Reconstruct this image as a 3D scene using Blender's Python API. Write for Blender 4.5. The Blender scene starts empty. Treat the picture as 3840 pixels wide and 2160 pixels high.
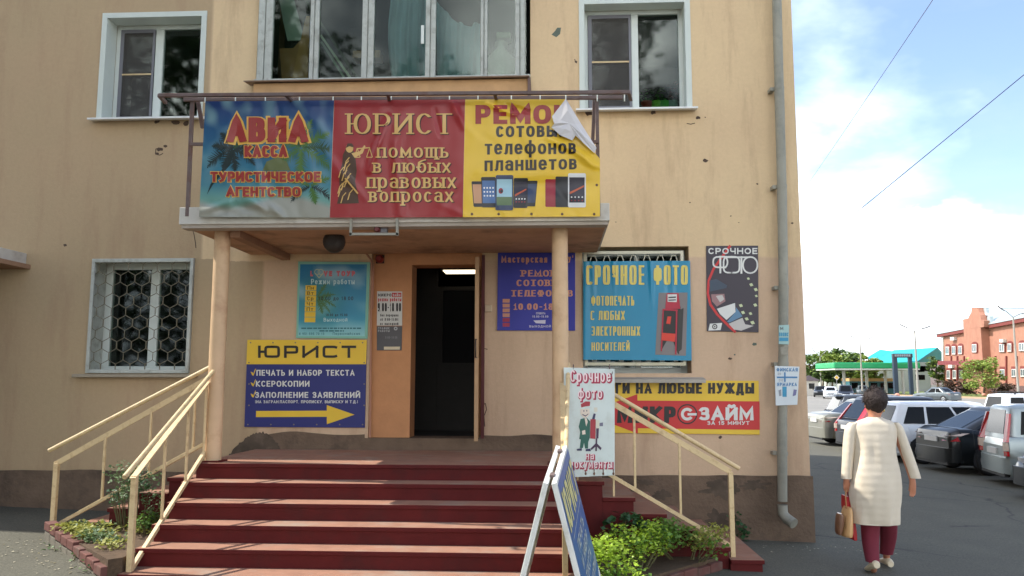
import bpy, bmesh, math, random
from mathutils import Vector, Matrix, noise
from math import radians as rad, sin, cos, pi, tan, atan2, sqrt
S = bpy.context.scene
COL = S.collection
random.seed(7)

# ------------------------------------------------------------------ camera
FPX, PITCH, YAW, ROLL = 3000.0, rad(6.65), rad(3.1), rad(0.1)
CAM = Vector((0, -9.44, 1.70))
_fw = Vector((-sin(YAW) * cos(PITCH), cos(YAW) * cos(PITCH), sin(PITCH)))
_rt = Vector((cos(YAW), sin(YAW), 0)); _up = _rt.cross(_fw)
_r2 = _rt * cos(ROLL) + _up * sin(ROLL); _u2 = _up * cos(ROLL) - _rt * sin(ROLL)
cd = bpy.data.cameras.new('camera'); cam = bpy.data.objects.new('camera', cd); COL.objects.link(cam)
cam.matrix_world = Matrix(((_r2.x, _u2.x, -_fw.x, CAM.x), (_r2.y, _u2.y, -_fw.y, CAM.y), (_r2.z, _u2.z, -_fw.z, CAM.z), (0, 0, 0, 1)))
cd.sensor_width = 36; cd.lens = FPX / 3840 * 36; cd.clip_start = .05; cd.clip_end = 3000
S.camera = cam

# ------------------------------------------------------------------ light
SUND = Vector((0.85, -0.135, -1.0)).normalized()          # the way the sunlight travels
SUN_EL = math.asin(-SUND.z); SUN_AZ = atan2(-SUND.x, -SUND.y)
S.view_settings.view_transform = 'Standard'; S.view_settings.look = 'None'
S.view_settings.exposure = 1.62; S.view_settings.gamma = 1
W = bpy.data.worlds.new("World"); S.world = W; W.use_nodes = True
def build_world():
    nt = W.node_tree; N = nt.nodes; Lk = nt.links
    bg = N['Background']; bg.inputs[1].default_value = 0.12
    sky = N.new('ShaderNodeTexSky'); sky.sky_type = 'NISHITA'; sky.sun_disc = False
    sky.sun_elevation = SUN_EL; sky.sun_rotation = SUN_AZ; sky.air_density = 1.0; sky.dust_density = .7; sky.ozone_density = 1.5
    tc = N.new('ShaderNodeTexCoord'); sep = N.new('ShaderNodeSeparateXYZ'); Lk.new(tc.outputs['Generated'], sep.inputs[0])
    def math_(op, a, b=None, clamp=False):
        n = N.new('ShaderNodeMath'); n.operation = op; n.use_clamp = clamp
        for i, x in enumerate((a, b)):
            if x is None: continue
            if isinstance(x, (int, float)): n.inputs[i].default_value = x
            else: Lk.new(x, n.inputs[i])
        return n.outputs[0]
    den = math_('ADD', math_('MAXIMUM', sep.outputs[2], 0.0), .16)
    cx = math_('DIVIDE', sep.outputs[0], den); cy = math_('DIVIDE', sep.outputs[1], den)
    cmb = N.new('ShaderNodeCombineXYZ'); Lk.new(cx, cmb.inputs[0]); Lk.new(cy, cmb.inputs[1])
    n1 = N.new('ShaderNodeTexNoise'); n1.inputs['Scale'].default_value = 1.15; n1.inputs['Detail'].default_value = 9; n1.inputs['Roughness'].default_value = .58; n1.inputs['Distortion'].default_value = .3
    mp = N.new('ShaderNodeMapping'); Lk.new(cmb.outputs[0], mp.inputs[0]); mp.inputs['Location'].default_value = (3.1, 1.7, .4)
    Lk.new(mp.outputs[0], n1.inputs['Vector'])
    # cumulus: noise on the direction itself, thicker towards the horizon
    n2 = N.new('ShaderNodeTexNoise'); n2.inputs['Scale'].default_value = 5.5; n2.inputs['Detail'].default_value = 7; n2.inputs['Roughness'].default_value = .55
    mp2 = N.new('ShaderNodeMapping'); Lk.new(tc.outputs['Generated'], mp2.inputs[0]); mp2.inputs['Scale'].default_value = (1, 1, 1.6); mp2.inputs['Location'].default_value = (CLOUD_SEED, .3, .2)
    Lk.new(mp2.outputs[0], n2.inputs['Vector'])
    low = math_('MULTIPLY', math_('SUBTRACT', .30, sep.outputs[2]), 2.6)
    side = math_('ADD', math_('MULTIPLY', sep.outputs[0], -.6), math_('MULTIPLY', sep.outputs[1], -.38))
    cum = math_('ADD', math_('ADD', n2.outputs['Fac'], low), side)
    cum = math_('MULTIPLY', math_('SUBTRACT', cum, .20), 7.0, True)
    cir = math_('MULTIPLY', math_('SUBTRACT', n1.outputs['Fac'], .40), 2.6, True)
    cir = math_('ADD', math_('MULTIPLY', cir, .36), .05)
    fac = math_('MAXIMUM', cum, cir)
    n3 = N.new('ShaderNodeTexNoise'); n3.inputs['Scale'].default_value = 4; n3.inputs['Detail'].default_value = 5; Lk.new(mp2.outputs[0], n3.inputs['Vector'])
    ramp = N.new('ShaderNodeMix'); ramp.data_type = 'RGBA'
    ramp.inputs[6].default_value = (2.9, 3.15, 3.5, 1); ramp.inputs[7].default_value = (23, 23, 22.4, 1)
    Lk.new(math_('MULTIPLY', math_('SUBTRACT', n3.outputs['Fac'], .45), 4.5, True), ramp.inputs[0])
    mix = N.new('ShaderNodeMix'); mix.data_type = 'RGBA'
    tn = N.new('ShaderNodeVectorMath'); tn.operation = 'MULTIPLY'; Lk.new(sky.outputs[0], tn.inputs[0]); tn.inputs[1].default_value = (.82, .81, .84)
    Lk.new(fac, mix.inputs[0]); Lk.new(tn.outputs[0], mix.inputs[6]); Lk.new(ramp.outputs[2], mix.inputs[7])
    Lk.new(mix.outputs[2], bg.inputs[0])
CLOUD_SEED = 1.3
build_world()
sd = bpy.data.lights.new('sun', 'SUN'); sd.energy = 2.3; sd.angle = rad(.5); sd.color = (1, .95, .86)
so = bpy.data.objects.new('sun', sd); COL.objects.link(so); so.rotation_euler = (-SUND).to_track_quat('Z', 'Y').to_euler()
so.location = (-30, 10, 40)
S.cycles.use_denoising = True
S.cycles.max_bounces = 8; S.cycles.transparent_max_bounces = 16

# ------------------------------------------------------------------ helpers
def ray(px, py): return _r2 * ((px - 1920) / FPX) - _u2 * ((py - 1080) / FPX) + _fw
def PY(px, py, y):
    d = ray(px, py); return CAM + d * ((y - CAM.y) / d.y)
def PZ(px, py, z):
    d = ray(px, py); return CAM + d * ((z - CAM.z) / d.z)
def PX(px, py, x):
    d = ray(px, py); return CAM + d * ((x - CAM.x) / d.x)
def G(x, y=0):                                                     # ground height
    return -.032 * max(-10, min(9, x))
def lin(v):
    v = v / 255.0
    return v / 12.92 if v <= .04045 else ((v + .055) / 1.055) ** 2.4
def C3(r, g, b, k=1): return (lin(r) * k, lin(g) * k, lin(b) * k, 1)

MATS = {}
def mat(name, rgb, rough=.6, var=.12, scale=6.0, metal=0, bump=0.0, bscale=60.0, spec=.5, emit=0, coat=0, trans=0, dirt=None, dscale=2.0, damt=.5):
    if name in MATS: return MATS[name]
    m = bpy.data.materials.new(name); MATS[name] = m; m.use_nodes = True
    nt = m.node_tree; N = nt.nodes; L = nt.links; b = N['Principled BSDF']
    col = C3(*rgb)
    tc = N.new('ShaderNodeTexCoord')
    b.inputs['Roughness'].default_value = rough; b.inputs['Metallic'].default_value = metal
    b.inputs['Specular IOR Level'].default_value = spec; b.inputs['Coat Weight'].default_value = coat; b.inputs['Coat Roughness'].default_value = .08
    n = N.new('ShaderNodeTexNoise'); n.inputs['Scale'].default_value = scale; n.inputs['Detail'].default_value = 6; n.inputs['Roughness'].default_value = .6
    L.new(tc.outputs['Object'], n.inputs['Vector'])
    mr = N.new('ShaderNodeMapRange'); mr.inputs[1].default_value = .25; mr.inputs[2].default_value = .75; mr.inputs[3].default_value = 1 - var; mr.inputs[4].default_value = 1 + var
    L.new(n.outputs['Fac'], mr.inputs[0])
    mx = N.new('ShaderNodeVectorMath'); mx.operation = 'SCALE'; mx.inputs[0].default_value = col[:3]; L.new(mr.outputs[0], mx.inputs['Scale'])
    out = mx.outputs[0]
    if dirt:
        n2 = N.new('ShaderNodeTexNoise'); n2.inputs['Scale'].default_value = dscale; n2.inputs['Detail'].default_value = 8; n2.inputs['Roughness'].default_value = .65
        L.new(tc.outputs['Object'], n2.inputs['Vector'])
        m2 = N.new('ShaderNodeMapRange'); m2.inputs[1].default_value = .5; m2.inputs[2].default_value = .68; m2.inputs[3].default_value = 0; m2.inputs[4].default_value = damt
        L.new(n2.outputs['Fac'], m2.inputs[0])
        x = N.new('ShaderNodeMix'); x.data_type = 'RGBA'; L.new(m2.outputs[0], x.inputs[0]); L.new(out, x.inputs[6]); x.inputs[7].default_value = C3(*dirt); out = x.outputs[2]
    L.new(out, b.inputs['Base Color'])
    if bump:
        n3 = N.new('ShaderNodeTexNoise'); n3.inputs['Scale'].default_value = bscale; n3.inputs['Detail'].default_value = 4
        L.new(tc.outputs['Object'], n3.inputs['Vector'])
        bp = N.new('ShaderNodeBump'); bp.inputs['Strength'].default_value = bump; bp.inputs['Distance'].default_value = .02
        L.new(n3.outputs['Fac'], bp.inputs['Height']); L.new(bp.outputs[0], b.inputs['Normal'])
    if emit:
        b.inputs['Emission Color'].default_value = col; b.inputs['Emission Strength'].default_value = emit
    if trans:                                                       # thin leaves let some light through
        t = N.new('ShaderNodeBsdfTranslucent'); L.new(out, t.inputs[0])
        ms = N.new('ShaderNodeMixShader'); ms.inputs[0].default_value = trans
        L.new(b.outputs[0], ms.inputs[1]); L.new(t.outputs[0], ms.inputs[2]); L.new(ms.outputs[0], N['Material Output'].inputs[0])
    return m
def glass(name, tint=(200, 215, 210), ior=1.6, refl=.02):
    if name in MATS: return MATS[name]
    m = bpy.data.materials.new(name); MATS[name] = m; m.use_nodes = True
    nt = m.node_tree; N = nt.nodes; L = nt.links; N.remove(N['Principled BSDF'])
    f = N.new('ShaderNodeFresnel'); f.inputs[0].default_value = ior
    t = N.new('ShaderNodeBsdfTransparent'); t.inputs[0].default_value = C3(*tint)
    g = N.new('ShaderNodeBsdfGlossy'); g.inputs['Roughness'].default_value = refl
    nz = N.new('ShaderNodeTexNoise'); nz.inputs['Scale'].default_value = 2.2
    tc = N.new('ShaderNodeTexCoord'); L.new(tc.outputs['Object'], nz.inputs['Vector'])
    bp = N.new('ShaderNodeBump'); bp.inputs['Strength'].default_value = .02; bp.inputs['Distance'].default_value = .03
    L.new(nz.outputs['Fac'], bp.inputs['Height']); L.new(bp.outputs[0], g.inputs['Normal'])
    x = N.new('ShaderNodeMixShader'); L.new(f.outputs[0], x.inputs[0]); L.new(t.outputs[0], x.inputs[1]); L.new(g.outputs[0], x.inputs[2])
    L.new(x.outputs[0], N['Material Output'].inputs[0])
    return m

ORG = {}
def thing(name, label, cat, loc, group=None, rotz=0):
    o = bpy.data.objects.new(name, None); COL.objects.link(o); o.empty_display_size = .2
    o.location = loc; o.rotation_euler = (0, 0, rotz); o['label'] = label; o['category'] = cat
    if group: o['group'] = group
    ORG[o.name] = Vector(loc)
    return o
def tag(o, label, cat, group=None):
    o['label'] = label; o['category'] = cat
    if group: o['group'] = group
    return o
class MB:
    def __init__(s): s.v = []; s.f = []; s.m = []; s.sm = []
    def add(s, vs, fs, m=0, smooth=False):
        b = len(s.v); s.v += [Vector(v) for v in vs]
        for f in fs: s.f.append([i + b for i in f]); s.m.append(m); s.sm.append(smooth)
        return s
    def quad(s, a, b, c, d, m=0): return s.add([a, b, c, d], [(0, 1, 2, 3)], m)
    def box(s, a, b, m=0):
        x0, y0, z0 = a; x1, y1, z1 = b
        if x0 > x1: x0, x1 = x1, x0
        if y0 > y1: y0, y1 = y1, y0
        if z0 > z1: z0, z1 = z1, z0
        return s.add([(x0, y0, z0), (x1, y0, z0), (x1, y1, z0), (x0, y1, z0), (x0, y0, z1), (x1, y0, z1), (x1, y1, z1), (x0, y1, z1)],
              [(0, 3, 2, 1), (4, 5, 6, 7), (0, 1, 5, 4), (1, 2, 6, 5), (2, 3, 7, 6), (3, 0, 4, 7)], m)
    def tube(s, pts, r, n=8, m=0, caps=True, smooth=True):
        pts = [Vector(p) for p in pts]; rs = r if isinstance(r, (list, tuple)) else [r] * len(pts)
        vs = []; fs = []; prev = None
        for i, p in enumerate(pts):
            t = (pts[min(i + 1, len(pts) - 1)] - pts[max(i - 1, 0)]).normalized()
            if prev is None:
                a = Vector((0, 0, 1)) if abs(t.z) < .9 else Vector((0, 1, 0))
                u = t.cross(a).normalized()
            else:
                u = (prev - t * prev.dot(t))
                u = u.normalized() if u.length > 1e-6 else t.orthogonal().normalized()
            prev = u; w = t.cross(u)
            for k in range(n):
                an = 2 * pi * k / n + pi / n
                vs.append(p + (u * cos(an) + w * sin(an)) * rs[i])
        for i in range(len(pts) - 1):
            for k in range(n):
                fs.append((i * n + k, i * n + (k + 1) % n, (i + 1) * n + (k + 1) % n, (i + 1) * n + k))
        s.add(vs, fs, m, smooth)
        if caps and n > 2:
            s.add(vs[:n], [tuple(range(n))[::-1]], m); s.add(vs[-n:], [tuple(range(n))], m)
        return s
    def bar(s, p0, p1, w, h, m=0, up=(0, 0, 1)):                     # rectangular bar between two points
        p0 = Vector(p0); p1 = Vector(p1); t = (p1 - p0).normalized(); a = Vector(up)
        u = t.cross(a)
        u = u.normalized() if u.length > 1e-4 else Vector((1, 0, 0)); v = u.cross(t).normalized()
        c = [u * (sx * w / 2) + v * (sy * h / 2) for sx, sy in ((-1, -1), (1, -1), (1, 1), (-1, 1))]
        return s.add([p0 + k for k in c] + [p1 + k for k in c], [(0, 1, 2, 3), (7, 6, 5, 4), (0, 4, 5, 1), (1, 5, 6, 2), (2, 6, 7, 3), (3, 7, 4, 0)], m)
    def loft(s, rings, m=0, cap=True, smooth=True):
        n = len(rings[0]); vs = [p for r in rings for p in r]; fs = []
        for i in range(len(rings) - 1):
            for k in range(n): fs.append((i * n + k, i * n + (k + 1) % n, (i + 1) * n + (k + 1) % n, (i + 1) * n + k))
        s.add(vs, fs, m, smooth)
        if cap: s.add(rings[0], [tuple(range(n))[::-1]], m); s.add(rings[-1], [tuple(range(n))], m)
        return s
    def prism(s, poly, off, m=0):                                    # 3-D polygon pushed along a vector
        n = len(poly); off = Vector(off); a = [Vector(p) for p in poly]
        return s.add(a + [p + off for p in a], [tuple(range(n)), tuple(range(2 * n - 1, n - 1, -1))] + [(k, n + k, n + (k + 1) % n, (k + 1) % n) for k in range(n)], m)
    def build(s, name, mats, parent=None, base=None, bevel=0, seg=2, sub=0, fix=True):
        me = bpy.data.meshes.new(name)
        org = ORG[parent.name] if parent else Vector(base) if base is not None else Vector((0, 0, 0))
        me.from_pydata([v - org for v in s.v], [], s.f)
        if not isinstance(mats, (list, tuple)): mats = [mats]
        for m in mats: me.materials.append(m)
        me.polygons.foreach_set('material_index', s.m); me.polygons.foreach_set('use_smooth', s.sm)
        if fix:
            bm = bmesh.new(); bm.from_mesh(me); bmesh.ops.recalc_face_normals(bm, faces=bm.faces); bm.to_mesh(me); bm.free()
        o = bpy.data.objects.new(name, me); COL.objects.link(o)
        if parent: o.parent = parent
        elif base is not None: o.location = base
        ORG[o.name] = org
        if bevel:
            b = o.modifiers.new('bevel', 'BEVEL'); b.width = bevel; b.segments = seg; b.limit_method = 'ANGLE'; b.angle_limit = rad(40)
        if sub:
            b = o.modifiers.new('sub', 'SUBSURF'); b.levels = sub; b.render_levels = sub
        return o
def ell(c, rx, ry, n=16, z=None, a0=0):
    return [Vector((c[0] + rx * cos(2 * pi * k / n + a0), c[1] + ry * sin(2 * pi * k / n + a0), c[2])) for k in range(n)]
def struct(o, kind='structure'): o['kind'] = kind; return o

# ------------------------------------------------------------------ lettering: strokes with a pen
def arc(cx, cy, rx, ry, a0, a1, n=9, e=2.0):
    r = []
    for i in range(n):
        a = rad(a0 + (a1 - a0) * i / (n - 1)); c = cos(a); s_ = sin(a)
        r.append((cx + rx * math.copysign(abs(c) ** (2 / e), c), cy + ry * math.copysign(abs(s_) ** (2 / e), s_)))
    return r
def glyphs(e):
    O = arc(.5, .5, .5, .5, 90, 450, 21, e)
    def bowl(y0, y1, x0=0, x1=1, k=.5): return [(x0, y1)] + arc(x0 + (x1 - x0) * k, (y0 + y1) / 2, (x1 - x0) * (1 - k), (y1 - y0) / 2, 90, -90, 9, e) + [(x0, y0)]
    st = [(0, 0), (0, 1)]
    g = {
     'А': (.92, [[(0, 0), (.5, 1), (1, 0)], [(.18, .3), (.82, .3)]]), 'Б': (.8, [[(.92, 1), (0, 1), (0, 0)], bowl(0, .56)]),
     'В': (.8, [st, bowl(.53, 1, 0, .92), bowl(0, .53)]), 'Г': (.7, [[(0, 0), (0, 1), (1, 1)]]),
     'Д': (.95, [[(0, -.2), (0, 0), (1, 0), (1, -.2)], [(.12, 0), (.3, 1), (.84, 1), (.84, 0)]]),
     'Е': (.72, [[(1, 1), (0, 1), (0, 0), (1, 0)], [(0, .52), (.88, .52)]]),
     'Ж': (1.2, [[(.5, 0), (.5, 1)], [(0, 1), (.42, .5), (0, 0)], [(1, 1), (.58, .5), (1, 0)]]),
     'З': (.75, [[(0, .86)] + arc(.48, .76, .45, .24, 140, -90, 9, e) + [(.3, .52)], [(.3, .52)] + arc(.48, .26, .52, .26, 90, -140, 9, e)]),
     'И': (.88, [[(0, 1), (0, 0)], [(0, .05), (1, .95)], [(1, 1), (1, 0)]]), 'Й': (.88, [[(0, 1), (0, 0)], [(0, .05), (1, .95)], [(1, 1), (1, 0)], [(.25, 1.26), (.5, 1.16), (.75, 1.26)]]),
     'К': (.82, [st, [(1, 1), (.1, .5), (1, 0)]]), 'Л': (.88, [[(0, 0), (.12, .06), (.26, 1), (1, 1), (1, 0)]]),
     'М': (1.05, [[(0, 0), (0, 1), (.5, .22), (1, 1), (1, 0)]]), 'Н': (.86, [st, [(1, 0), (1, 1)], [(0, .5), (1, .5)]]),
     'О': (.92, [O]), 'П': (.86, [[(0, 0), (0, 1), (1, 1), (1, 0)]]), 'Р': (.78, [st, bowl(.42, 1)]),
     'С': (.82, [arc(.52, .5, .52, .5, 48, 312, 15, e)]), 'Т': (.8, [[(0, 1), (1, 1)], [(.5, 0), (.5, 1)]]),
     'У': (.86, [[(0, 1), (.54, .33)], [(1, 1), (.42, .08), (.1, 0)]]), 'Ф': (1.05, [[(.5, 0), (.5, 1)], arc(.5, .53, .5, .33, 90, 450, 19, e)]),
     'Х': (.86, [[(0, 0), (1, 1)], [(0, 1), (1, 0)]]), 'Ц': (.9, [[(0, 1), (0, 0), (.88, 0), (.88, 1)], [(.88, 0), (1, 0), (1, -.2)]]),
     'Ч': (.8, [[(0, 1), (0, .62)] + arc(.35, .62, .35, .2, 180, 270, 5, e) + [(1, .42)], [(1, 1), (1, 0)]]),
     'Ш': (1.15, [[(0, 1), (0, 0), (1, 0), (1, 1)], [(.5, 0), (.5, 1)]]), 'Щ': (1.2, [[(0, 1), (0, 0), (.9, 0), (.9, 1)], [(.45, 0), (.45, 1)], [(.9, 0), (1, 0), (1, -.2)]]),
     'Ь': (.76, [st, bowl(0, .55)]), 'Ы': (1.08, [st, bowl(0, .55, 0, .68), [(1, 0), (1, 1)]]), 'Ъ': (.9, [[(0, 1), (.25, 1), (.25, 0)], bowl(0, .55, .25, 1)]),
     'Э': (.82, [arc(.48, .5, .52, .5, 132, -132, 15, e), [(.35, .5), (1, .5)]]), 'Ю': (1.2, [st, arc(.66, .5, .34, .5, 90, 450, 19, e), [(0, .5), (.32, .5)]]),
     'Я': (.82, [[(1, 0), (1, 1)], [(1, 1)] + arc(.45, .71, .45, .29, 90, 270, 9, e) + [(1, .42)], [(.5, .42), (0, 0)]]),
     '0': (.72, [O]), '1': (.5, [[(.1, .75), (.65, 1), (.65, 0)]]), '2': (.72, [arc(.5, .72, .5, .28, 165, -20, 9, e) + [(0, 0), (1, 0)]]),
     '5': (.72, [[(.95, 1), (.1, 1), (.05, .52)] + arc(.46, .31, .54, .31, 110, -140, 11, e)]), '8': (.72, [arc(.5, .76, .42, .24, 90, 450, 15, e), arc(.5, .26, .5, .26, 90, 450, 15, e)]),
     '9': (.72, [arc(.5, .7, .5, .3, 90, 450, 15, e), [(1, .7), (.95, .3), (.6, 0), (.15, .04)]]), '6': (.72, [arc(.5, .3, .5, .3, 90, 450, 15, e), [(0, .3), (.05, .7), (.4, 1), (.85, .96)]]),
     '3': (.75, [[(0, .86)] + arc(.48, .76, .45, .24, 140, -90, 9, e), arc(.48, .26, .52, .26, 90, -140, 9, e)]), '7': (.7, [[(0, 1), (1, 1), (.3, 0)]]), '4': (.75, [[(.8, 0), (.8, 1), (0, .3), (1, .3)]]),
     '.': (.16, [[(.3, 0), (.7, 0)]]), ',': (.16, [[(.6, .05), (.3, -.15)]]), '-': (.45, [[(.05, .45), (.95, .45)]]), '(': (.3, [arc(1, .5, .8, .6, 120, 240, 7)]), ')': (.3, [arc(0, .5, .8, .6, 60, -60, 7)]),
     '"': (.3, [[(.2, .75), (.2, 1)], [(.8, .75), (.8, 1)]]), ' ': (.42, []), 'V': (.9, [[(0, 1), (.5, 0), (1, 1)]]), 'L': (.7, [[(0, 1), (0, 0), (1, 0)]]),
    }
    X = .72
    low = {}
    for ch in 'вгзийклмнпстхцчшщъыьэюядж':
        w, stk = g[ch.upper()]; low[ch] = (w * .78, [[(x, y * X) for x, y in q] for q in stk])
    lo = lambda a, b: arc(.5, (a + b) / 2, .5, (b - a) / 2, 90, 450, 17, e)
    low['о'] = (.7, [lo(0, X)]); low['с'] = (.62, [arc(.52, X / 2, .52, X / 2, 48, 312, 13, e)])
    low['а'] = (.66, [[(.08, X * .86)] + arc(.5, X * .72, .5, X * .28, 120, 0, 6, e) + [(1, 0)], arc(.5, X * .29, .5, X * .29, 90, 450, 15, e)])
    low['е'] = (.68, [[(.02, X * .5), (1, X * .52)] + arc(.5, X / 2, .5, X / 2, 8, 318, 15, e)])
    low['р'] = (.7, [[(0, X), (0, -.28)], lo(0, X)]); low['у'] = (.66, [[(0, X), (.52, .08)], [(1, X), (.4, -.24), (.05, -.28)]])
    low['ф'] = (.95, [[(.5, -.28), (.5, 1)], lo(0, X)]); low['б'] = (.7, [lo(0, X), [(.02, .4), (.1, .8), (.5, .93), (.95, 1.0)]])
    g.update(low)
    return g
GC = {}
def ribbon(pts, tv, th, closed, grow):
    q = [Vector((x / tv, y / th)) for x, y in pts]
    if closed: q = q[:-1]
    n = len(q); h = .5 + grow
    if not closed:
        if n > 1 and (q[0] - q[1]).length > 1e-6: q[0] = q[0] + (q[0] - q[1]).normalized() * h
        if n > 1 and (q[-1] - q[-2]).length > 1e-6: q[-1] = q[-1] + (q[-1] - q[-2]).normalized() * h
    L = []; Rr = []
    for i in range(n):
        a = q[(i - 1) % n] if (closed or i > 0) else None; b = q[(i + 1) % n] if (closed or i < n - 1) else None
        d1 = (q[i] - a) if a is not None else None; d2 = (b - q[i]) if b is not None else None
        d1 = d1.normalized() if d1 is not None and d1.length > 1e-9 else None; d2 = d2.normalized() if d2 is not None and d2.length > 1e-9 else None
        if d1 is None: d1 = d2
        if d2 is None: d2 = d1
        if d1 is None: d1 = d2 = Vector((1, 0))
        n1 = Vector((-d1.y, d1.x)); n2 = Vector((-d2.y, d2.x)); mm = n1 + n2
        if mm.length < 1e-4: mm = n1
        mm.normalize(); k = h / max(.42, mm.dot(n1))
        L.append((q[i].x * tv + mm.x * k * tv, q[i].y * th + mm.y * k * th)); Rr.append((q[i].x * tv - mm.x * k * tv, q[i].y * th - mm.y * k * th))
    return L, Rr
def text(mb, s, fmap, x0, x1, yb, yt, tv=.2, th=None, m=0, d=.003, e=2.3, gap=.28, grow=0, serif=False, slope=0, sub=0, jit=0):
    """one line of lettering: fmap(u, v, depth) -> point; box x0..x1, baseline yb to cap line yt (v may run down)"""
    th = th or tv; H = abs(yt - yb); sg = 1 if yt > yb else -1
    key = e
    if key not in GC: GC[key] = glyphs(e)
    g = GC[key]; ws = [g.get(c, g[' '])[0] for c in s]; tot = sum(ws) + gap * (len(s) - 1); k = (x1 - x0) / tot
    TV = tv * H; TH = th * H; x = x0; idx = 0
    for c, w in zip(s, ws):
        gw = w * k
        tvv = min(TV, gw * .48)
        jy = random.uniform(-jit, jit) * H
        for stroke in g.get(c, g[' '])[1]:
            pts = [(tvv / 2 + px_ * (gw - tvv), TH / 2 + py_ * (H - TH) + jy) for px_, py_ in stroke]
            if sub:
                r = [pts[0]]
                for a, b in zip(pts, pts[1:]):
                    dd = math.hypot(b[0] - a[0], b[1] - a[1]); nn = max(1, int(dd / sub))
                    r += [(a[0] + (b[0] - a[0]) * i / nn, a[1] + (b[1] - a[1]) * i / nn) for i in range(1, nn + 1)]
                pts = r
            closed = len(pts) > 3 and math.hypot(pts[0][0] - pts[-1][0], pts[0][1] - pts[-1][1]) < 1e-6
            L, R = ribbon(pts, tvv, TH, closed, grow)
            n = len(L); vs = []
            for a in L + R:
                u = x + a[0]; vs.append(fmap(u, yb + sg * a[1] + slope * (u - x0), d + .00012 * (idx % 7)))
            mb.add(vs, [(i, (i + 1) % n, n + (i + 1) % n, n + i) for i in range(n if closed else n - 1)], m); idx += 1
            if serif and not closed:
                for P, Q in ((pts[0], pts[1]), (pts[-1], pts[-2])):
                    if abs(P[0] - Q[0]) < .2 * abs(P[1] - Q[1]) + 1e-6:
                        yy = P[1]; hw = tvv * 1.15; hh = TH * .5
                        vs = [fmap(x + P[0] + a * hw, yb + sg * (yy + b * hh), d + .0009) for a, b in ((-1, -1), (1, -1), (1, 1), (-1, 1))]
                        mb.add(vs, [(0, 1, 2, 3)], m)
        x += gw + gap * k
def onwall(y): return lambda px, py, d=0: PY(px, py, y) + Vector((0, -d, 0))
def poly(mb, fm, pts, d=.002, m=0):
    if not getattr(fm, 'warped', 0): mb.add([fm(x, y, d) for x, y in pts], [tuple(range(len(pts)))], m); return
    cx = sum(p[0] for p in pts) / len(pts); cy = sum(p[1] for p in pts) / len(pts); n = len(pts)
    def tri(a, b, c, k):
        if k < 5 and max(math.dist(a, b), math.dist(b, c), math.dist(c, a)) > 13:
            ab, bc, ca = [((p[0] + q[0]) / 2, (p[1] + q[1]) / 2) for p, q in ((a, b), (b, c), (c, a))]
            for t in ((a, ab, ca), (ab, b, bc), (ca, bc, c), (ab, bc, ca)): tri(*t, k + 1)
        else: mb.add([fm(*q, d) for q in (a, b, c)], [(0, 1, 2)], m)
    for i in range(n): tri((cx, cy), pts[i], pts[(i + 1) % n], 0)
def disc(mb, fm, cx, cy, rx, ry=None, d=.002, m=0, n=18): poly(mb, fm, [(cx + rx * cos(2 * pi * k / n), cy + (ry or rx) * sin(2 * pi * k / n)) for k in range(n)], d, m)
def ring(mb, fm, cx, cy, r0, r1, d=.002, m=0, n=24):
    a = [fm(cx + r0 * cos(2 * pi * k / n), cy + r0 * sin(2 * pi * k / n), d) for k in range(n)] + [fm(cx + r1 * cos(2 * pi * k / n), cy + r1 * sin(2 * pi * k / n), d) for k in range(n)]
    mb.add(a, [(k, (k + 1) % n, n + (k + 1) % n, n + k) for k in range(n)], m)
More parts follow.
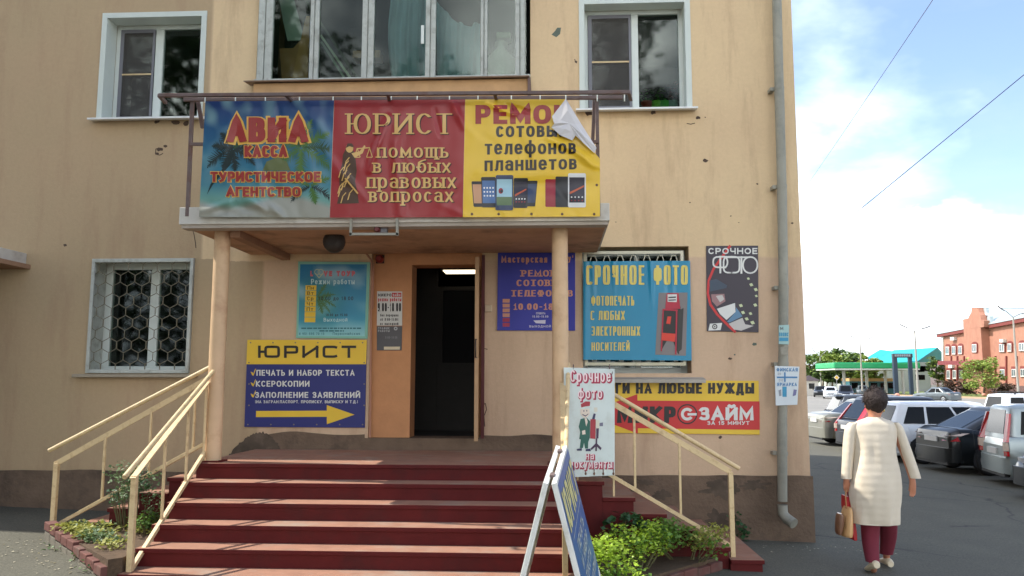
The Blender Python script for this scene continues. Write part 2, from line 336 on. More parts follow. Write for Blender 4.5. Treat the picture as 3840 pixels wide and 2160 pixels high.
# ------------------------------------------------------------------ ground
def wallmat():
    m = bpy.data.materials.new('facade_stucco'); m.use_nodes = True; nt = m.node_tree; N = nt.nodes; L = nt.links; b = N['Principled BSDF']
    b.inputs['Roughness'].default_value = .9; b.inputs['Specular IOR Level'].default_value = .2
    geo = N.new('ShaderNodeNewGeometry'); sep = N.new('ShaderNodeSeparateXYZ'); L.new(geo.outputs['Position'], sep.inputs[0])
    def noi(sc, det=6, rough=.6, stretch=None):
        n = N.new('ShaderNodeTexNoise'); n.inputs['Scale'].default_value = sc; n.inputs['Detail'].default_value = det; n.inputs['Roughness'].default_value = rough
        if stretch:
            mp = N.new('ShaderNodeMapping'); mp.inputs['Scale'].default_value = stretch; L.new(geo.outputs['Position'], mp.inputs[0]); L.new(mp.outputs[0], n.inputs[0])
        else: L.new(geo.outputs['Position'], n.inputs[0])
        return n.outputs['Fac']
    def mr(x, a, b_, c, d):
        n = N.new('ShaderNodeMapRange'); n.inputs[1].default_value = a; n.inputs[2].default_value = b_; n.inputs[3].default_value = c; n.inputs[4].default_value = d; L.new(x, n.inputs[0]); return n.outputs[0]
    def mth(op, a, b_):
        n = N.new('ShaderNodeMath'); n.operation = op
        for i, x in enumerate((a, b_)):
            if isinstance(x, (int, float)): n.inputs[i].default_value = x
            else: L.new(x, n.inputs[i])
        return n.outputs[0]
    def mix(f, a, b_, mode='MIX'):
        n = N.new('ShaderNodeMix'); n.data_type = 'RGBA'; n.blend_type = mode
        if isinstance(f, (int, float)): n.inputs[0].default_value = f
        else: L.new(f, n.inputs[0])
        for i, x in ((6, a), (7, b_)):
            if isinstance(x, tuple): n.inputs[i].default_value = x
            else: L.new(x, n.inputs[i])
        return n.outputs[2]
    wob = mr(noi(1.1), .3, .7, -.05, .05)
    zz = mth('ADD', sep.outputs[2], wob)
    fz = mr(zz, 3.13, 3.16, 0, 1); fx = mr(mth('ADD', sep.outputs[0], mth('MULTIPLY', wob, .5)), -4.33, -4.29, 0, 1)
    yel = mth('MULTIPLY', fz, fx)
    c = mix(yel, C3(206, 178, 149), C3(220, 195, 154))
    c = mix(mr(mth('SUBTRACT', sep.outputs[0], mr(zz, 3.13, 3.16, .78, 0)), -4.33, -4.29, 1, 0), c, C3(174, 154, 122))  # greyer left paint, with the shade on that side also put into it
    big = mr(noi(.55, 5), .3, .7, 0, 1)
    c = mix(mth('MULTIPLY', big, .45), c, C3(186, 156, 126))
    st = mr(noi(1.4, 8, .7, (2.2, 1, .35)), .50, .75, 0, .6)
    c = mix(st, c, C3(158, 128, 104))
    fine = mr(noi(22, 6, .75), .3, .7, .95, 1.04)
    vm = N.new('ShaderNodeVectorMath'); vm.operation = 'SCALE'; L.new(c, vm.inputs[0]); L.new(fine, vm.inputs['Scale'])
    L.new(vm.outputs[0], b.inputs['Base Color'])
    bp = N.new('ShaderNodeBump'); bp.inputs['Strength'].default_value = .22; bp.inputs['Distance'].default_value = .01
    hh = mth('ADD', noi(45, 5, .7), mth('MULTIPLY', noi(3.5, 4), 1.8)); L.new(hh, bp.inputs['Height']); L.new(bp.outputs[0], b.inputs['Normal'])
    return m
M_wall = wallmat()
M_plinth = mat('plinth_concrete', (108, 90, 74), .95, .22, 4, bump=.5, bscale=30, dirt=(58, 50, 44), dscale=1.6, damt=.85)
M_asph = mat('asphalt', (86, 84, 72), .92, .16, 1.2, bump=.35, bscale=120, dirt=(76, 75, 65), dscale=.35, damt=.6)
M_white = mat('white_plastic', (205, 212, 205), .45, .05, 3)
M_oldwhite = mat('old_white_paint', (178, 182, 174), .75, .14, 5, dirt=(120, 116, 104), dscale=9, damt=.55)
M_greypl = mat('grey_plastic', (112, 112, 118), .5, .06)
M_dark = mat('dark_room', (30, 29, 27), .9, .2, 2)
M_glass = glass('window_glass', (205, 220, 212), 1.62, .045)
M_glassd = glass('balcony_glass', (226, 238, 232), 1.42, .04)
M_cream = mat('cream_metal_paint', (214, 188, 142), .5, .10, 7, dirt=(150, 112, 74), dscale=14, damt=.5)
M_rust = mat('rusty_steel', (104, 88, 84), .7, .2, 9, dirt=(98, 64, 50), dscale=6, damt=.7)
M_maroon = mat('maroon_riser_paint', (88, 27, 26), .7, .14, 5, spec=.2, dirt=(70, 32, 30), dscale=3, damt=.6)
M_tread = mat('worn_tread_paint', (148, 106, 84), .85, .18, 6, bump=.2, bscale=60, dirt=(146, 128, 112), dscale=2.2, damt=.85)
M_slab = mat('canopy_white', (196, 192, 182), .8, .1, 4, dirt=(140, 128, 112), dscale=4, damt=.5)

xs = [-600, -250, -120, -60, -30, -16, -10] + [-9 + i for i in range(19)] + [14, 25, 45, 80, 150, 300, 600]
ys = [-200, -80, -40, -20, -12, -8, -4, 0, 4, 8, 14, 24, 45, 80, 140, 260, 500, 1000]
gb = MB(); nx = len(xs)
gb.add([(x, y, G(x)) for y in ys for x in xs], [(j * nx + i, j * nx + i + 1, (j + 1) * nx + i + 1, (j + 1) * nx + i) for j in range(len(ys) - 1) for i in range(nx - 1)])
struct(gb.build('ground', M_asph))
# paler asphalt of the square beyond the lane
def cracks(m):
    nt = m.node_tree; N = nt.nodes; L = nt.links; b = N['Principled BSDF']; lk = b.inputs['Base Color'].links[0]; src = lk.from_socket
    tc = N.new('ShaderNodeTexCoord'); nz = N.new('ShaderNodeTexNoise'); nz.inputs['Scale'].default_value = 1.3; nz.inputs['Detail'].default_value = 5; L.new(tc.outputs['Object'], nz.inputs[0])
    ad = N.new('ShaderNodeMix'); ad.data_type = 'RGBA'; ad.inputs[0].default_value = .35; L.new(tc.outputs['Object'], ad.inputs[6]); L.new(nz.outputs['Color'], ad.inputs[7])
    v = N.new('ShaderNodeTexVoronoi'); v.feature = 'DISTANCE_TO_EDGE'; v.inputs['Scale'].default_value = .55; L.new(ad.outputs[2], v.inputs[0])
    mr = N.new('ShaderNodeMapRange'); mr.inputs[1].default_value = 0; mr.inputs[2].default_value = .012; mr.inputs[3].default_value = .75; mr.inputs[4].default_value = 0; L.new(v.outputs['Distance'], mr.inputs[0])
    n2 = N.new('ShaderNodeTexNoise'); n2.inputs['Scale'].default_value = .5; L.new(tc.outputs['Object'], n2.inputs[0]); m2 = N.new('ShaderNodeMapRange'); m2.inputs[1].default_value = .48; m2.inputs[2].default_value = .56; L.new(n2.outputs['Fac'], m2.inputs[0])
    mm = N.new('ShaderNodeMath'); mm.operation = 'MULTIPLY'; L.new(mr.outputs[0], mm.inputs[0]); L.new(m2.outputs[0], mm.inputs[1])
    sp = N.new('ShaderNodeTexNoise'); sp.inputs['Scale'].default_value = 55; sp.inputs['Detail'].default_value = 3; L.new(tc.outputs['Object'], sp.inputs[0]); s2 = N.new('ShaderNodeMapRange'); s2.inputs[1].default_value = .35; s2.inputs[2].default_value = .7; s2.inputs[3].default_value = .75; s2.inputs[4].default_value = 1.3; L.new(sp.outputs['Fac'], s2.inputs[0])
    sc = N.new('ShaderNodeVectorMath'); sc.operation = 'SCALE'; L.new(src, sc.inputs[0]); L.new(s2.outputs[0], sc.inputs['Scale'])
    x = N.new('ShaderNodeMix'); x.data_type = 'RGBA'; L.new(mm.outputs[0], x.inputs[0]); L.new(sc.outputs[0], x.inputs[6]); x.inputs[7].default_value = C3(34, 34, 33); L.new(x.outputs[2], b.inputs['Base Color'])
cracks(M_asph)
lt_ = MB(); random.seed(3)
for _ in range(210):
    u = random.random(); x = -5.2 + 1.9 * u + random.gauss(0, .18); y = -1.75 - 1.4 * u + random.gauss(0, .16) - .1
    if _ > 160: x = random.uniform(2.2, 3.6); y = random.gauss(-.35, .12)
    a = random.uniform(0, 6.28); r_ = random.uniform(.006, .022); lt_.add([(x + r_ * cos(a + k * 2.1) * random.uniform(.5, 1), y + r_ * sin(a + k * 2.1), G(x) + .004 + random.uniform(0, .006)) for k in range(3)], [(0, 1, 2)], random.choice((0, 0, 1)))
struct(lt_.build('litter', [mat('dry_litter', (158, 152, 130), .9, .3), mat('leaf_litter', (120, 112, 80), .9, .2)], fix=False), 'stuff')
M_asph2 = mat('pale_asphalt', (124, 121, 114), .92, .12, .25, dirt=(104, 102, 98), dscale=.06, damt=.7)
rb = MB(); rb.quad((14, 32, -.284), (200, 32, -.284), (200, 108, -.284), (14, 108, -.284)); struct(rb.build('road', M_asph2, fix=False))

# ------------------------------------------------------------------ the apartment building
B = thing('apartment_building', 'peach stuccoed apartment building with a glazed balcony and a shop entrance', 'building', (-2, 0, 0))
XR = PY(3011, 1100, 0).x; XL = -16.0; ZT = 9.4
def hole(tl, br, y=0):
    a = PY(*tl, y); b = PY(*br, y); return [a.x, b.x, b.z, a.z]
H_UL = hole((402, 66), (743, 441)); H_UR = hole((2187, 14), (2579, 406))
H_LL = hole((350, 972), (711, 1400)); H_RL = hole((2183, 926), (2594, 1400))
H_DR = [-2.205, -.868, .9, 3.29]; H_BL = [-3.72, -.29, 5.385, 7.3]
H_ULL = [-12.0, -10.6, 4.96, 6.2]
holes = [H_UL, H_UR, H_LL, H_RL, H_DR, H_BL]
def wall_holes(mb, x0, x1, z0, z1, hs, y, th, m=0):
    X = sorted({x0, x1} | {h[i] for h in hs for i in (0, 1)}); Z = sorted({z0, z1} | {h[i] for h in hs for i in (2, 3)})
    for i in range(len(X) - 1):
        for j in range(len(Z) - 1):
            cx = (X[i] + X[i + 1]) / 2; cz = (Z[j] + Z[j + 1]) / 2
            if any(h[0] < cx < h[1] and h[2] < cz < h[3] for h in hs): continue
            mb.quad((X[i], y, Z[j]), (X[i + 1], y, Z[j]), (X[i + 1], y, Z[j + 1]), (X[i], y, Z[j + 1]), m)
    for a, b, c, d in hs:
        mb.quad((a, y, c), (a, y, d), (a, y + th, d), (a, y + th, c), m); mb.quad((b, y, c), (b, y + th, c), (b, y + th, d), (b, y, d), m)
        mb.quad((a, y, d), (b, y, d), (b, y + th, d), (a, y + th, d), m); mb.quad((a, y, c), (a, y + th, c), (b, y + th, c), (b, y, c), m)
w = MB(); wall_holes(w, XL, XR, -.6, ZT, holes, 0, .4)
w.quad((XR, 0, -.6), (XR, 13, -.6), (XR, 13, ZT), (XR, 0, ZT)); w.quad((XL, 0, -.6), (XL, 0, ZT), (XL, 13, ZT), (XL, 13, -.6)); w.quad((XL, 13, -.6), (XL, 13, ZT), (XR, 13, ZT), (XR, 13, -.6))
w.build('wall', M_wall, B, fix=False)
r = MB(); r.box((XL - .12, -.10, ZT), (XR + .12, 13.1, ZT + .25)); r.build('roof', mat('roof_felt', (90, 88, 86)), B)
PZT = .635
p = MB()
def plinth(mb, x0, x1, n):
    for i in range(n):
        a = x0 + (x1 - x0) * i / n; b = x0 + (x1 - x0) * (i + 1) / n
        ja = noise.noise(Vector((a * 1.7, 3, 0))) * .022; jb = noise.noise(Vector((b * 1.7, 3, 0))) * .022
        mb.add([(a, -.022, -.6), (b, -.022, -.6), (b, -.022, PZT + jb), (a, -.022, PZT + ja), (a, .01, PZT + ja), (b, .01, PZT + jb)], [(0, 1, 2, 3), (3, 2, 5, 4)])
plinth(p, XL, XR + .022, 110)
p.add([(XR + .022, -.022, -.6), (XR + .022, 13, -.6), (XR + .022, 13, PZT), (XR + .022, -.022, PZT)], [(0, 1, 2, 3)])
# raised render band behind the landing
for i in range(40):
    a = -3.5 + 3.6 * i / 40; b = -3.5 + 3.6 * (i + 1) / 40
    ja, jb = [1.07 + noise.noise(Vector((t * 2.1, 8, 0))) * .03 + .03 * math.exp(-((t + 3.05) / .3) ** 2) for t in (a, b)]
    if H_DR[0] < (a + b) / 2 < H_DR[1]: ja = jb = 1.035
    p.add([(a, -.012, .7), (b, -.012, .7), (b, -.012, jb), (a, -.012, ja), (a, .01, ja), (b, .01, jb)], [(0, 1, 2, 3), (3, 2, 5, 4)])
p.build('plinth', M_plinth, B, fix=False)
# bare render, cracks and damp patches on the plaster
fm = onwall(0); d_ = MB()
for pts in ([(2080, 118), (2090, 104), (2104, 104), (2100, 128), (2086, 140), (2068, 130)],):
    poly(d_, fm, pts, .002, 0)
for cx, cy, rr, m in ((2617, 442, 9, 1), (2645, 440, 4, 1), (600, 560, 13, 1), (590, 575, 8, 1), (2645, 602, 11, 1), (620, 548, 9, 1), (2738, 1345, 8, 1), (2700, 1500 + 140, 9, 1), (2755, 1330, 5, 0), (2160, 232, 6, 1), (2840, 690, 5, 1), (2588, 760, 4, 1), (2740, 810, 4, 1), (2970, 837, 6, 1), (2770, 835, 3, 1), (2310, 833, 3, 1), (2200, 860, 6, 1), (245, 920, 9, 1), (700, 462, 16, 1), (660, 458, 18, 1), (590, 455, 14, 1), (2210, 425, 18, 1), (2450, 421, 14, 1), (2830, 1290, 10, 0)):
    n = 9; poly(d_, fm, [(cx + rr * random.uniform(.5, 1.1) * cos(2 * pi * k / n), cy + rr * random.uniform(.35, .8) * sin(2 * pi * k / n)) for k in range(n)], .002, m)
for path in ([(600, 560), (585, 558), (583, 578), (600, 582), (612, 575)], [(2575, 463), (2590, 466), (2606, 462)], [(2155, 222), (2158, 232), (2163, 237)], [(724, 865), (728, 880), (733, 910), (735, 930)], [(2202, 858), (2200, 885), (2196, 900)], [(1812, 1520), (1820, 1512), (1825, 1535), (1815, 1560), (1818, 1600)], [(1812, 1306), (1828, 1310)]):
    for a, b in zip(path, path[1:]):
        dx, dy = b[0] - a[0], b[1] - a[1]; l = math.hypot(dx, dy); nx_, ny_ = -dy / l * 1.6, dx / l * 1.6
        poly(d_, fm, [(a[0] + nx_, a[1] + ny_), (a[0] - nx_, a[1] - ny_), (b[0] - nx_, b[1] - ny_), (b[0] + nx_, b[1] + ny_)], .0025, 1)
PM = [mat('bare_render', (98, 108, 96), .95, .2), mat('crack_dirt', (84, 68, 58), .95, .3)]
for f_, m_ in zip(d_.f, d_.m):
    q = MB(); q.add([d_.v[i] for i in f_], [tuple(range(len(f_)))], 0); q.build('bare_patch', PM[m_], B, fix=False)
lerp_ = lambda a, b, t: a + (b - a) * t
# dark damp patches on the plinth
d_ = MB(); fm2 = onwall(-.023)
for cx, cy, rx, ry in ((2420, 1808, 44, 16), (2480, 1856, 46, 26), (2705, 1835, 85, 46), (2830, 1818, 70, 26), (2690, 1950, 60, 46)):
    n = 48; rf = lambda k, q: .7 + .55 * noise.noise(Vector((cx, 2.2 * cos(2 * pi * k / n), 2.2 * sin(2 * pi * k / n) + q))) + .18 * noise.noise(Vector((cx, 7 * cos(2 * pi * k / n), 7 * sin(2 * pi * k / n)))); poly(d_, fm2, [(cx + rx * rf(k, 0) * cos(2 * pi * k / n), cy + ry * rf(k, 0) * sin(2 * pi * k / n)) for k in range(n)], .002)
fm3 = onwall(-.013)
rg_ = []
for a_, b_ in zip([(850, 1722), (885, 1676), (925, 1642), (955, 1626), (985, 1620), (1012, 1630), (1040, 1662), (1055, 1690)], [(885, 1676), (925, 1642), (955, 1626), (985, 1620), (1012, 1630), (1040, 1662), (1055, 1690), (1060, 1712)]):
    for i in range(6): rg_.append((lerp_(a_[0], b_[0], i / 6) + random.uniform(-2.5, 2.5), lerp_(a_[1], b_[1], i / 6) + random.uniform(-5, 4)))
poly(d_, fm3, rg_ + [(960, 1718)], .002)
M_damp = (mat('damp_plaster', (84, 72, 60), .95, .35, 5, dirt=(110, 94, 80), dscale=7, damt=.7))
for f_ in d_.f:
    q = MB(); q.add([d_.v[i] for i in f_], [tuple(range(len(f_)))], 0); q.build('damp_patch', M_damp, B, fix=False)

# rooms behind the openings
rm = MB()
def room(x0, x1, y0, y1, z0, z1):
    rm.quad((x0, y1, z0), (x1, y1, z0), (x1, y1, z1), (x0, y1, z1)); rm.quad((x0, y0, z0), (x0, y1, z0), (x0, y1, z1), (x0, y0, z1)); rm.quad((x1, y0, z0), (x1, y0, z1), (x1, y1, z1), (x1, y1, z0))
    rm.quad((x0, y0, z0), (x1, y0, z0), (x1, y1, z0), (x0, y1, z0)); rm.quad((x0, y0, z1), (x0, y1, z1), (x1, y1, z1), (x1, y0, z1))
    xa = sorted((x0, x1))
room(-7, -4.02, .4, 3, 4.3, 6.7); room(-.1, 2.7, .4, 3, 4.3, 6.7); room(-7, -3.9, .4, 3, 1.2, 3.7); room(.1, 2.7, .4, 3, 1.2, 3.8)
room(-3.72, -.29, .4, 1.25, 5.1, 7.3); room(-2.1, -.7, .401, 6, 1.035, 3.5)
rm.build('room', M_dark, B, fix=False)

def window(h, rec, mul, label, casing=True, sash=False, fw=.06):
    """frame set back in its opening; mul = two pixel columns of the mullion at the middle height"""
    x0, x1, z0, z1 = h
    f = MB(); y = rec
    ym = PY(1920, 300, y).y
    pym = P_y((z0 + z1) / 2)
    m0 = PY(mul[0], pym, y).x; m1 = PY(mul[1], pym, y).x
    f.box((x0, y, z0), (x0 + fw, y + .07, z1)); f.box((x1 - fw, y, z0), (x1, y + .07, z1))
    f.box((x0 + fw, y, z1 - fw), (x1 - fw, y + .07, z1)); f.box((x0 + fw, y, z0), (x1 - fw, y + .07, z0 + fw)); f.box((m0, y, z0 + fw), (m1, y + .07, z1 - fw))
    fo = f.build('window', M_white, B, bevel=.006)
    if label: fo['label'] = label
    g = MB()
    for a, b in ((x0 + fw, m0), (m1, x1 - fw)): g.box((a, y + .03, z0 + fw), (b, y + .036, z1 - fw))
    g.build('pane', M_glass, fo)
    if sash:                                                          # grey mosquito screen frame in the left light
        s = MB(); a, b = x0 + fw + .004, m0 - .004; c, d = z0 + fw + .004, z1 - fw - .004; q = .045
        s.box((a, y - .012, c), (a + q, y - .002, d)); s.box((b - q * .6, y - .012, c), (b, y - .002, d)); s.box((a + q, y - .012, d - q), (b - q * .6, y - .002, d)); s.box((a + q, y - .012, c), (b - q * .6, y - .002, c + q))
        s.build('screen_frame', M_greypl, fo)
        t = MB(); zc = c + (d - c) * .5; t.box((a + q, y - .016, zc - .009), (b - q * .6, y - .004, zc + .009)); t.build('crossbar', M_cream, fo)
        u = MB(); u.box((a + q, y - .008, c + q), (b - q * .6, y - .006, d - q)); u.build('mosquito_screen', M_net, fo)
    if casing:
        c = MB(); t = .012; k = .055
        c.box((x0, .003, z0), (x0 + t, y - .02, z1)); c.box((x1 - t, .003, z0), (x1, y - .02, z1)); c.box((x0 + t, .003, z1 - t), (x1 - t, y - .02, z1))
        c.box((x0 - k, -.014, z0), (x0 + t, .002, z1 + k)); c.box((x1 - t, -.014, z0), (x1 + k, .002, z1 + k)); c.box((x0 + t, -.014, z1 - t), (x1 - t, .002, z1 + k))
        c.build('casing', mat('white_casing', (196, 204, 196), .5, .05, 3), fo)
        s = MB(); s.add([(x0 - .10, -.13, z0 - .022), (x1 + .10, -.13, z0 - .022), (x1 + .10, y, z0 + .02), (x0 - .10 + .1, y, z0 + .02), (x0 - .10, -.13, z0 - .045), (x1 + .10, -.13, z0 - .045), (x1 + .1, -.015, z0 - .03), (x0 - .1, -.015, z0 - .03), (x0 - .1, -.015, z0 + .003), (x1 + .1, -.015, z0 + .003)],
              [(0, 1, 9, 8), (4, 5, 1, 0), (4, 7, 6, 5), (0, 8, 7, 4), (1, 5, 6, 9)])
        s.box((x0 + .001, -.016, z0 - .02), (x1 - .001, y, z0 + .004))
        s.build('sill', mat('white_sill', (214, 216, 214), .35, .04), fo)
    return fo
def P_y(z):                                                           # image row of a height on the facade (middle of the picture)
    v = Vector((-1, 0, z)) - CAM; return 1080 - FPX * v.dot(_u2) / v.dot(_fw)
def netmat():
    m = bpy.data.materials.new('mosquito_net'); m.use_nodes = True; N = m.node_tree.nodes; L = m.node_tree.links; b = N['Principled BSDF']
    b.inputs['Base Color'].default_value = C3(90, 88, 84); b.inputs['Roughness'].default_value = .9; b.inputs['Alpha'].default_value = .38
    return m
M_net = netmat()
window(H_UL, .24, (580, 609), 'white window with leafy reflections, left of the balcony', sash=True)
window(H_UR, .20, (2368, 2394), 'white window with potted plants on the sill, right of the balcony', sash=True)
# lower left window: old white frame behind a patterned grille
fo = window(H_LL, .30, (560, 592), 'old white window behind a patterned steel grille', casing=False, fw=.09)
x0, x1, z0, z1 = H_LL
g = MB(); t = .045
g.box((x0 + .004, -.035, z0), (x0 + t, .012, z1)); g.box((x1 - t, -.035, z0), (x1 - .004, .012, z1)); g.box((x0 + t, -.035, z1 - t), (x1 - t, .012, z1)); g.box((x0 + t, -.035, z0), (x1 - t, .012, z0 + t))
g.build('grille_frame', M_oldwhite, fo, bevel=.004)
g = MB(); ncol = 13; cw = (x1 - x0 - 2 * t) / ncol; per = .27
for i in range(ncol + 1):
    pts = []; sg = 1 if i % 2 else -1; z = z0 + t
    ph = 0
    zz = z0 + t
    while zz < z1 - t:
        u = ((zz - z0) / per) % 1.0; off = .0
        off = max(-1, min(1, 1.9 * sin(2 * pi * u))) * .49
        pts.append((min(max(x0 + t + i * cw + sg * off * cw, x0 + t), x1 - t), -.012 - .006 * (i % 2), zz)); zz += per / 16
    g.tube(pts, .0045, 5, caps=False)
g.build('grille', mat('grille_steel', (112, 106, 86), .6, .15), fo)
rv = MB(); rv.box((x0 + .001, .013, z0), (x0 + .014, .28, z1)); rv.box((x1 - .014, .013, z0), (x1 - .001, .28, z1)); rv.box((x0 + .014, .013, z1 - .014), (x1 - .014, .28, z1 - .001)); rv.box((x0, .013, z0), (x1, .29, z0 + .03))
rv.build('reveal', M_oldwhite, fo)
s = MB(); s.box((x0 - .12, -.10, z0 - .05), (x1 + .10, .005, z0 - .012)); s.build('sill', mat('stone_sill', (150, 140, 122), .9, .15, 6), fo, bevel=.006)
sh = MB(); a0 = Vector((x0 + .09, .24, 0)); ang = rad(38)               # the open sash leaning inwards
q0, q1 = z0 + .10, z1 - .16
def sp(u, z): return (x0 + .13 + u * .52 * cos(ang), .36 - 0 + u * .10, z)
# lower right window behind the teal banner
fo = window(H_RL, .30, (2380, 2400), 'dark window half hidden by a teal banner', casing=False, fw=.07)
x0, x1, z0, z1 = H_RL
g = MB(); a, b, c, d = x0 + .02, x1 - .06, z0 + .09, z1 - .05; t = .035
g.box((a, .02, c), (a + t, .05, d)); g.box((b - t, .02, c), (b, .05, d)); g.box((a + t, .02, d - t), (b - t, .05, d)); g.box((a + t, .02, c), (b - t, .05, c + t))
n = 7; cw = (b - a - 2 * t) / n
for i in range(n):
    cx = a + t + (i + .5) * cw
    for zz, sgn in ((d - t - .02, 1), (c + t + .02, -1)):
        g.tube([(cx - cw * .26, .03, zz - sgn * .12), (cx - cw * .24, .03, zz - sgn * .05), (cx - cw * .12, .03, zz), (cx + cw * .12, .03, zz), (cx + cw * .24, .03, zz - sgn * .05), (cx + cw * .26, .03, zz - sgn * .12)], .006, 5)
g.build('grille', mat('ivory_grille', (205, 200, 175), .6, .1), fo)
s = MB(); s.add([(x0 - .02, -.16, z0 - .07), (x1 + .13, -.16, z0 - .07), (x1 + .13, .29, z0 - .0), (x0 - .02, .29, z0 - .0), (x0 - .02, -.16, z0 - .11), (x1 + .13, -.16, z0 - .11), (x1 + .13, .0, z0 - .09), (x0 - .02, .0, z0 - .09)], [(0, 1, 2, 3), (0, 4, 5, 1), (4, 7, 6, 5), (1, 5, 6, 2), (0, 3, 7, 4)])
s.build('sill', mat('grey_sill', (165, 158, 146), .7, .15, 8), fo)

# balcony glazing
x0, x1, z0, z1 = H_BL
def xb(px): return PY(px, 150, -.06).x
bf = MB()
for a, b in ((968, 1022), (1163, 1196), (1358, 1402), (1596, 1634), (1803, 1828), (1932, 1968)):
    xa, xc = xb(a), xb(b); xm = (xa + xc) / 2
    bf.box((xa, -.08, z0), (xm - .006, .0, z1)); bf.box((xm + .006, -.085, z0), (xc, -.005, z1)); bf.box((xm - .008, -.06, z0), (xm + .008, -.03, z1))
bf.box((x0, -.07, z0), (x1, -.01, z0 + .035))
bal = bf.build('balcony', M_oldwhite, B, bevel=.008)
bal['label'] = 'old balcony glazing with peeling white mullions above the banners'
g = MB(); g.box((x0 + .05, -.045, z0 + .03), (x1 - .05, -.039, z1)); g.build('pane', M_glassd, bal)
s = MB()
a = PY(912, 320, -.24); b = PY(1984, 306, -.24)
s.add([(a.x, -.24, z0 - .05), (b.x, -.24, z0 - .05), (b.x, -.01, z0 + .012), (a.x, -.01, z0 + .012), (a.x, -.24, z0 - .062), (b.x, -.24, z0 - .062), (b.x, -.01, z0 - .03), (a.x, -.01, z0 - .03)], [(0, 1, 2, 3), (0, 4, 5, 1), (4, 7, 6, 5), (1, 5, 6, 2), (0, 3, 7, 4)])
s.build('ledge', mat('brown_tin_ledge', (128, 108, 92), .6, .15, 8), bal)
s = MB(); s.box((a.x + .1, -.17, z0 - .30), (b.x - .02, .0, z0 - .066)); s.build('slab', mat('balcony_slab', (186, 150, 108), .9, .15, 5), bal)
s = MB(); s.box((b.x - .018, -.21, z0 - .30), (b.x + .016, -.02, z0 - .064)); s.build('bracket', M_rust, bal)
h_ = MB(); hx = xb(1586); hz0, hz1 = PY(1586, 165, -.09).z, PY(1586, 95, -.09).z
h_.box((hx - .02, -.10, hz0), (hx + .02, -.088, hz1)); h_.build('handle', M_white, bal, bevel=.006)

# entrance: recessed pier, lintel, inner door, open leaf
e = MB(); a, b, c, d = H_DR
ox0, ox1, oz = -1.725, -.93, 3.10
e.box((a, .07, 1.036), (ox0, .39, oz)); e.box((a, .07, oz), (b, .39, d)); e.box((ox1, .07, 1.036), (b, .39, oz))
en = e.build('entrance', mat('orange_plaster', (196, 140, 96), .85, .12, 4, bump=.2, bscale=30), B)
s = MB(); s.box((a, -.02, .9), (b, .4, 1.034)); s.build('threshold', M_plinth, en)
s = MB(); hx_ = Vector((-.935, .05, 0)); ex = Vector((-.868, -.62, 0)); u = (ex - hx_).normalized(); nrm = Vector((u.y, -u.x, 0))
def dp(t_, k_, z): return hx_ + u * t_ + nrm * k_ + Vector((0, 0, z))
Lf = (ex - hx_).length
s.add([dp(0, -.022, 1.05), dp(Lf, -.022, 1.05), dp(Lf, .022, 1.05), dp(0, .022, 1.05), dp(0, -.022, 3.08), dp(Lf, -.022, 3.08), dp(Lf, .022, 3.08), dp(0, .022, 3.08)], [(0, 1, 2, 3), (7, 6, 5, 4), (0, 4, 5, 1), (2, 6, 7, 3), (3, 7, 4, 0)], 0)
s.add([dp(Lf, -.022, 1.05), dp(Lf, .022, 1.05), dp(Lf, .022, 3.08), dp(Lf, -.022, 3.08)], [(0, 1, 2, 3)], 1)
dr = s.build('door', [mat('maroon_door', (92, 34, 34), .5, .12), mat('cream_door_edge', (168, 134, 98), .7, .12)], en); dr['label'] = 'maroon entrance door standing open, edge towards the steps'
s = MB(); pp = dp(Lf + .012, .0, 0)
s.tube([dp(Lf, 0, 2.16), dp(Lf + .04, .012, 2.16), dp(Lf + .04, .012, 1.96), dp(Lf, 0, 1.96)], .007, 6); s.build('handle', mat('dark_iron', (70, 60, 54), .5, .1, metal=.6), dr) if False else s.build('handle', mat('dark_iron', (70, 60, 54), .5, .1, metal=.6), en)
s = MB(); s.box((b - .004, -.014, 1.036), (b + .034, .06, 3.2)); s.build('door_frame', mat('maroon_door', (92, 34, 34), .5, .12), en)
# inner partition with a dark glazed door
s = MB(); yi = 1.5
s.box((-2.1, yi, 1.036), (-1.62, yi + .08, 3.45)); s.box((-.78, yi, 1.036), (-.7, yi + .08, 3.45)); s.box((-1.62, yi, 2.95), (-.78, yi + .08, 3.0)); s.box((-1.62, yi + .01, 1.036), (-.78, yi + .06, 1.95))
s.box((-1.62, yi, 1.95), (-1.55, yi + .08, 2.95)); s.box((-.86, yi, 1.95), (-.78, yi + .08, 2.95))
s.build('inner_door', mat('grey_inner_door', (46, 44, 42), .7, .1, spec=.2), en)
s = MB(); s.box((-1.55, yi + .03, 1.95), (-.86, yi + .036, 2.95)); s.build('inner_pane', mat('dark_glass', (14, 14, 15), .6, .1, spec=.1), en)
# lit ceiling lamp in the hall
lt = thing('ceiling_lamp', 'lit ceiling lamp with pale tubes inside the dark doorway', 'lamp', (-1.12, 1.2, 3.2))
a = PY(1660, 1018, 1.2); b = PY(1768, 1018, 1.2); zl = a.z
s = MB(); s.box((a.x - .02, 1.05, zl + .005), (b.x + .25, 1.42, zl + .05)); s.build('housing', mat('lamp_housing', (70, 66, 60), .6), lt)
s = MB()
for k in range(3): s.tube([(a.x + .02, 1.10 + .13 * k, zl - .004), (b.x + .22, 1.10 + .13 * k, zl - .004)], .009, 8)
s.build('tube', mat('lamp_tube', (255, 236, 200), .5, 0, emit=1.0), lt)

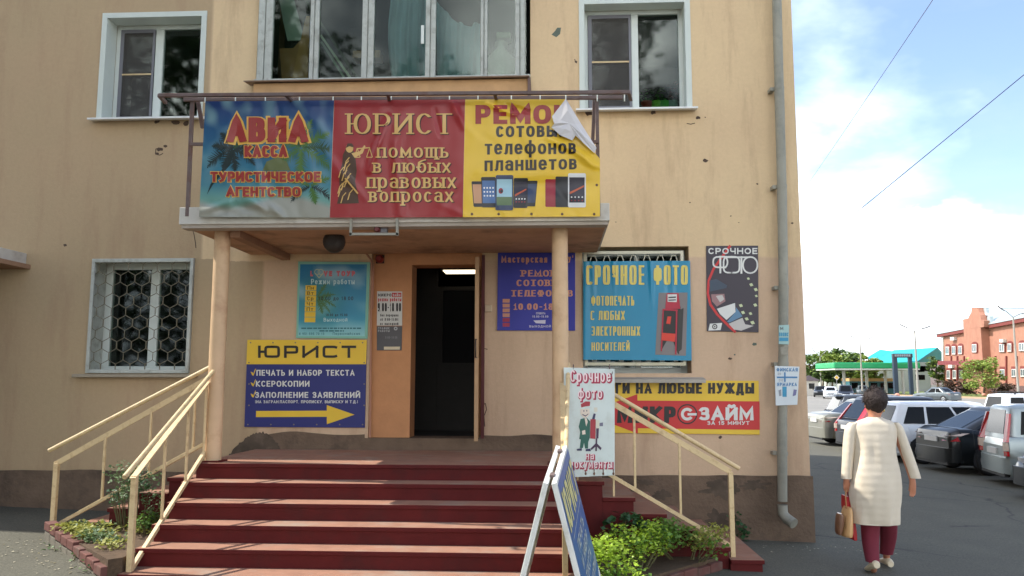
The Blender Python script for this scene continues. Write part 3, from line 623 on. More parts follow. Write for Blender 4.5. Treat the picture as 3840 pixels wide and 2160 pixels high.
# ------------------------------------------------------------------ things behind the balcony glass and on the window sill
def inbal(px, py, y=.3): return PY(px, py, y)
def sheet(name, label, cat, pts, y, m, th=.02, dy=0):
    s = MB(); P_ = [PY(px, py, y + dy * i) for i, (px, py) in enumerate(pts)]
    s.prism(P_, (0, th, 0)); base = min(P_, key=lambda v: v.z)
    return tag(s.build(name, m, base=base), label, cat)
M_card = mat('cardboard', (150, 108, 68), .9, .12, 5); M_curt = mat('grey_blue_gauze', (150, 168, 180), .95, .12, 3, bump=.6, bscale=70)
sheet('hardboard_sheet', 'brown hardboard sheet leaning behind the leftmost balcony pane', 'board', [(1062, 300), (1010, 300), (1012, 60), (1070, 20)], .75, mat('hardboard', (92, 66, 46), .9, .15))
sheet('cardboard_sheet', 'pale brown cardboard sheet standing behind the leftmost balcony pane', 'cardboard', [(1150, 310), (1058, 310), (1048, 182), (1100, 180), (1136, 140)], .45, M_card)
sheet('plywood_strip', 'narrow orange plywood strip leaning beside the first mullion', 'plywood', [(1153, 312), (1092, 312), (1118, 190), (1148, 60), (1160, 60)], .35, mat('plywood', (170, 122, 72), .85, .12, 4))
sheet('hanging_cloth', 'pale cloth hanging in the leftmost balcony pane', 'cloth', [(1048, 0), (1100, -10), (1118, 60), (1134, 120), (1128, 150), (1078, 152), (1062, 80)], .5, mat('pale_cloth', (150, 160, 148), .95, .1, 4))
for k, (a, b, lb) in enumerate((((1204, 135), (1330, 315), 'pale wooden slat leaning lowest behind the second balcony pane'), ((1207, 160), (1305, 312), 'second pale wooden slat behind the second balcony pane'), ((1120, -40), (1345, 300), 'long dark wooden slat leaning behind the second balcony pane'))):
    s = MB(); p0, p1 = PY(*a, .4 + .08 * k), PY(*b, .4 + .08 * k); s.bar(p0, p1, .03, .06, 0, (0, 1, 0)); tag(s.build('wooden_slat', mat('slat_wood_%d' % k, ((168, 170, 150), (140, 150, 136), (84, 84, 74))[k], .8, .15), base=p1), lb, 'slat', 'slats leaning in the balcony')
s = MB(); a = PY(1322, 218, .7); b = PY(1425, 188, .7); s.box((a.x, .7, a.z), (b.x, .9, b.z)); tag(s.build('cardboard_box', M_card, base=a, bevel=.004), 'small cardboard box behind the third balcony mullion', 'box')
def curtain(name, label, px0, px1, pyt, pyb, y, sag=None):
    s = MB(); n = 26; mm = 16; vs = []
    for j in range(mm + 1):
        for i in range(n + 1):
            u = i / n; v = j / mm; px = px0(v) + (px1(v) - px0(v)) * u
            top = pyt + (sag(u) if sag else 0)
            pt = PY(px, top + (pyb - top) * v, y); pt.y += .04 * sin(u * 19 + 2 * v) + .02 * sin(u * 41 + 3 * v); vs.append(pt)
    s.add(vs, [(j * (n + 1) + i, j * (n + 1) + i + 1, (j + 1) * (n + 1) + i + 1, (j + 1) * (n + 1) + i) for j in range(mm) for i in range(n)], 0, True)
    return tag(s.build(name, M_curt, base=PY((px0(1) + px1(1)) / 2, pyb, y)), label, 'curtain')
curtain('gauze_curtain', 'grey blue gauze curtain hanging straight behind the third balcony pane', lambda v: 1470 - 18 * sin(v * 3.1), lambda v: 1598, -40, 308, .28)
curtain('gauze_curtain', 'grey gauze curtain sagging in a curve behind the fourth balcony pane', lambda v: 1636, lambda v: 1800, 10, 306, .30, lambda u: 95 * sin(min(1, u * 1.1) * pi * .62) - 10)
s = MB(); c = PY(1880, 245, .45); M_sack = mat('grey_sack', (140, 142, 130), .95, .15, 5, bump=.4, bscale=25)
rings = [[Vector((c.x + rx * cos(a) * (1 + .12 * noise.noise(Vector((cos(a) * 2, sin(a) * 2, z * 3)))), .45 + .16 * sin(a), c.z + z)) for a in [2 * pi * k / 16 for k in range(16)]] for z, rx in ((-.24, .12), (-.2, .19), (-.05, .2), (.1, .17), (.18, .08), (.22, .05), (.27, .09))]
s.loft(rings); tag(s.build('tied_sack', M_sack, base=(c.x, .45, c.z - .24)), 'tied grey sack standing behind the rightmost balcony pane', 'sack')
s = MB(); c2 = PY(1890, 135, .6); s.box((c2.x - .1, .55, c2.z - .05), (c2.x + .09, .75, c2.z + .04)); tag(s.build('pale_bundle', mat('pale_bundle', (150, 152, 132), .95, .1), base=(c2.x, .6, c2.z - .05), bevel=.02), 'pale wrapped bundle on top of the tied sack', 'bundle')
def pot(px, label, mpot, mleaf, h=.16, n=26):
    b0 = PY(px, 392, .325); zb = H_UR[2] + .07
    t = thing('potted_plant', label, 'potted plant', (b0.x, .325, zb), 'potted plants on the upper window sill')
    s = MB(); s.loft([ell((b0.x, .325, zb + z), r_, r_, 14) for z, r_ in ((0, .05), (.11, .07), (.115, .076), (.13, .076))]); s.build('pot', mpot, t)
    s = MB()
    for k in range(n):
        a = random.uniform(0, 2 * pi); q = Vector((b0.x + cos(a) * random.uniform(0, .06), .325 + sin(a) * random.uniform(0, .06), zb + .13 + random.uniform(0, h)))
        dd = Vector((cos(a), sin(a), random.uniform(-.3, .8))).normalized() * .05; sd_ = dd.cross(Vector((0, 0, 1))).normalized() * .016
        s.add([q, q + dd * .5 + sd_, q + dd, q + dd * .5 - sd_], [(0, 1, 2, 3)])
    s.build('leaves', mleaf, t, fix=False)
gl = mat('house_plant_leaf', (110, 170, 70), .5, .2, 9)
pot(2426, 'potted plant in a dark red pot on the upper window sill', mat('red_pot', (190, 50, 36), .5), gl)
pot(2460, 'potted plant in a lime green pot next to the red pot', mat('lime_pot', (150, 215, 60), .5), gl)
pot(2490, 'potted plant in a green pot below the pink bloom', mat('green_pot', (110, 210, 90), .5), gl)
pot(2522, 'pale potted plant with pink blooms at the right of the window sill', mat('white_pot', (190, 200, 205), .5), mat('pink_bloom', (240, 140, 150), .6, .15), .22, 30)
# ------------------------------------------------------------------ entrance steps
YL = -1.62; RUN = .262; SX0, SX1 = -3.52, .15
st = thing('entrance_steps', 'maroon concrete entrance steps with a landing and two side flights', 'steps', (-1.7, -1.6, 0))
def step(x0, x1, y0, y1, z, lip=(0, 1, 0)):                            # lip: left, front, right overhang of the tread slab
    l, f, r_ = [k * .018 for k in lip]
    s = MB(); s.box((x0, y0, -.6), (x1, y1, z - .04)); s.build('riser', M_maroon, st)
    s = MB(); s.box((x0 - l, y0 - f, z - .04), (x1 + r_, y1, z), 0)
    for q in range(len(s.m)): s.m[q] = 1 if q == 1 else 0
    s.build('tread' if (x1 - x0) < 4 and z < .89 else 'landing', [M_maroon, M_tread], st, bevel=.006)
step(SX0, SX1, YL, -.024, .9, (1, 1, 1))
for k in range(1, 6): step(SX0, SX1, YL - RUN * k, YL - RUN * (k - 1) - .001, .9 - .15 * k, (1, 1, 1))
for k in range(1, 6): step(SX1 + .295 * (k - 1) + .001, SX1 + .295 * k, -1.56, -.024, .9 - .15 * k, (0, 1, 1))
step(SX1 + .295 * 5 + .001, SX1 + .295 * 6, -1.62, -.024, .05, (0, 1, 1))
for k in range(1, 5): step(SX0 - .295 * k, SX0 - .295 * (k - 1) - .001, -1.56, -.024, .9 - .15 * k, (1, 1, 0))
# planting beds between the flights
M_soil = mat('soil', (84, 66, 48), .95, .3, 12, bump=.6, bscale=40)
M_brick = mat('maroon_kerb_brick', (100, 60, 52), .85, .2, 8, dirt=(96, 88, 78), dscale=5, damt=.6)
def bed(pts, label, z0, z1, za):
    t = thing('planter', label, 'planter', pts[0] + (0,))
    s = MB(); s.prism([(x, y, -.4) for x, y in pts], (0, 0, .4 + za)); s.build('soil', M_soil, t)
    s = MB(); (ax, ay), (bx, by) = pts[0], pts[1]; n = 9
    for i in range(n):
        u0, u1 = (i + .015) / n, (i + .985) / n; p0 = Vector((ax + (bx - ax) * u0, ay + (by - ay) * u0, 0)); p1 = Vector((ax + (bx - ax) * u1, ay + (by - ay) * u1, 0))
        zt = z0 + (z1 - z0) * (i + .5) / n + random.uniform(-.012, .012)
        p0.z = p1.z = zt - .06; s.bar(p0, p1, .10, .08)
        p0.z = p1.z = zt - .26; s.bar(p0, p1, .085, .30, 1)
    s.build('kerb', [M_brick, mat('kerb_concrete', (112, 106, 94), .9, .2, 8)], t, bevel=.008)
    return t
bed([(-4.98, -1.60), (-3.60, -2.98), (-3.525, -2.9), (-3.525, -1.57)], 'low planting bed with a worn brick edge left of the steps', .36, .24, .27)
bed([(1.52, -1.58), (.24, -2.98), (.17, -2.9), (.17, -1.57)], 'low planting bed with bright leaves right of the steps', .05, .06, .06)

# ------------------------------------------------------------------ plants
def leaves(mb, q, n, spread, size, m=0, up=.4, flat=.5):
    for _ in range(n):
        while True:
            o = Vector((random.uniform(-1, 1), random.uniform(-1, 1), random.uniform(-1, 1)))
            if o.length < 1: break
        p = Vector(q) + Vector((o.x * spread[0], o.y * spread[1], o.z * spread[2]))
        a = random.uniform(0, 2 * pi); d = Vector((cos(a), sin(a), random.uniform(-.5, .9) * up)).normalized() * size * random.uniform(.6, 1.3)
        nrm = Vector((random.uniform(-1, 1), random.uniform(-1, 1), random.uniform(.2, 1.6))).normalized(); s_ = d.cross(nrm).normalized() * d.length * flat
        mb.add([p, p + d * .5 + s_, p + d, p + d * .5 - s_], [(0, 1, 2, 3)], m)
ML1 = mat('bright_leaf', (158, 186, 58), .5, .3, 14, trans=.35); ML2 = mat('mid_leaf', (96, 132, 48), .5, .3, 12, trans=.25); ML3 = mat('dark_leaf', (46, 84, 44), .5, .25, 12, trans=.15); ML4 = mat('yellow_leaf', (150, 152, 70), .6, .3, 14, trans=.3); ML5 = mat('grey_green_leaf', (92, 116, 72), .6, .25, 14, trans=.2)
M_stem = mat('plant_stem', (88, 84, 50), .8, .2)
def plant(name, label, base, blobs, mats, stems=8, cat='plant', group=None):
    t = thing(name, label, cat, base, group)
    s = MB()
    for q, n, sp, sz, m in blobs: leaves(s, q, n, sp, sz, m)
    s.build('leaves', mats, t, fix=False)
    s = MB()
    for k in range(stems):
        q = random.choice(blobs); tgt = Vector(q[0]) + Vector((random.uniform(-.5, .5) * q[2][0], random.uniform(-.5, .5) * q[2][1], random.uniform(-.2, .5) * q[2][2]))
        b = Vector((tgt.x * .5 + base[0] * .5, tgt.y * .5 + base[1] * .5, base[2] - .04)); s.tube([b, (b + tgt) / 2 + Vector((random.uniform(-.02, .02), 0, 0)), tgt], [.006, .005, .003], 5)
    s.build('stems', M_stem, t)
    return t
# right bed
bl = []
for i in range(26):
    u = random.random(); v = random.random(); x = .30 + u * .85; y = -2.85 + u * .95 + v * .35
    bl.append(((x, y, .27 + .10 * random.random()), 95, (.14, .14, .12), .034, 0 if (u < .7 and random.random() < .8) else 1))
for i in range(12): bl.append(((random.uniform(.28, .75), random.uniform(-3.0, -2.6), random.uniform(.05, .2)), 70, (.12, .08, .12), .032, random.choice((0, 0, 1))))
plant('leafy_plant', 'bright yellow green leafy plants spilling from the right planting bed', (.6, -2.4, .13), bl, [ML1, ML2], 30)
bl = [((random.uniform(.9, 1.45), random.uniform(-1.95, -1.66), random.uniform(.2, .34)), 80, (.15, .12, .10), .034, random.choice((0, 1))) for _ in range(12)]
plant('leafy_plant', 'duller green plants at the right end of the right planting bed', (1.2, -1.8, .12), bl, [ML2, ML4], 14)
bl = [((.66, -1.74, .43), 40, (.13, .09, .09), .075, 0), ((.84, -1.72, .36), 30, (.12, .09, .07), .07, 0), ((.52, -1.72, .34), 26, (.1, .09, .08), .07, 0)]
plant('broad_leaf_plant', 'dark green broad leaved plant against the side steps', (.64, -1.74, .13), bl, [ML3], 12)
bl = [((random.uniform(.2, .4), random.uniform(-3.2, -3.05), random.uniform(.1, .3)), 30, (.06, .05, .08), .035, 0) for _ in range(4)]
plant('leafy_plant', 'small sprig of pale leaves beside the sandwich board', (.28, -3.1, 0), bl, [ML1], 5)
bl = [((random.uniform(1.98, 2.1), random.uniform(-.2, -.06), random.uniform(.0, .3)), 26, (.07, .05, .08), .045, 0) for _ in range(4)]
plant('leafy_plant', 'dark weed growing at the foot of the wall beside the rail post', (2.0, -.1, -.06), bl, [ML3], 4)
# left bed
bl = [((random.uniform(-4.75, -3.75), 0, 0), 60, (.14, .12, .05), .034, random.choice((0, 0, 1))) for _ in range(24)]
bl = [((q[0][0], -1.72 - random.random() * min(1.0, max(.05, q[0][0] + 4.85)), .31), *q[1:]) for q in bl]
plant('ground_cover', 'yellowish ground cover filling the left planting bed', (-4.0, -1.9, .25), bl, [ML4, ML5], 20)
bl = [((-4.05 + random.uniform(-.2, .22), -1.78 + random.uniform(-.14, .12), .42 + .42 * random.random()), 55, (.10, .10, .10), .028, random.choice((0, 0, 1))) for _ in range(20)]
plant('small_shrub', 'small grey green shrub beside the left handrail', (-4.05, -1.78, .27), bl, [ML5, ML3], 24, 'shrub')
bl = [((-3.75 + random.uniform(-.15, .15), -1.95 + random.uniform(-.1, .2), .33 + .1 * random.random()), 60, (.1, .1, .07), .03, 0) for _ in range(7)]
plant('leafy_plant', 'fresh green plants between the small shrub and the steps', (-3.75, -1.95, .27), bl, [ML2], 8)
bl = [((-4.55 + .35 * i + random.uniform(-.1, .1), -2.12 - .35 * i + random.uniform(-.05, .05), .16), 26, (.12, .06, .07), .028, 0) for i in range(3)]
plant('leafy_plant', 'weeds hanging over the kerb of the left planting bed', (-4.3, -2.4, .1), bl, [ML5], 6)

# ------------------------------------------------------------------ canopy on two columns
cn = thing('entrance_canopy', 'flat white canopy slab on two cream pipe columns over the steps', 'canopy', (-1.6, -.9, .9))
s = MB(); s.box((-3.74, -1.79, 3.245), (.53, .0, 3.42)); s.build('slab', M_slab, cn, bevel=.006)
s = MB(); s.box((-3.70, -1.60, 3.225), (.50, -.002, 3.2445)); s.build('soffit', mat('soffit_paint', (182, 142, 110), .9, .2, 3, dirt=(84, 62, 48), dscale=2, damt=.6), cn)
s = MB(); s.box((-3.72, -1.77, 3.21), (.515, -1.62, 3.244)); s.build('drip_edge', mat('canopy_edge', (168, 158, 146), .85, .1, 5), cn)
s = MB()
s.box((-3.3, -1.58, 3.15), (-3.2, -.02, 3.224))
s.build('beam', mat('canopy_beam', (150, 112, 86), .85, .15), cn)
for cx in (-3.42, .05):
    s = MB(); s.loft([ell((cx, -1.48, z), r_, r_, 24) for z, r_ in ((.902, .082), (3.243, .080))]); c_ = s.build('column', mat('column_paint', (205, 172, 134), .6, .10, 2.2, dirt=(170, 128, 96), dscale=3, damt=.6), cn)
    s = MB(); s.box((cx - .13, -1.6, .9), (cx + .11, -1.38, .915)); s.build('base_plate', M_maroon, cn)

# ------------------------------------------------------------------ handrails
def rail_thing(label, base, tubes, flats, bots, posts, fw_=.012):
    t = thing('handrail', label, 'handrail', base, 'handrails of the entrance steps')
    s = MB()
    for a, b in tubes: s.tube([a, b], .021, 10)
    s.build('rail', M_cream, t)
    for nm, lst, w_, h_ in (('flat_bar', flats, fw_, .066 - fw_), ('bottom_bar', bots, .035, .035)):
        s = MB()
        for a, b in lst: s.bar(a, b, w_, h_)
        s.build(nm, M_cream, t, bevel=.003)
    for a, b, th in posts:
        s = MB(); s.bar(a, b, th, th, 0, (0, 1, 0)); s.build('post' if th > .03 else 'baluster', M_cream, t, bevel=.003)
def Q(px, py): return PX(px, py, -3.48)
tp0 = Vector((-3.42, -1.40, 1.87)); tp1 = Q(466, 1790)
f0, f1 = Q(779, 1432), Q(497, 1795); b0, b1 = Q(768, 1695), Q(492, 2135)
def atY(a, b, y): return a + (b - a) * ((y - a.y) / (b.y - a.y))
def atX(a, b, x): return a + (b - a) * ((x - a.x) / (b.x - a.x))
def front_rail(label, X0):
    sh = Vector((X0 + 3.48, 0, 0)); ps = []
    for y, th in ((-1.56, .022), (-1.93, .022), (-2.36, .022), (-2.86, .045)):
        top = atY(f0, f1, y); bot = atY(b0, b1, y)
        k = max(0, math.ceil((YL - y) / RUN - 1e-6)); zt = .9 - .15 * k
        if th > .03: bot = Vector((-3.48, y, zt))
        elif y < -1.5 and y > -1.6: bot = Vector((-3.48, y, .75)) if y < YL else Vector((-3.48, y, .9))
        ps.append((top + sh, bot + sh, th))
    rail_thing(label, (X0, -2.2, .6), [(Vector((X0 + .06, -1.42, 1.87)), tp1 + sh)], [(f0 + sh, f1 + sh)], [(b0 + sh, b1 + sh)], ps, .054)
front_rail('left handrail of the front steps, sunlit cream paint, nearest the camera', -3.48)
front_rail('right handrail of the front steps, end on behind the sandwich board', .07)
def side_rail(label, px):
    R_ = lambda x, y: PY(x, y, -1.5)
    t0, t1 = R_(*px[0]), R_(*px[1]); f0_, f1_ = R_(*px[2]), R_(*px[3]); c0, c1 = R_(*px[4]), R_(*px[5])
    ps = []
    for x, th, full in px[6]:
        xx = R_(x, 1700).x; top = atX(f0_, f1_, xx); bot = atX(c0, c1, xx)
        if full is not None: bot = Vector((xx, -1.5, full))
        ps.append((top, bot, th))
    rail_thing(label, ((t0.x + t1.x) / 2, -1.5, .3), [(t0, t1)], [(f0_, f1_)], [(c0, c1)], ps)
side_rail('handrail of the left side flight, running down in front of the grille window', [(815, 1363), (184, 1690), (800, 1408), (205, 1742), (770, 1662), (214, 1968), [(216, .045, .17), (392, .022, None), (560, .02, None), (722, .02, None)]])
side_rail('handrail of the right side flight, running down below the yellow and red banner', [(2110, 1366), (2772, 1757), (2112, 1405), (2740, 1770), (2150, 1700), (2740, 2046), [(2737, .045, .0), (2548, .022, None), (2380, .022, None), (2300, .02, .6), (2165, .02, .75)]])

# ------------------------------------------------------------------ banner frame and the three banners
bfm = thing('banner_frame', 'rusty steel tube frame carrying the three banners over the canopy', 'frame', (-1.6, -1.8, 3.42))
def F1(x, y): return PY(x, y, -1.98)
def F2(x, y): return PY(x, y, -1.80)
s = MB(); s.bar(F1(596, 358), F1(2360, 346), .035, .035); s.bar(F2(690, 374), F2(2335, 366), .035, .035); s.build('top_rail', M_rust, bfm, bevel=.003)
s = MB()
for px in (596, 1072, 1454, 1855, 2358):
    a = F1(px, 358 - (px - 596) * .0068); b = PY(px + 26 if px < 1400 else px + 8, 372, -1.80); b.z = a.z - .01; s.bar(a, b, .03, .03)
s.build('tie', M_rust, bfm)
for pts in (((722, 376), (703, 812)), ((742, 376), (760, 480)), ((2238, 376), (2245, 812)), ((2229, 380), (2215, 700))):
    s = MB(); y_ = -1.78 if pts[0][0] in (722, 2238) else -1.70; s.bar(PY(*pts[0], y_), PY(*pts[1], y_), .035, .035, 0, (0, 1, 0)); s.build('post', M_rust, bfm, bevel=.003)
s = MB(); s.bar(F2(716, 541), F2(766, 541), .03, .03); s.bar(F2(2205, 532), F2(2245, 532), .03, .03); s.bar(PY(705, 808, -1.76), PY(2245, 808, -1.76), .03, .03); s.build('tie', M_rust, bfm)
s = MB()
for px in (770, 884, 996, 1124, 1250, 1356, 1468, 1565, 1686, 1793, 1918, 2026, 2122, 2240, 2342):
    a = PY(px, 362 - (px - 770) * .004, -1.825); s.tube([a + Vector((0, 0, .01)), a + Vector((0, -.006, -.02)), a + Vector((0, 0, -.065))], .006, 5)
s.build('wire_tie', M_white, bfm)

CRE = []
def crease(x0, y0, x1, y1, w_, a): CRE.append((x0, y0, x1, y1, w_, a))
random.seed(21)
for _ in range(64):
    x = random.uniform(770, 2240); y = random.uniform(380, 810); an = random.gauss(1.25, .55); l = random.uniform(60, 240)
    crease(x, y, x + l * cos(an), y + l * sin(an), random.uniform(8, 22), random.uniform(-.012, .012))
crease(1455, 440, 1385, 640, 13, -.035); crease(1480, 540, 1500, 800, 16, -.018); crease(760, 790, 860, 760, 14, -.03); crease(880, 770, 960, 790, 16, .03); crease(930, 745, 1000, 790, 14, -.04); crease(1010, 770, 1060, 815, 14, -.035); crease(790, 770, 890, 800, 22, .03)
crease(1700, 385, 1740, 480, 12, -.018); crease(2150, 560, 2230, 620, 14, -.03); crease(1830, 390, 1930, 430, 10, -.02); crease(1900, 395, 1985, 420, 9, .02)
crease(2060, 520, 2140, 560, 14, -.02); crease(1790, 700, 2240, 690, 30, .02)
def warp(px, py):
    v = .010 * noise.noise(Vector((px * .006, py * .004, 0))) + .005 * noise.noise(Vector((px * .02, py * .012, 3))) + .010 * sin(px * .013) * (py - 370) / 440
    for x0, y0, x1, y1, w_, a in CRE:
        dx, dy = x1 - x0, y1 - y0; L2 = dx * dx + dy * dy; t = ((px - x0) * dx + (py - y0) * dy) / L2
        tt = max(0, min(1, t)); d2 = (px - x0 - tt * dx) ** 2 + (py - y0 - tt * dy) ** 2
        if d2 < 9 * w_ * w_: v += 1.35 * a * math.exp(-d2 / (w_ * w_)) * (1 - abs(2 * tt - 1) * .6)
    return v
def bmap(px, py, d=0):
    p = PY(px, py, -1.845 + warp(px, py)); p.y -= d * 1.5; return p
bmap.warped = 1
def vinyl(name, rgb=None):
    m = mat(name, rgb or (255, 255, 255), .32, .05, 3, spec=.45)
    if rgb is None:
        a = m.node_tree.nodes.new('ShaderNodeAttribute'); a.attribute_name = 'print'; m.node_tree.links.new(a.outputs['Color'], m.node_tree.nodes['Principled BSDF'].inputs['Base Color'])
    return m
def cloth(name, cor, m, fm, nx_, ny_, parent, colf=None, cut=None, th=.004):
    (ax, ay), (bx, by), (cx, cy), (dx, dy) = cor; s = MB(); cols = []
    for j in range(ny_ + 1):
        for i in range(nx_ + 1):
            u, v = i / nx_, j / ny_; x = (ax * (1 - u) + bx * u) * (1 - v) + (dx * (1 - u) + cx * u) * v; y = (ay * (1 - u) + by * u) * (1 - v) + (dy * (1 - u) + cy * u) * v
            if cut: x, y = cut(x, y)
            s.v.append(fm(x, y, 0)); cols.append(colf(u, v) if colf else None)
    for j in range(ny_):
        for i in range(nx_): s.f.append([j * (nx_ + 1) + i, (j + 1) * (nx_ + 1) + i, (j + 1) * (nx_ + 1) + i + 1, j * (nx_ + 1) + i + 1]); s.m.append(0); s.sm.append(True)
    o = s.build(name, m, parent, fix=False)
    if colf:
        at = o.data.color_attributes.new('print', 'FLOAT_COLOR', 'POINT')
        for k, c in enumerate(cols): at.data[k].color = c
    return o
def mixc(a, b, t): t = max(0, min(1, t)); return tuple(x + (y - x) * t for x, y in zip(a, b))
def beach(u, v):
    n = noise.noise(Vector((u * 3, v * 5, 1))); n2 = noise.noise(Vector((u * 9, v * 7, 4)))
    c = mixc(C3(24, 56, 108), C3(34, 96, 126), v * 2.2 + n * .35); c = mixc(c, C3(70, 134, 142), (v - .35) * 1.6 + n * .3)
    c = mixc(c, C3(120, 156, 160), max(0, n2 + .1) * 1.1 * (1 - v)); c = mixc(c, C3(104, 150, 140), (v - .72) * 8)
    return mixc(c, C3(150, 150, 138), (v - .84 - .05 * sin(u * 7)) * 18)
def frond(mb, fm, x, y, L, ang, droop, m, wd=26, n=16, d=.0012):
    for k in range(n):
        t = (k + 1) / n; a = ang + droop * t * t; px = x + L * t * cos(ang + droop * t * .5); py = y + L * t * sin(ang + droop * t * .5)
        w_ = wd * sin(pi * min(1, t * .9 + .12)) * random.uniform(.7, 1.2)
        for sg in (-1, 1):
            b = a + sg * random.uniform(.7, 1.15); q = (px + w_ * cos(b), py + w_ * sin(b)); o = 3.2
            poly(mb, fm, [(px - o * cos(a), py - o * sin(a)), q, (px + o * cos(a), py + o * sin(a))], d + .0001 * (k % 5), m)
tb = thing('travel_banner', 'blue beach banner with red outlined lettering, left of the three banners', 'banner', tuple(bmap(1000, 812)), 'banners on the canopy frame')
cloth('sheet', [(770, 380), (1253, 376), (1236, 816), (746, 813)], vinyl('print_vinyl'), bmap, 110, 90, tb, beach)
def clampmap(fm, x0, x1, y0, y1):
    f = lambda x, y, d=0: fm(min(max(x, x0), x1), min(max(y, y0), y1), d)
    f.warped = 1; return f
s = MB(); cm = clampmap(bmap, 776, 1236, 384, 806)
for a, dr in ((-2.7, -.5), (-2.2, -.3), (-1.4, .4), (-.7, .5), (-.2, .7), (.4, .5), (2.7, -.7), (1.6, 0)): frond(s, cm, 1130, 555, random.uniform(110, 170), a, dr, random.choice((0, 1)), 34, 22)
for a, dr in ((-2.8, -.4), (-2.0, -.5), (-.9, .5), (-.3, .8), (.3, .7), (2.9, -.8), (2.3, -.5), (1.4, .2)): frond(s, cm, 875, 560, random.uniform(80, 130), a, dr, random.choice((2, 2, 1)), 30, 20)
for a, dr in ((-2.6, -.6), (-.7, .6), (.2, .9), (2.9, -.9), (1.2, .2)): frond(s, cm, 1165, 700, random.uniform(70, 110), a, dr, random.choice((0, 1, 2)), 24, 16)
poly(s, cm, [(868, 560), (882, 562), (862, 620), (800, 690), (752 + 24, 730), (790, 690), (848, 615)], .001, 2)
poly(s, cm, [(985, 640), (1000, 606), (1040, 590), (1075, 606), (1090, 640)], .0019, 3)
s.build('palm_print', [vinyl('palm_green', (74, 110, 52)), vinyl('palm_dark', (44, 74, 46)), vinyl('palm_shade', (28, 44, 44)), vinyl('hut_green', (96, 104, 62))], tb, fix=False)
V_red = vinyl('vinyl_red', (150, 48, 44)); V_yel = vinyl('vinyl_yellow', (226, 178, 82)); V_dk = vinyl('vinyl_dark', (44, 36, 30)); V_gold = vinyl('vinyl_gold', (208, 168, 98)); V_gold2 = vinyl('vinyl_pale_gold', (206, 196, 140)); V_wh = vinyl('vinyl_white', (226, 226, 224))
def lettering(parent, name, items, fm, mats, **kw):
    s = MB()
    for it in items:
        a = dict(kw); a.update(it[-1] if isinstance(it[-1], dict) else {}); t, x0, x1, yb, yt = it[:5]
        if a.pop('halo', 0):
            text(s, t, fm, x0, x1, yb, yt, grow=a.get('hg', .2), m=1, d=.0024, **{k: v for k, v in a.items() if k not in ('hg', 'grow', 'm', 'd', 'serif')})
        a.pop('hg', None); text(s, t, fm, x0, x1, yb, yt, **dict(dict(d=.0085 if a.get('sub') else .0048), **a))
    return s.build(name, mats, parent, fix=False)
lettering(tb, 'lettering', [('АВИА', 852, 1157, 535, 442, dict(tv=.31, th=.23)), ('КАССА', 918, 1079, 590, 547, dict(tv=.29, th=.22)), ('ТУРИСТИЧЕСКОЕ', 791, 1203, 683, 645, dict(tv=.28, th=.22)), ('АГЕНТСТВО', 850, 1129, 738, 702, dict(tv=.28, th=.22))], bmap, [V_red, V_yel], halo=1, hg=.27, gap=.10, e=3, sub=6, jit=.015)

lb = thing('lawyer_banner', 'dark red banner with gold serif lettering, middle of the three banners', 'banner', tuple(bmap(1490, 812)), 'banners on the canopy frame')
cloth('sheet', [(1254, 376), (1744, 373), (1735, 814), (1237, 816)], vinyl('vinyl_maroon', (148, 38, 40)), bmap, 110, 90, lb)
gl_ = [('ЮРИСТ', 1302, 1696, 503, 426, dict(tv=.17, th=.06)), ('помощь', 1414, 1682, 592, 540, dict(tv=.17, th=.085)), ('в любых', 1400, 1690, 648, 598, dict(tv=.17, th=.085)), ('правовых', 1376, 1710, 706, 652, dict(tv=.17, th=.085)), ('вопросах', 1385, 1700, 758, 706, dict(tv=.17, th=.085))]
s = MB()
for i, (t, x0, x1, yb, yt, a) in enumerate(gl_):
    text(s, t, bmap, x0 + 3, x1 + 3, yb + 3, yt + 3, m=1, d=.0012, serif=True, e=2.1, gap=.2, sub=6, grow=.12, **a); text(s, t, bmap, x0, x1, yb, yt, m=0 if i != 0 else 0, d=.003, serif=True, e=2.1, gap=.2, sub=6, **a)
s.build('lettering', [V_gold, vinyl('vinyl_brown', (70, 22, 20)), V_gold2], lb, fix=False)
# the robed figure with scales
s = MB(); fm = bmap
poly(s, fm, [(1296, 560), (1316, 556), (1330, 572), (1334, 600), (1338, 640), (1332, 680), (1340, 720), (1346, 762), (1300, 764), (1264, 764), (1274, 720), (1272, 660), (1284, 610), (1286, 580)], .001, 0)
disc(s, fm, 1311, 556, 14, 17, .0014, 1); poly(s, fm, [(1296, 556), (1304, 538), (1320, 538), (1328, 550), (1322, 552), (1308, 548)], .0018, 0)
for i in range(12):
    x0 = 1292 + random.uniform(-8, 34); y0 = 590 + i * 12; a = [(x0, y0), (x0 - 12, y0 + 16), (x0 - 18, y0 + 40)]
    for p0, p1 in zip(a, a[1:]): poly(s, fm, [(p0[0], p0[1]), (p0[0] + 4, p0[1] + 1), (p1[0] + 3, p1[1]), (p1[0] - 1, p1[1])], .002 + i * .00005, 1)
poly(s, fm, [(1318, 575), (1352, 568), (1366, 545), (1371, 548), (1360, 575), (1330, 592)], .0016, 1)
poly(s, fm, [(1292, 670), (1297, 667), (1345, 725), (1340, 728)], .0022, 1)
for cx, cy in ((1340, 590), (1386, 590)):
    for p0, p1 in (((cx - 11, cy), (cx + 11, cy)), ((cx - 11, cy), (cx, cy - 34)), ((cx + 11, cy), (cx, cy - 34))):
        dx, dy = p1[0] - p0[0], p1[1] - p0[1]; l = math.hypot(dx, dy); ox, oy = -dy / l * 1.6, dx / l * 1.6; poly(s, fm, [(p0[0] + ox, p0[1] + oy), (p0[0] - ox, p0[1] - oy), (p1[0] - ox, p1[1] - oy), (p1[0] + ox, p1[1] + oy)], .002, 1)
poly(s, fm, [(1338, 556), (1388, 552), (1388, 556), (1338, 560)], .0024, 1)
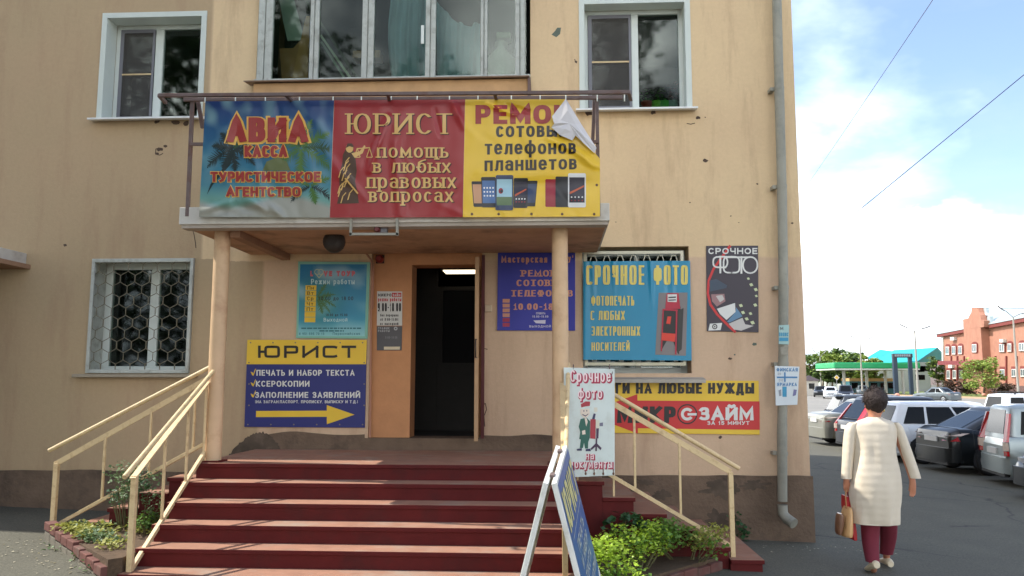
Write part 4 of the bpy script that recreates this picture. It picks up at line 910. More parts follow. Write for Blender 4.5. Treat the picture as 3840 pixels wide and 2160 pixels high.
s.build('figure_print', [vinyl('figure_brown', (74, 50, 34)), V_gold], lb, fix=False)

pb = thing('repair_banner', 'yellow phone repair banner with a torn folded corner, right of the three banners', 'banner', tuple(bmap(1990, 812)), 'banners on the canopy frame')
def cutc(x, y):                                                        # the top right corner is folded away
    lim = 2120 + (y - 372) * .55 if y < 575 else 2232 + (y - 575) * .9
    return (min(x, lim), y)
cloth('sheet', [(1745, 373), (2250, 372), (2250, 812), (1736, 814)], vinyl('vinyl_bright_yellow', (222, 182, 46)), bmap, 110, 90, pb, None, cutc)
s = MB(); K = [(2122, 374), (2070, 442), (2078, 470), (2068, 482), (2100, 512), (2146, 530), (2158, 513), (2190, 545), (2228, 578), (2236, 560), (2180, 470)]
fl = [bmap(x, y, .02 + .02 * ((i * 37) % 5) / 5) for i, (x, y) in enumerate(K)]; ctr = bmap(2135, 468, .03)
mid = [ctr * .5 + p * .5 + Vector((0, random.uniform(-.016, .012), 0)) for p in fl]; nK = len(K)
s.add(fl + mid + [ctr], [(i, (i + 1) % nK, nK + (i + 1) % nK, nK + i) for i in range(nK)] + [(nK + i, nK + (i + 1) % nK, 2 * nK) for i in range(nK)], 0, False); s.build('folded_corner', mat('vinyl_back', (206, 203, 204), .6, .06, 4, spec=.3), pb, fix=False)
s = MB(); text(s, 'РЕМОН', bmap, 1783, 2142, 465, 394, tv=.3, th=.22, gap=.14, e=2.6, m=1, d=.0015, grow=.05, sub=6); s2 = MB()
s.v, s.f, s.m, s.sm = [], [], [], []
text(s, 'РЕМОН', lambda x, y, d=0: bmap(min(x, 2096 if y > 415 else 2112), y, d), 1783, 2140, 465, 394, tv=.3, th=.22, gap=.14, e=2.6, m=0, d=.0022, sub=6)
for t, x0, x1, yb, yt in (('сотовых', 1860, 2128, 515, 460), ('телефонов', 1818, 2160, 580, 527), ('планшетов', 1817, 2163, 642, 590)):
    text(s, t, bmap, x0, x1, yb, yt, tv=.2, th=.15, gap=.16, e=2.4, m=1, d=.002, sub=6, slope=-.02 if t[0] == 'п' else -.008)
s.build('lettering', [V_red, V_dk], pb, fix=False)
s = MB()
def phone(x0, y0, x1, y1, lean, body, screen, d):
    h = y1 - y0; f_ = lambda u, v: (x0 + (x1 - x0) * u + lean * (1 - v), y0 + h * v)
    poly(s, bmap, [f_(.06, 0), f_(.94, 0), f_(1, .03), f_(1, .97), f_(.94, 1), f_(.06, 1), f_(0, .97), f_(0, .03)], d, body)
    if screen is not None:
        poly(s, bmap, [f_(.07, .12), f_(.93, .12), f_(.93, .86), f_(.07, .86)], d + .0006, screen)
        if screen == 5:
            for r_ in range(3):
                for c in range(4): disc(s, bmap, *f_(.2 + c * .2, .36 + r_ * .13), 3.4, 3.4, d + .001, 7, 8)
        if screen == 6:
            poly(s, bmap, [f_(.07, .62), f_(.93, .62), f_(.93, .86), f_(.07, .86)], d + .001, 8); disc(s, bmap, *f_(.3, .45), 9, 11, d + .0013, 2, 10); disc(s, bmap, *f_(.34, .46), 5, 6, d + .0016, 1, 10)
        if screen == 9:
            for c in range(4): disc(s, bmap, *f_(.2 + c * .2, .7), 3, 3, d + .001, 7, 8); disc(s, bmap, *f_(.2 + c * .2, .8), 2.6, 2.6, d + .001, 2, 8)
            poly(s, bmap, [f_(.1, .55), f_(.9, .35), f_(.9, .4), f_(.1, .62)], d + .001, 10)
phone(1776, 680, 1822, 776, -8, 1, 4, .0010); phone(1967, 678, 2007, 774, 9, 1, 3, .0012); phone(1807, 664, 1862, 778, -3, 1, 5, .0022); phone(1925, 668, 1978, 780, 2, 1, 9, .0024); phone(1858, 657, 1924, 789, 1, 3, 6, .0036)
phone(2045, 672, 2090, 776, 0, 2, None, .001); phone(2083, 662, 2136, 777, 0, 1, None, .0016); phone(2130, 650, 2197, 778, 0, 7, 9, .0024)
s.build('phone_print', [V_yel, vinyl('phone_black', (40, 40, 42)), vinyl('phone_red', (146, 36, 46)), vinyl('phone_navy', (46, 60, 88)), vinyl('phone_sunset', (190, 140, 100)), vinyl('phone_blue', (70, 104, 150)), vinyl('phone_sky', (150, 186, 196)), vinyl('phone_white', (214, 214, 210)), vinyl('phone_green', (84, 110, 70)), vinyl('phone_screen', (38, 34, 48)), vinyl('phone_orange', (180, 80, 40))], pb, fix=False)
s = MB()
for x in (1770, 1870, 1993, 2108, 2228): disc(s, bmap, x, 803, 5, 5, .0016)
disc(s, bmap, 2238, 694, 5, 5, .0016); s.build('eyelet', mat('eyelet_rust', (96, 66, 44), .6, .2), pb, fix=False)
# ------------------------------------------------------------------ signs on the wall
def flat(name, rgb, rough=.5, var=.05): return mat('sign_' + name, rgb, rough, var, 3)
F_yel = flat('yellow', (224, 186, 52)); F_blue = flat('deep_blue', (34, 40, 108)); F_blk = flat('black', (36, 32, 30)); F_wht = flat('white', (214, 214, 208)); F_gry = flat('grey', (84, 82, 84)); F_tan = flat('tan', (204, 142, 112)); F_teal = flat('teal', (14, 128, 158)); F_red = flat('red', (196, 44, 44)); F_blue2 = flat('violet_blue', (40, 44, 150))
def board(name, label, corners, m, yp, th=.012, cat='sign', group=None, bev=.002):
    P_ = [PY(px, py, yp) for px, py in corners]; t = thing(name, label, cat, tuple(min(P_, key=lambda v: v.z)), group)
    s = MB(); s.prism(P_, (0, th - .001, 0)); return t, s.build('panel', m, t, bevel=bev), onwall(yp)
# travel agency hours board
t, pn, fm = board('hours_board', 'turquoise opening hours board with a palm print, above the yellow and blue board', [(1118, 980), (1388, 983), (1378, 1270), (1110, 1268)], flat('pale_teal', (126, 182, 160)), -.02)
s = MB(); n = 22; gp = []; gc = []
for j in range(n + 1):
    for i in range(n + 1):
        u, v = i / n, j / n; x = (1126 + u * 250) - 8 * v; y = 991 + v * 270; gp.append(fm(x, y, .0015))
        nz = noise.noise(Vector((u * 3, v * 4, 2))); c = mixc(C3(30, 116, 158), C3(70, 164, 186), v * .8 + nz * .5); c = mixc(c, C3(60, 128, 80), 1.5 * max(0, .45 - math.hypot(u - .3, (v - .5) * .9))); c = mixc(c, C3(150, 205, 200), (v - .8) * 4); c = mixc(c, C3(180, 205, 210), max(0, nz) * (1 if v < .5 else .4)); gc.append(c)
s.add(gp, [(j * (n + 1) + i, (j + 1) * (n + 1) + i, (j + 1) * (n + 1) + i + 1, j * (n + 1) + i + 1) for j in range(n) for i in range(n)])
o = s.build('print', vinyl('print_vinyl'), t, fix=False); at = o.data.color_attributes.new('print', 'FLOAT_COLOR', 'POINT')
for k, c in enumerate(gc): at.data[k].color = c
s = MB()
for a, dr in ((-.5, .6), (.1, .7), (.6, .5), (-1.2, .4), (1.1, .3)): frond(s, fm, 1190, 1120, random.uniform(60, 95), a, dr, 0, 16, 12, .002)
s.build('palm_print', flat('palm', (70, 110, 60)), t, fix=False)
s = MB(); text(s, 'L', fm, 1164, 1174, 1036, 1016, tv=.3, d=.003, m=0); text(s, 'VЕ', fm, 1214, 1246, 1036, 1016, tv=.3, d=.003); text(s, 'ТОUР'.replace('U', 'У'), fm, 1262, 1332, 1036, 1016, tv=.3, d=.003)
ring(s, fm, 1190, 1020, 9, 11, .003, 1); ring(s, fm, 1203, 1020, 9, 11, .0032, 1); poly(s, fm, [(1181, 1026), (1184, 1024), (1197, 1040), (1210, 1024), (1213, 1026), (1197, 1044)], .0034, 1)
text(s, 'Режим работы', fm, 1167, 1330, 1066, 1046, tv=.16, th=.12, d=.003, m=2)
for i, d2 in enumerate(('Пн', 'Вт', 'Ср', 'Чт', 'Пт', '', '')):
    y0 = 1070 + i * 20; x0 = 1146 - i * .6; poly(s, fm, [(x0, y0), (x0 + 41, y0), (x0 + 40, y0 + 18.5), (x0 - .5, y0 + 18.5)], .003, 3)
    if d2: text(s, d2, fm, x0 + 7, x0 + 31, y0 + 16, y0 + 3, tv=.17, th=.13, d=.0042, m=4)
text(s, '10.00 до 18.00', fm, 1195, 1325, 1126, 1112, tv=.16, th=.12, d=.003, m=4); text(s, '10.00 до 15.00', fm, 1222, 1303, 1186, 1176, tv=.16, d=.003, m=4)
text(s, 'Выходной', fm, 1214, 1303, 1206, 1192, tv=.14, d=.003, m=2)
for x0, x1, y in ((1130, 1355, 1231), (1198, 1290, 1241)):
    x = x0
    while x < x1: w_ = random.uniform(5, 22); poly(s, fm, [(x, y - 2.5), (min(x + w_, x1), y - 2.5), (min(x + w_, x1), y + 2.5), (x, y + 2.5)], .003, 5); x += w_ + 3
text(s, '8 951 595 70 13', fm, 1122, 1216, 1256, 1247, tv=.16, d=.003, m=5)
text(s, 'Первомайская', fm, 1248, 1350, 1256, 1246, tv=.14, d=.003, m=5)
s.build('lettering', [flat('coral', (206, 104, 110)), flat('heart_cream', (190, 196, 150)), flat('pale_aqua', (186, 216, 214)), F_yel, F_blk, flat('teal_text', (34, 104, 110))], t, fix=False)

# yellow and blue lawyer board
t, pn, fm = board('service_board', 'board with a yellow top and dark blue lower part with a yellow arrow', [(928, 1274), (1376, 1275), (1368, 1604), (916, 1601)], F_blue, -.02)
s = MB(); poly(s, fm, [(928, 1274), (1376, 1275), (1373, 1366), (924, 1366)], .002); s.build('yellow_header', F_yel, t, fix=False)
s = MB(); text(s, 'ЮРИСТ', fm, 968, 1336, 1342, 1296, tv=.22, th=.2, e=6, gap=.22, d=.004, m=0)
for tx, x0, x1, yb in (('ПЕЧАТЬ И НАБОР ТЕКСТА', 962, 1330, 1409), ('КСЕРОКОПИИ', 960, 1161, 1450), ('ЗАПОЛНЕНИЕ ЗАЯВЛЕНИЙ', 957, 1351, 1492)): text(s, tx, fm, x0, x1, yb, yb - 22, tv=.21, th=.17, d=.004, m=1, gap=.2)
text(s, '(НА ЗАГРАН.ПАСПОРТ, ПРОПИСКУ, ВЫПИСКУ И Т.Д.)', fm, 957, 1342, 1512, 1501, tv=.2, th=.16, d=.004, m=1, gap=.22)
s.build('lettering', [F_blk, F_wht], t, fix=False)
s = MB(); poly(s, fm, [(961, 1541), (1231, 1540), (1231, 1563), (960, 1564)], .003); poly(s, fm, [(1226, 1519), (1330, 1555), (1226, 1591)], .0036)
for cy in (1400, 1440, 1482): poly(s, fm, [(940, cy - 6), (947, cy - 4), (950, cy + 2), (958, cy - 18), (960, cy - 16), (951, cy + 9), (946, cy + 7)], .003)
s.build('arrow', F_yel, t, fix=False)
s = MB()
for i in range(6):
    disc(s, fm, 940 + i * 84, 1285, 3, 3, .003, n=8); disc(s, fm, 930 + i * 86, 1592, 3, 3, .003, n=8)
for y in (1360, 1440, 1520): disc(s, fm, 934, y, 3, 3, .003, n=8); disc(s, fm, 1366, y, 3, 3, .003, n=8)
s.build('rivet', mat('rivet', (120, 110, 90), .5, .1), t, fix=False)

# little hours signs on the orange pier
t, pn, fm = board('hours_sign', 'small white sign with working hours on the orange pier', [(1414, 1092), (1508, 1093), (1508, 1221), (1413, 1221)], F_wht, .062, .008)
s = MB(); text(s, 'МИКРО', fm, 1418, 1468, 1112, 1101, tv=.22, d=.003, m=0); poly(s, fm, [(1470, 1098), (1505, 1098), (1505, 1114), (1470, 1114)], .003, 2); text(s, 'ЗАЙМ', fm, 1473, 1502, 1112, 1102, tv=.2, d=.005, m=3)
text(s, 'режим работы', fm, 1418, 1505, 1130, 1116, tv=.16, d=.003, m=2); text(s, '9.00-18.00', fm, 1417, 1504, 1168, 1136, tv=.2, th=.13, d=.003, m=0, e=3)
for i, tx in enumerate(('без перерыва', 'сб (9.00-15.00)', 'вс выходной')): text(s, tx, fm, 1426, 1494, 1187 + i * 16, 1177 + i * 16, tv=.18, d=.003, m=0)
s.build('lettering', [F_blk, F_wht, F_red, F_wht], t, fix=False)
t, pn, fm = board('hours_sign', 'small dark grey sign under the white hours sign on the orange pier', [(1413, 1223), (1508, 1223), (1506, 1314), (1413, 1314)], F_gry, .062, .008)
s = MB(); text(s, 'ГРАФИК', fm, 1418, 1461, 1235, 1227, tv=.2, d=.003, m=0); text(s, 'РАБОТЫ', fm, 1418, 1461, 1245, 1237, tv=.2, d=.003, m=0); ring(s, fm, 1484, 1232, 3, 7, .003, 0); poly(s, fm, [(1440, 1300), (1500, 1300), (1499, 1311), (1440, 1311)], .003, 1); text(s, '9.00-18.00', fm, 1445, 1490, 1270, 1261, tv=.16, d=.003, m=2)
s.build('lettering', [flat('pale_grey', (170, 170, 170)), flat('cream', (214, 200, 168)), flat('mid_grey', (120, 120, 122))], t, fix=False)

# violet blue workshop board
t, pn, fm = board('workshop_board', 'violet blue phone workshop board with tan lettering behind the right column', [(1867, 947), (2157, 948), (2157, 1240), (1864, 1239)], F_blue2, -.02)
s = MB(); text(s, 'Мастерская', fm, 1880, 2052, 985, 960, tv=.24, th=.16, d=.003, m=0); text(s, '"Гуру"', fm, 2074, 2150, 980, 958, tv=.22, th=.16, d=.003, m=0)
for tx, x0, x1, yb, h in (('РЕМОНТ', 1955, 2112, 1037, 24), ('СОТОВЫХ', 1937, 2122, 1073, 24), ('ТЕЛЕФОНОВ', 1917, 2148, 1112, 24), ('10.00-18.00', 1926, 2130, 1162, 24)): text(s, tx, fm, x0, x1, yb, yb - h, tv=.3, th=.14, d=.003, m=0, serif=True, gap=.22)
for i in range(6): poly(s, fm, [(1885, 1121 + i * 18), (1912, 1121 + i * 18), (1911, 1135 + i * 18), (1885, 1135 + i * 18)], .003, 0 if i < 4 else 1)
text(s, 'СУББОТА', fm, 2010, 2045, 1179, 1171, tv=.2, d=.003, m=2); text(s, '10.00-15.00', fm, 1996, 2056, 1191, 1183, tv=.2, d=.003, m=2); poly(s, fm, [(2000, 1202), (2046, 1200), (2045, 1214), (2010, 1212)], .003, 2); text(s, 'ВЫХОДНОЙ', fm, 1985, 2066, 1228, 1220, tv=.2, d=.003, m=2)
s.build('lettering', [F_tan, flat('crimson', (160, 40, 70)), flat('pale_lilac', (200, 196, 210))], t, fix=False)

# teal photo banner tied over the lower right window
t = thing('photo_banner', 'teal photo printing banner tied over the grille of the lower right window', 'banner', tuple(PY(2390, 1350, -.03)))
def tmap(px, py, d=0):
    v = .007 * noise.noise(Vector((px * .014, py * .002, 7))) + .006 * math.sin((px - 2190) * .05 + 1) * math.exp(-((py - 980) / 160) ** 2) + .012 * math.exp(-((px - 2196) / 10) ** 2)
    for x, a in ((2440, .02), (2222, .012), (2520, .012), (2500, -.01), (2300, .008)): v += a * math.exp(-((px - x - (py - 980) * .03) / 7) ** 2) * math.exp(-((py - 990) / 120) ** 2)
    p = PY(px, py, -.035 - v); p.y -= d * 2; return p
tmap.warped = 1
cloth('sheet', [(2187, 980), (2588, 978), (2594, 1352), (2187, 1349)], vinyl('vinyl_teal', (12, 130, 164)), tmap, 90, 60, t)
s = MB()
for tx, x0, x1, yb, yt in (('СРОЧНОЕ', 2198, 2416, 1068, 995), ('ФОТО', 2451, 2579, 1068, 995), ('ФОТОПЕЧАТЬ', 2217, 2378, 1146, 1110), ('С ЛЮБЫХ', 2215, 2343, 1200, 1166), ('ЭЛЕКТРОННЫХ', 2218, 2400, 1259, 1224), ('НОСИТЕЛЕЙ', 2218, 2361, 1315, 1284)):
    b_ = yb - yt > 50; text(s, tx, tmap, x0, x1, yb, yt, tv=.155 if b_ else .15, th=.10, d=.003, e=5, m=0, gap=.26, sub=6)
s.build('lettering', flat('banner_yellow', (216, 196, 98)), t, fix=False)
s = MB(); poly(s, tmap, [(2470, 1098), (2578, 1097), (2572, 1334), (2457, 1330)], .0015, 0)
poly(s, tmap, [(2505, 1150), (2552, 1150), (2546, 1330), (2540, 1322), (2541, 1275), (2498, 1275), (2480, 1314), (2478, 1300), (2486, 1165)], .003, 1); poly(s, tmap, [(2543, 1165), (2563, 1155), (2556, 1310), (2540, 1324)], .0036, 2)
poly(s, tmap, [(2500, 1100), (2544, 1100), (2551, 1158), (2494, 1160), (2496, 1140)], .0042, 3); poly(s, tmap, [(2503, 1104), (2538, 1104), (2537, 1133), (2503, 1132)], .0052, 4); poly(s, tmap, [(2481, 1248), (2533, 1252), (2530, 1282), (2480, 1276)], .0052, 5)
poly(s, tmap, [(2484, 1164), (2489, 1164), (2482, 1318), (2477, 1316)], .005, 3); poly(s, tmap, [(2534, 1162), (2540, 1162), (2536, 1330), (2531, 1328)], .0054, 3); poly(s, tmap, [(2484, 1158), (2541, 1161), (2541, 1167), (2484, 1164)], .0058, 3)
poly(s, tmap, [(2503, 1187), (2517, 1187), (2513, 1216), (2498, 1214)], .0052, 5); poly(s, tmap, [(2506, 1114), (2534, 1112), (2534, 1117), (2506, 1118)], .0062, 1); poly(s, tmap, [(2506, 1124), (2534, 1123), (2534, 1127), (2506, 1128)], .0062, 1)
s.build('kiosk_print', [flat('kiosk_grey', (124, 118, 116)), F_blk, flat('kiosk_side', (52, 50, 46)), flat('kiosk_red', (176, 34, 56)), F_wht, flat('kiosk_orange', (214, 60, 40))], t, fix=False)

# photo poster with a film strip
t, pn, fm = board('photo_poster', 'black photo poster with a film strip and white lettering, right of the window', [(2648, 922), (2843, 921), (2845, 1246), (2651, 1242)], flat('poster_black', (38, 28, 44), .4), -.012, .008)
s = MB(); text(s, 'СРОЧНОЕ', fm, 2656, 2840, 953, 930, tv=.2, th=.2, d=.004, m=0, e=2.1, gap=.2)
for pts in ([(2742, 971), (2700, 971), (2684, 975)],): pass
def band(pts, w_, m, d=.004):
    L_, R_ = ribbon(pts, w_, w_, False, 0); n_ = len(L_); s.add([fm(x, y, d) for x, y in L_ + R_], [(i, i + 1, n_ + i + 1, n_ + i) for i in range(n_ - 1)], m)
band(arc(2700, 983, 26, 20, 270, 90, 9, 3)[::1] + [(2720, 1003)], 6, 0); band([(2700, 963), (2722, 963)], 6, 0, .0041); band(arc(2716, 983, 12, 20, -90, 90, 9), 6, 0, .0042); band([(2701, 963), (2701, 1022)], 7, 0, .0043)
band(arc(2743, 993, 30, 30, 90, 450, 23, 4), 6, 0, .0044); band([(2730, 965), (2800, 965)], 6, 0, .0045); band([(2780, 965), (2780, 1023)], 7, 0, .0046); band(arc(2813, 994, 27, 30, 90, 450, 23, 2.2), 6, 0, .0047)
band([(2736, 924), (2710, 960), (2676, 1008), (2658, 1050), (2654, 1100), (2664, 1142), (2690, 1180), (2730, 1220), (2755, 1243)], 9, 1, .003)
for q, m in (([(2660, 1052), (2686, 1046), (2726, 1070), (2724, 1080), (2662, 1094)], 3), ([(2662, 1056), (2680, 1054), (2678, 1080), (2664, 1082)], 2), ([(2696, 1068), (2718, 1066), (2724, 1078), (2700, 1082)], 2), ([(2666, 1104), (2716, 1102), (2720, 1130), (2688, 1150), (2670, 1130)], 4), ([(2684, 1110), (2708, 1106), (2716, 1122), (2700, 1134)], 5), ([(2688, 1158), (2756, 1136), (2758, 1170), (2724, 1200), (2700, 1178)], 2), ([(2726, 1206), (2758, 1170), (2760, 1152), (2784, 1186), (2734, 1210)], 6), ([(2732, 1214), (2784, 1192), (2794, 1216), (2826, 1222), (2780, 1240), (2752, 1236)], 5)): poly(s, fm, q, .0034 + .0001 * m, m)
for cx, cy, r_ in ((2817, 1068, 8), (2834, 1086, 8), (2836, 1110, 6), (2778, 1146, 8), (2786, 1172, 8), (2800, 1196, 8), (2814, 1176, 7), (2832, 1144, 8), (2822, 1210, 9), (2806, 1045, 6)): poly(s, fm, [(cx - r_, cy - r_ * .4), (cx + r_ * .3, cy - r_ * .8), (cx + r_, cy + r_ * .4), (cx - r_ * .3, cy + r_ * .8)], .0042, 7)
poly(s, fm, [(2662, 1214), (2708, 1211), (2702, 1238), (2656, 1240)], .004, 2); ring(s, fm, 2680, 1225, 6, 10, .0048, 8); disc(s, fm, 2680, 1225, 3, 3, .005, 8)
s.build('print', [F_wht, F_red, F_wht, flat('film_dark', (56, 70, 86)), flat('film_pink', (150, 112, 112)), flat('film_pale', (190, 186, 180)), flat('film_blue', (90, 130, 160)), flat('film_hole', (196, 204, 160)), F_blk], t, fix=False)

# micro loan banner
t, pn, fm = board('loan_banner', 'yellow and red money loan banner with an arrow, low on the wall behind the handrail', [(2165, 1424), (2845, 1428), (2849, 1630), (2166, 1622)], F_yel, -.018, .008)
s = MB(); poly(s, fm, [(2388, 1502), (2848, 1505), (2849, 1612), (2390, 1606)], .002); poly(s, fm, [(2390, 1478), (2392, 1626), (2190, 1550)], .0026); s.build('arrow', F_red, t, fix=False)
s = MB(); text(s, 'ДЕНЬГИ НА ЛЮБЫЕ НУЖДЫ', fm, 2186, 2828, 1476, 1436, tv=.27, th=.19, d=.004, m=0, e=3, gap=.16); text(s, 'МИКР', fm, 2313, 2534, 1586, 1524, tv=.3, th=.22, d=.005, m=0, e=3, gap=.14, serif=False)
text(s, 'ЗАЙМ', fm, 2622, 2826, 1576, 1527, tv=.29, th=.21, d=.005, m=1, e=3, gap=.12); text(s, 'ЗА 15 МИНУТ', fm, 2652, 2810, 1593, 1579, tv=.24, th=.2, d=.005, m=1, gap=.2)
ring(s, fm, 2577, 1553, 33, 38, .0052, 0, 30)
a = [fm(2577 + r_ * cos(rad(k)), 1553 + r_ * sin(rad(k)), .0056) for r_ in (13, 24) for k in range(35, 330, 12)]; n_ = len(a) // 2; s.add(a, [(i, i + 1, n_ + i + 1, n_ + i) for i in range(n_ - 1)], 1)
poly(s, fm, [(2578, 1549), (2612, 1549), (2612, 1558), (2578, 1558)], .006, 1); s.build('lettering', [F_blk, F_wht], t, fix=False)

# white photo sign hung on the right handrail
t, pn, fm = board('hanging_sign', 'white photo sign with a drawn photographer, hung on the right handrail', [(2114, 1378), (2305, 1383), (2305, 1783), (2118, 1791)], mat('sign_enamel', (206, 216, 212), .45, .04, 4, dirt=(150, 140, 120), dscale=5, damt=.25), -1.60, .02, bev=.003)
s = MB()
for tx, x0, x1, yb, yt in (('Срочное', 2138, 2290, 1432, 1388), ('фото', 2167, 2258, 1494, 1455), ('на', 2196, 2227, 1722, 1694), ('документы', 2136, 2296, 1755, 1724)):
    text(s, tx, fm, x0 + 3, x1 + 3, yb + 3, yt + 3, tv=.12, th=.12, grow=.6, d=.002, m=0); text(s, tx, fm, x0, x1, yb, yt, tv=.12, th=.12, d=.004, m=1)
s.build('lettering', [flat('wine_red', (168, 44, 74)), flat('pale_pink', (236, 214, 214))], t, fix=False)
s = MB()
for q, m in (([(2177, 1571), (2200, 1566), (2213, 1580), (2212, 1640), (2206, 1658), (2172, 1646), (2176, 1620), (2170, 1600)], 0), ([(2178, 1648), (2206, 1655), (2205, 1682), (2194, 1682), (2190, 1660), (2186, 1680), (2174, 1680)], 0), ([(2162, 1684), (2182, 1680), (2182, 1690), (2164, 1690)], 1), ([(2196, 1684), (2214, 1682), (2216, 1692), (2196, 1692)], 1), ([(2176, 1534), (2210, 1532), (2212, 1552), (2200, 1566), (2188, 1566), (2176, 1552)], 2), ([(2178, 1516), (2196, 1505), (2213, 1506), (2212, 1522), (2196, 1524), (2180, 1528)], 3), ([(2192, 1568), (2200, 1568), (2204, 1582), (2198, 1600)], 2), ([(2182, 1616), (2194, 1612), (2196, 1628), (2184, 1630)], 2), ([(2214, 1572), (2234, 1572), (2233, 1646), (2213, 1644)], 3), ([(2234, 1574), (2248, 1576), (2248, 1606), (2235, 1606)], 4), ([(2248, 1586), (2261, 1584), (2261, 1598), (2248, 1598)], 5), ([(2236, 1606), (2246, 1606), (2244, 1644), (2236, 1644)], 6), ([(2234, 1644), (2240, 1644), (2238, 1692), (2232, 1690)], 6), ([(2238, 1662), (2256, 1680), (2252, 1688), (2236, 1672)], 6), ([(2234, 1662), (2214, 1682), (2218, 1688), (2236, 1672)], 6), ([(2220, 1572), (2226, 1550), (2234, 1552), (2230, 1572)], 1), ([(2227, 1528), (2240, 1528), (2240, 1544), (2228, 1546)], 4)):
    poly(s, fm, q, .003 + .0004 * m, m)
for q in ([(2184, 1552), (2196, 1558), (2206, 1550), (2206, 1553), (2196, 1562), (2184, 1556)], [(2188, 1538), (2191, 1538), (2191, 1544), (2188, 1544)], [(2199, 1537), (2202, 1537), (2202, 1543), (2199, 1543)]): poly(s, fm, q, .0062, 1)
s.build('drawing', [flat('coat_green', (44, 96, 84)), flat('shoe_navy', (58, 58, 92)), flat('face_cream', (220, 206, 190)), flat('beret_red', (166, 54, 64)), flat('camera_cream', (212, 208, 190)), flat('lens_grey', (110, 110, 130)), flat('stand_plum', (74, 54, 80))], t, fix=False)
s = MB()
for (x, y) in ((2150, 1376), (2286, 1376)): s.tube([PY(x, y + 8, -1.6), PY(x, y - 8, -1.56), PY(x, y - 6, -1.5)], .006, 6)
s.tube([PY(2298, 1386, -1.585), PY(2296, 1400, -1.607), PY(2290, 1412, -1.608)], .004, 5); s.build('wire_hook', M_rust, t)
s = MB()
for x in (2150, 2196, 2228, 2262, 2300): disc(s, fm, x, 1776, 4, 6, .003, n=9); poly(s, fm, [(x - 2, 1758), (x + 2, 1758), (x + 1, 1780), (x - 1, 1780)], .0032)
s.build('rust_stain', mat('rust_stain', (104, 76, 62), .8, .3), t, fix=False)

# sandwich board beside the steps
ab = thing('sandwich_board', 'blue and white sandwich board standing open at the right of the front steps', 'sandwich board', (-.02, -3.6, 0))
n0, n1 = PZ(2062, 1812, 1.05), PZ(2106, 1671, 1.20)                    # ridge, near end and far end
ax = (n1 - n0); axn = ax.normalized(); side = Vector((axn.y, -axn.x, 0)).normalized()
M_al = mat('aluminium_edge', (216, 216, 210), .45, .08, 6, dirt=(150, 146, 132), dscale=8, damt=.4)
def leaf_(sg, mface):
    hgt = 1.06; sp_ = .27; th = .036
    dn = (Vector((0, 0, -hgt)) + side * sg * sp_).normalized(); nrm = axn.cross(dn) * (1 if axn.cross(dn).dot(side * sg) > 0 else -1)
    o0 = n0 + side * sg * .026; H_ = (hgt ** 2 + sp_ ** 2) ** .5; Ln = ax.length
    pt = lambda u, v, d: o0 + axn * (u * Ln) + dn * (v * H_) + nrm * d
    s = MB(); s.add([pt(0, 0, -th / 2), pt(1, 0, -th / 2), pt(1, .99, -th / 2), pt(0, .99, -th / 2), pt(0, 0, th / 2), pt(1, 0, th / 2), pt(1, .99, th / 2), pt(0, .99, th / 2)], [(0, 1, 2, 3), (7, 6, 5, 4), (0, 4, 5, 1), (1, 5, 6, 2), (2, 6, 7, 3), (3, 7, 4, 0)])
    o = s.build('leaf', M_al, ab, bevel=.004)
    s = MB(); s.add([pt(u, v, th / 2 + .002) for u, v in ((.02, .02), (.98, .02), (.98, .97), (.02, .97))], [(0, 1, 2, 3)]); s.build('face', mface, o, fix=False)
    if sg > 0:
        s = MB(); fmm = lambda x, y, d=0: pt(x, y, th / 2 + .002 + d)
        text(s, 'ЮРИСТ', fmm, .06, .94, .32, .08, tv=.2, th=.18, d=.003, m=0, gap=.2); poly(s, fmm, [(.08, .36), (.92, .36), (.92, .366), (.08, .366)], .003, 1)
        for tx, a_, b_, yb in (('ПЕЧАТЬ', .22, .78, .49), ('И НАБОР', .22, .78, .59), ('ТЕКСТА', .25, .75, .69), ('КСЕРОКОПИИ', .08, .92, .80)): text(s, tx, fmm, a_, b_, yb, yb - .07, tv=.2, th=.17, d=.003, m=1, gap=.2)
        poly(s, fmm, [(.55, .97), (.98, .84), (.98, .97)], .002, 2); s.build('lettering', [flat('board_yellow', (204, 194, 128)), flat('board_grey_white', (186, 192, 186)), F_wht], o, fix=False)
leaf_(1, flat('board_blue', (52, 92, 150), .35)); leaf_(-1, flat('board_back_blue', (60, 92, 140), .4))
s = MB()
for u in (.18, .82): q = n0 + ax * u; s.bar(q - axn * .04, q + axn * .04, .03, .02)
s.build('hinge', M_rust, ab)

# ------------------------------------------------------------------ small things on the wall
def wallbox(name, label, cat, px, py, w_, h_, dpt, m, yp=0, bev=.006):
    c = PY(px, py, yp); s = MB(); s.box((c.x - w_ / 2, yp - dpt, c.z - h_ / 2), (c.x + w_ / 2, yp - .002, c.z + h_ / 2)); return tag(s.build(name, m, base=(c.x, yp, c.z - h_ / 2), bevel=bev), label, cat)
wallbox('doorbell_box', 'small cream switch box right of the open door', 'switch box', 1832, 1157, .08, .08, .03, mat('cream_box', (205, 184, 152), .5))
t = thing('hanging_speaker', 'round dark loudspeaker hanging under the canopy above the turquoise board', 'loudspeaker', tuple(PY(1255, 900, -1.2)))
c = PY(1255, 908, -1.2); M_dk = mat('dark_plastic', (48, 40, 34), .6, .1)
s = MB(); s.loft([[c + Vector((r_ * cos(2 * pi * k / 20), y_, r_ * sin(2 * pi * k / 20))) for k in range(20)] for y_, r_ in ((.09, .06), (.05, .09), (.0, .118), (-.05, .114), (-.09, .09), (-.10, .05))]); s.build('body', M_dk, t)
s = MB(); s.box((c.x - .03, c.y - .02, c.z + .06), (c.x + .03, c.y + .02, 3.224)); s.build('bracket', M_rust, t)
t = thing('alarm_siren', 'small red siren above the corner of the orange pier', 'siren', tuple(PY(1425, 985, .06)))
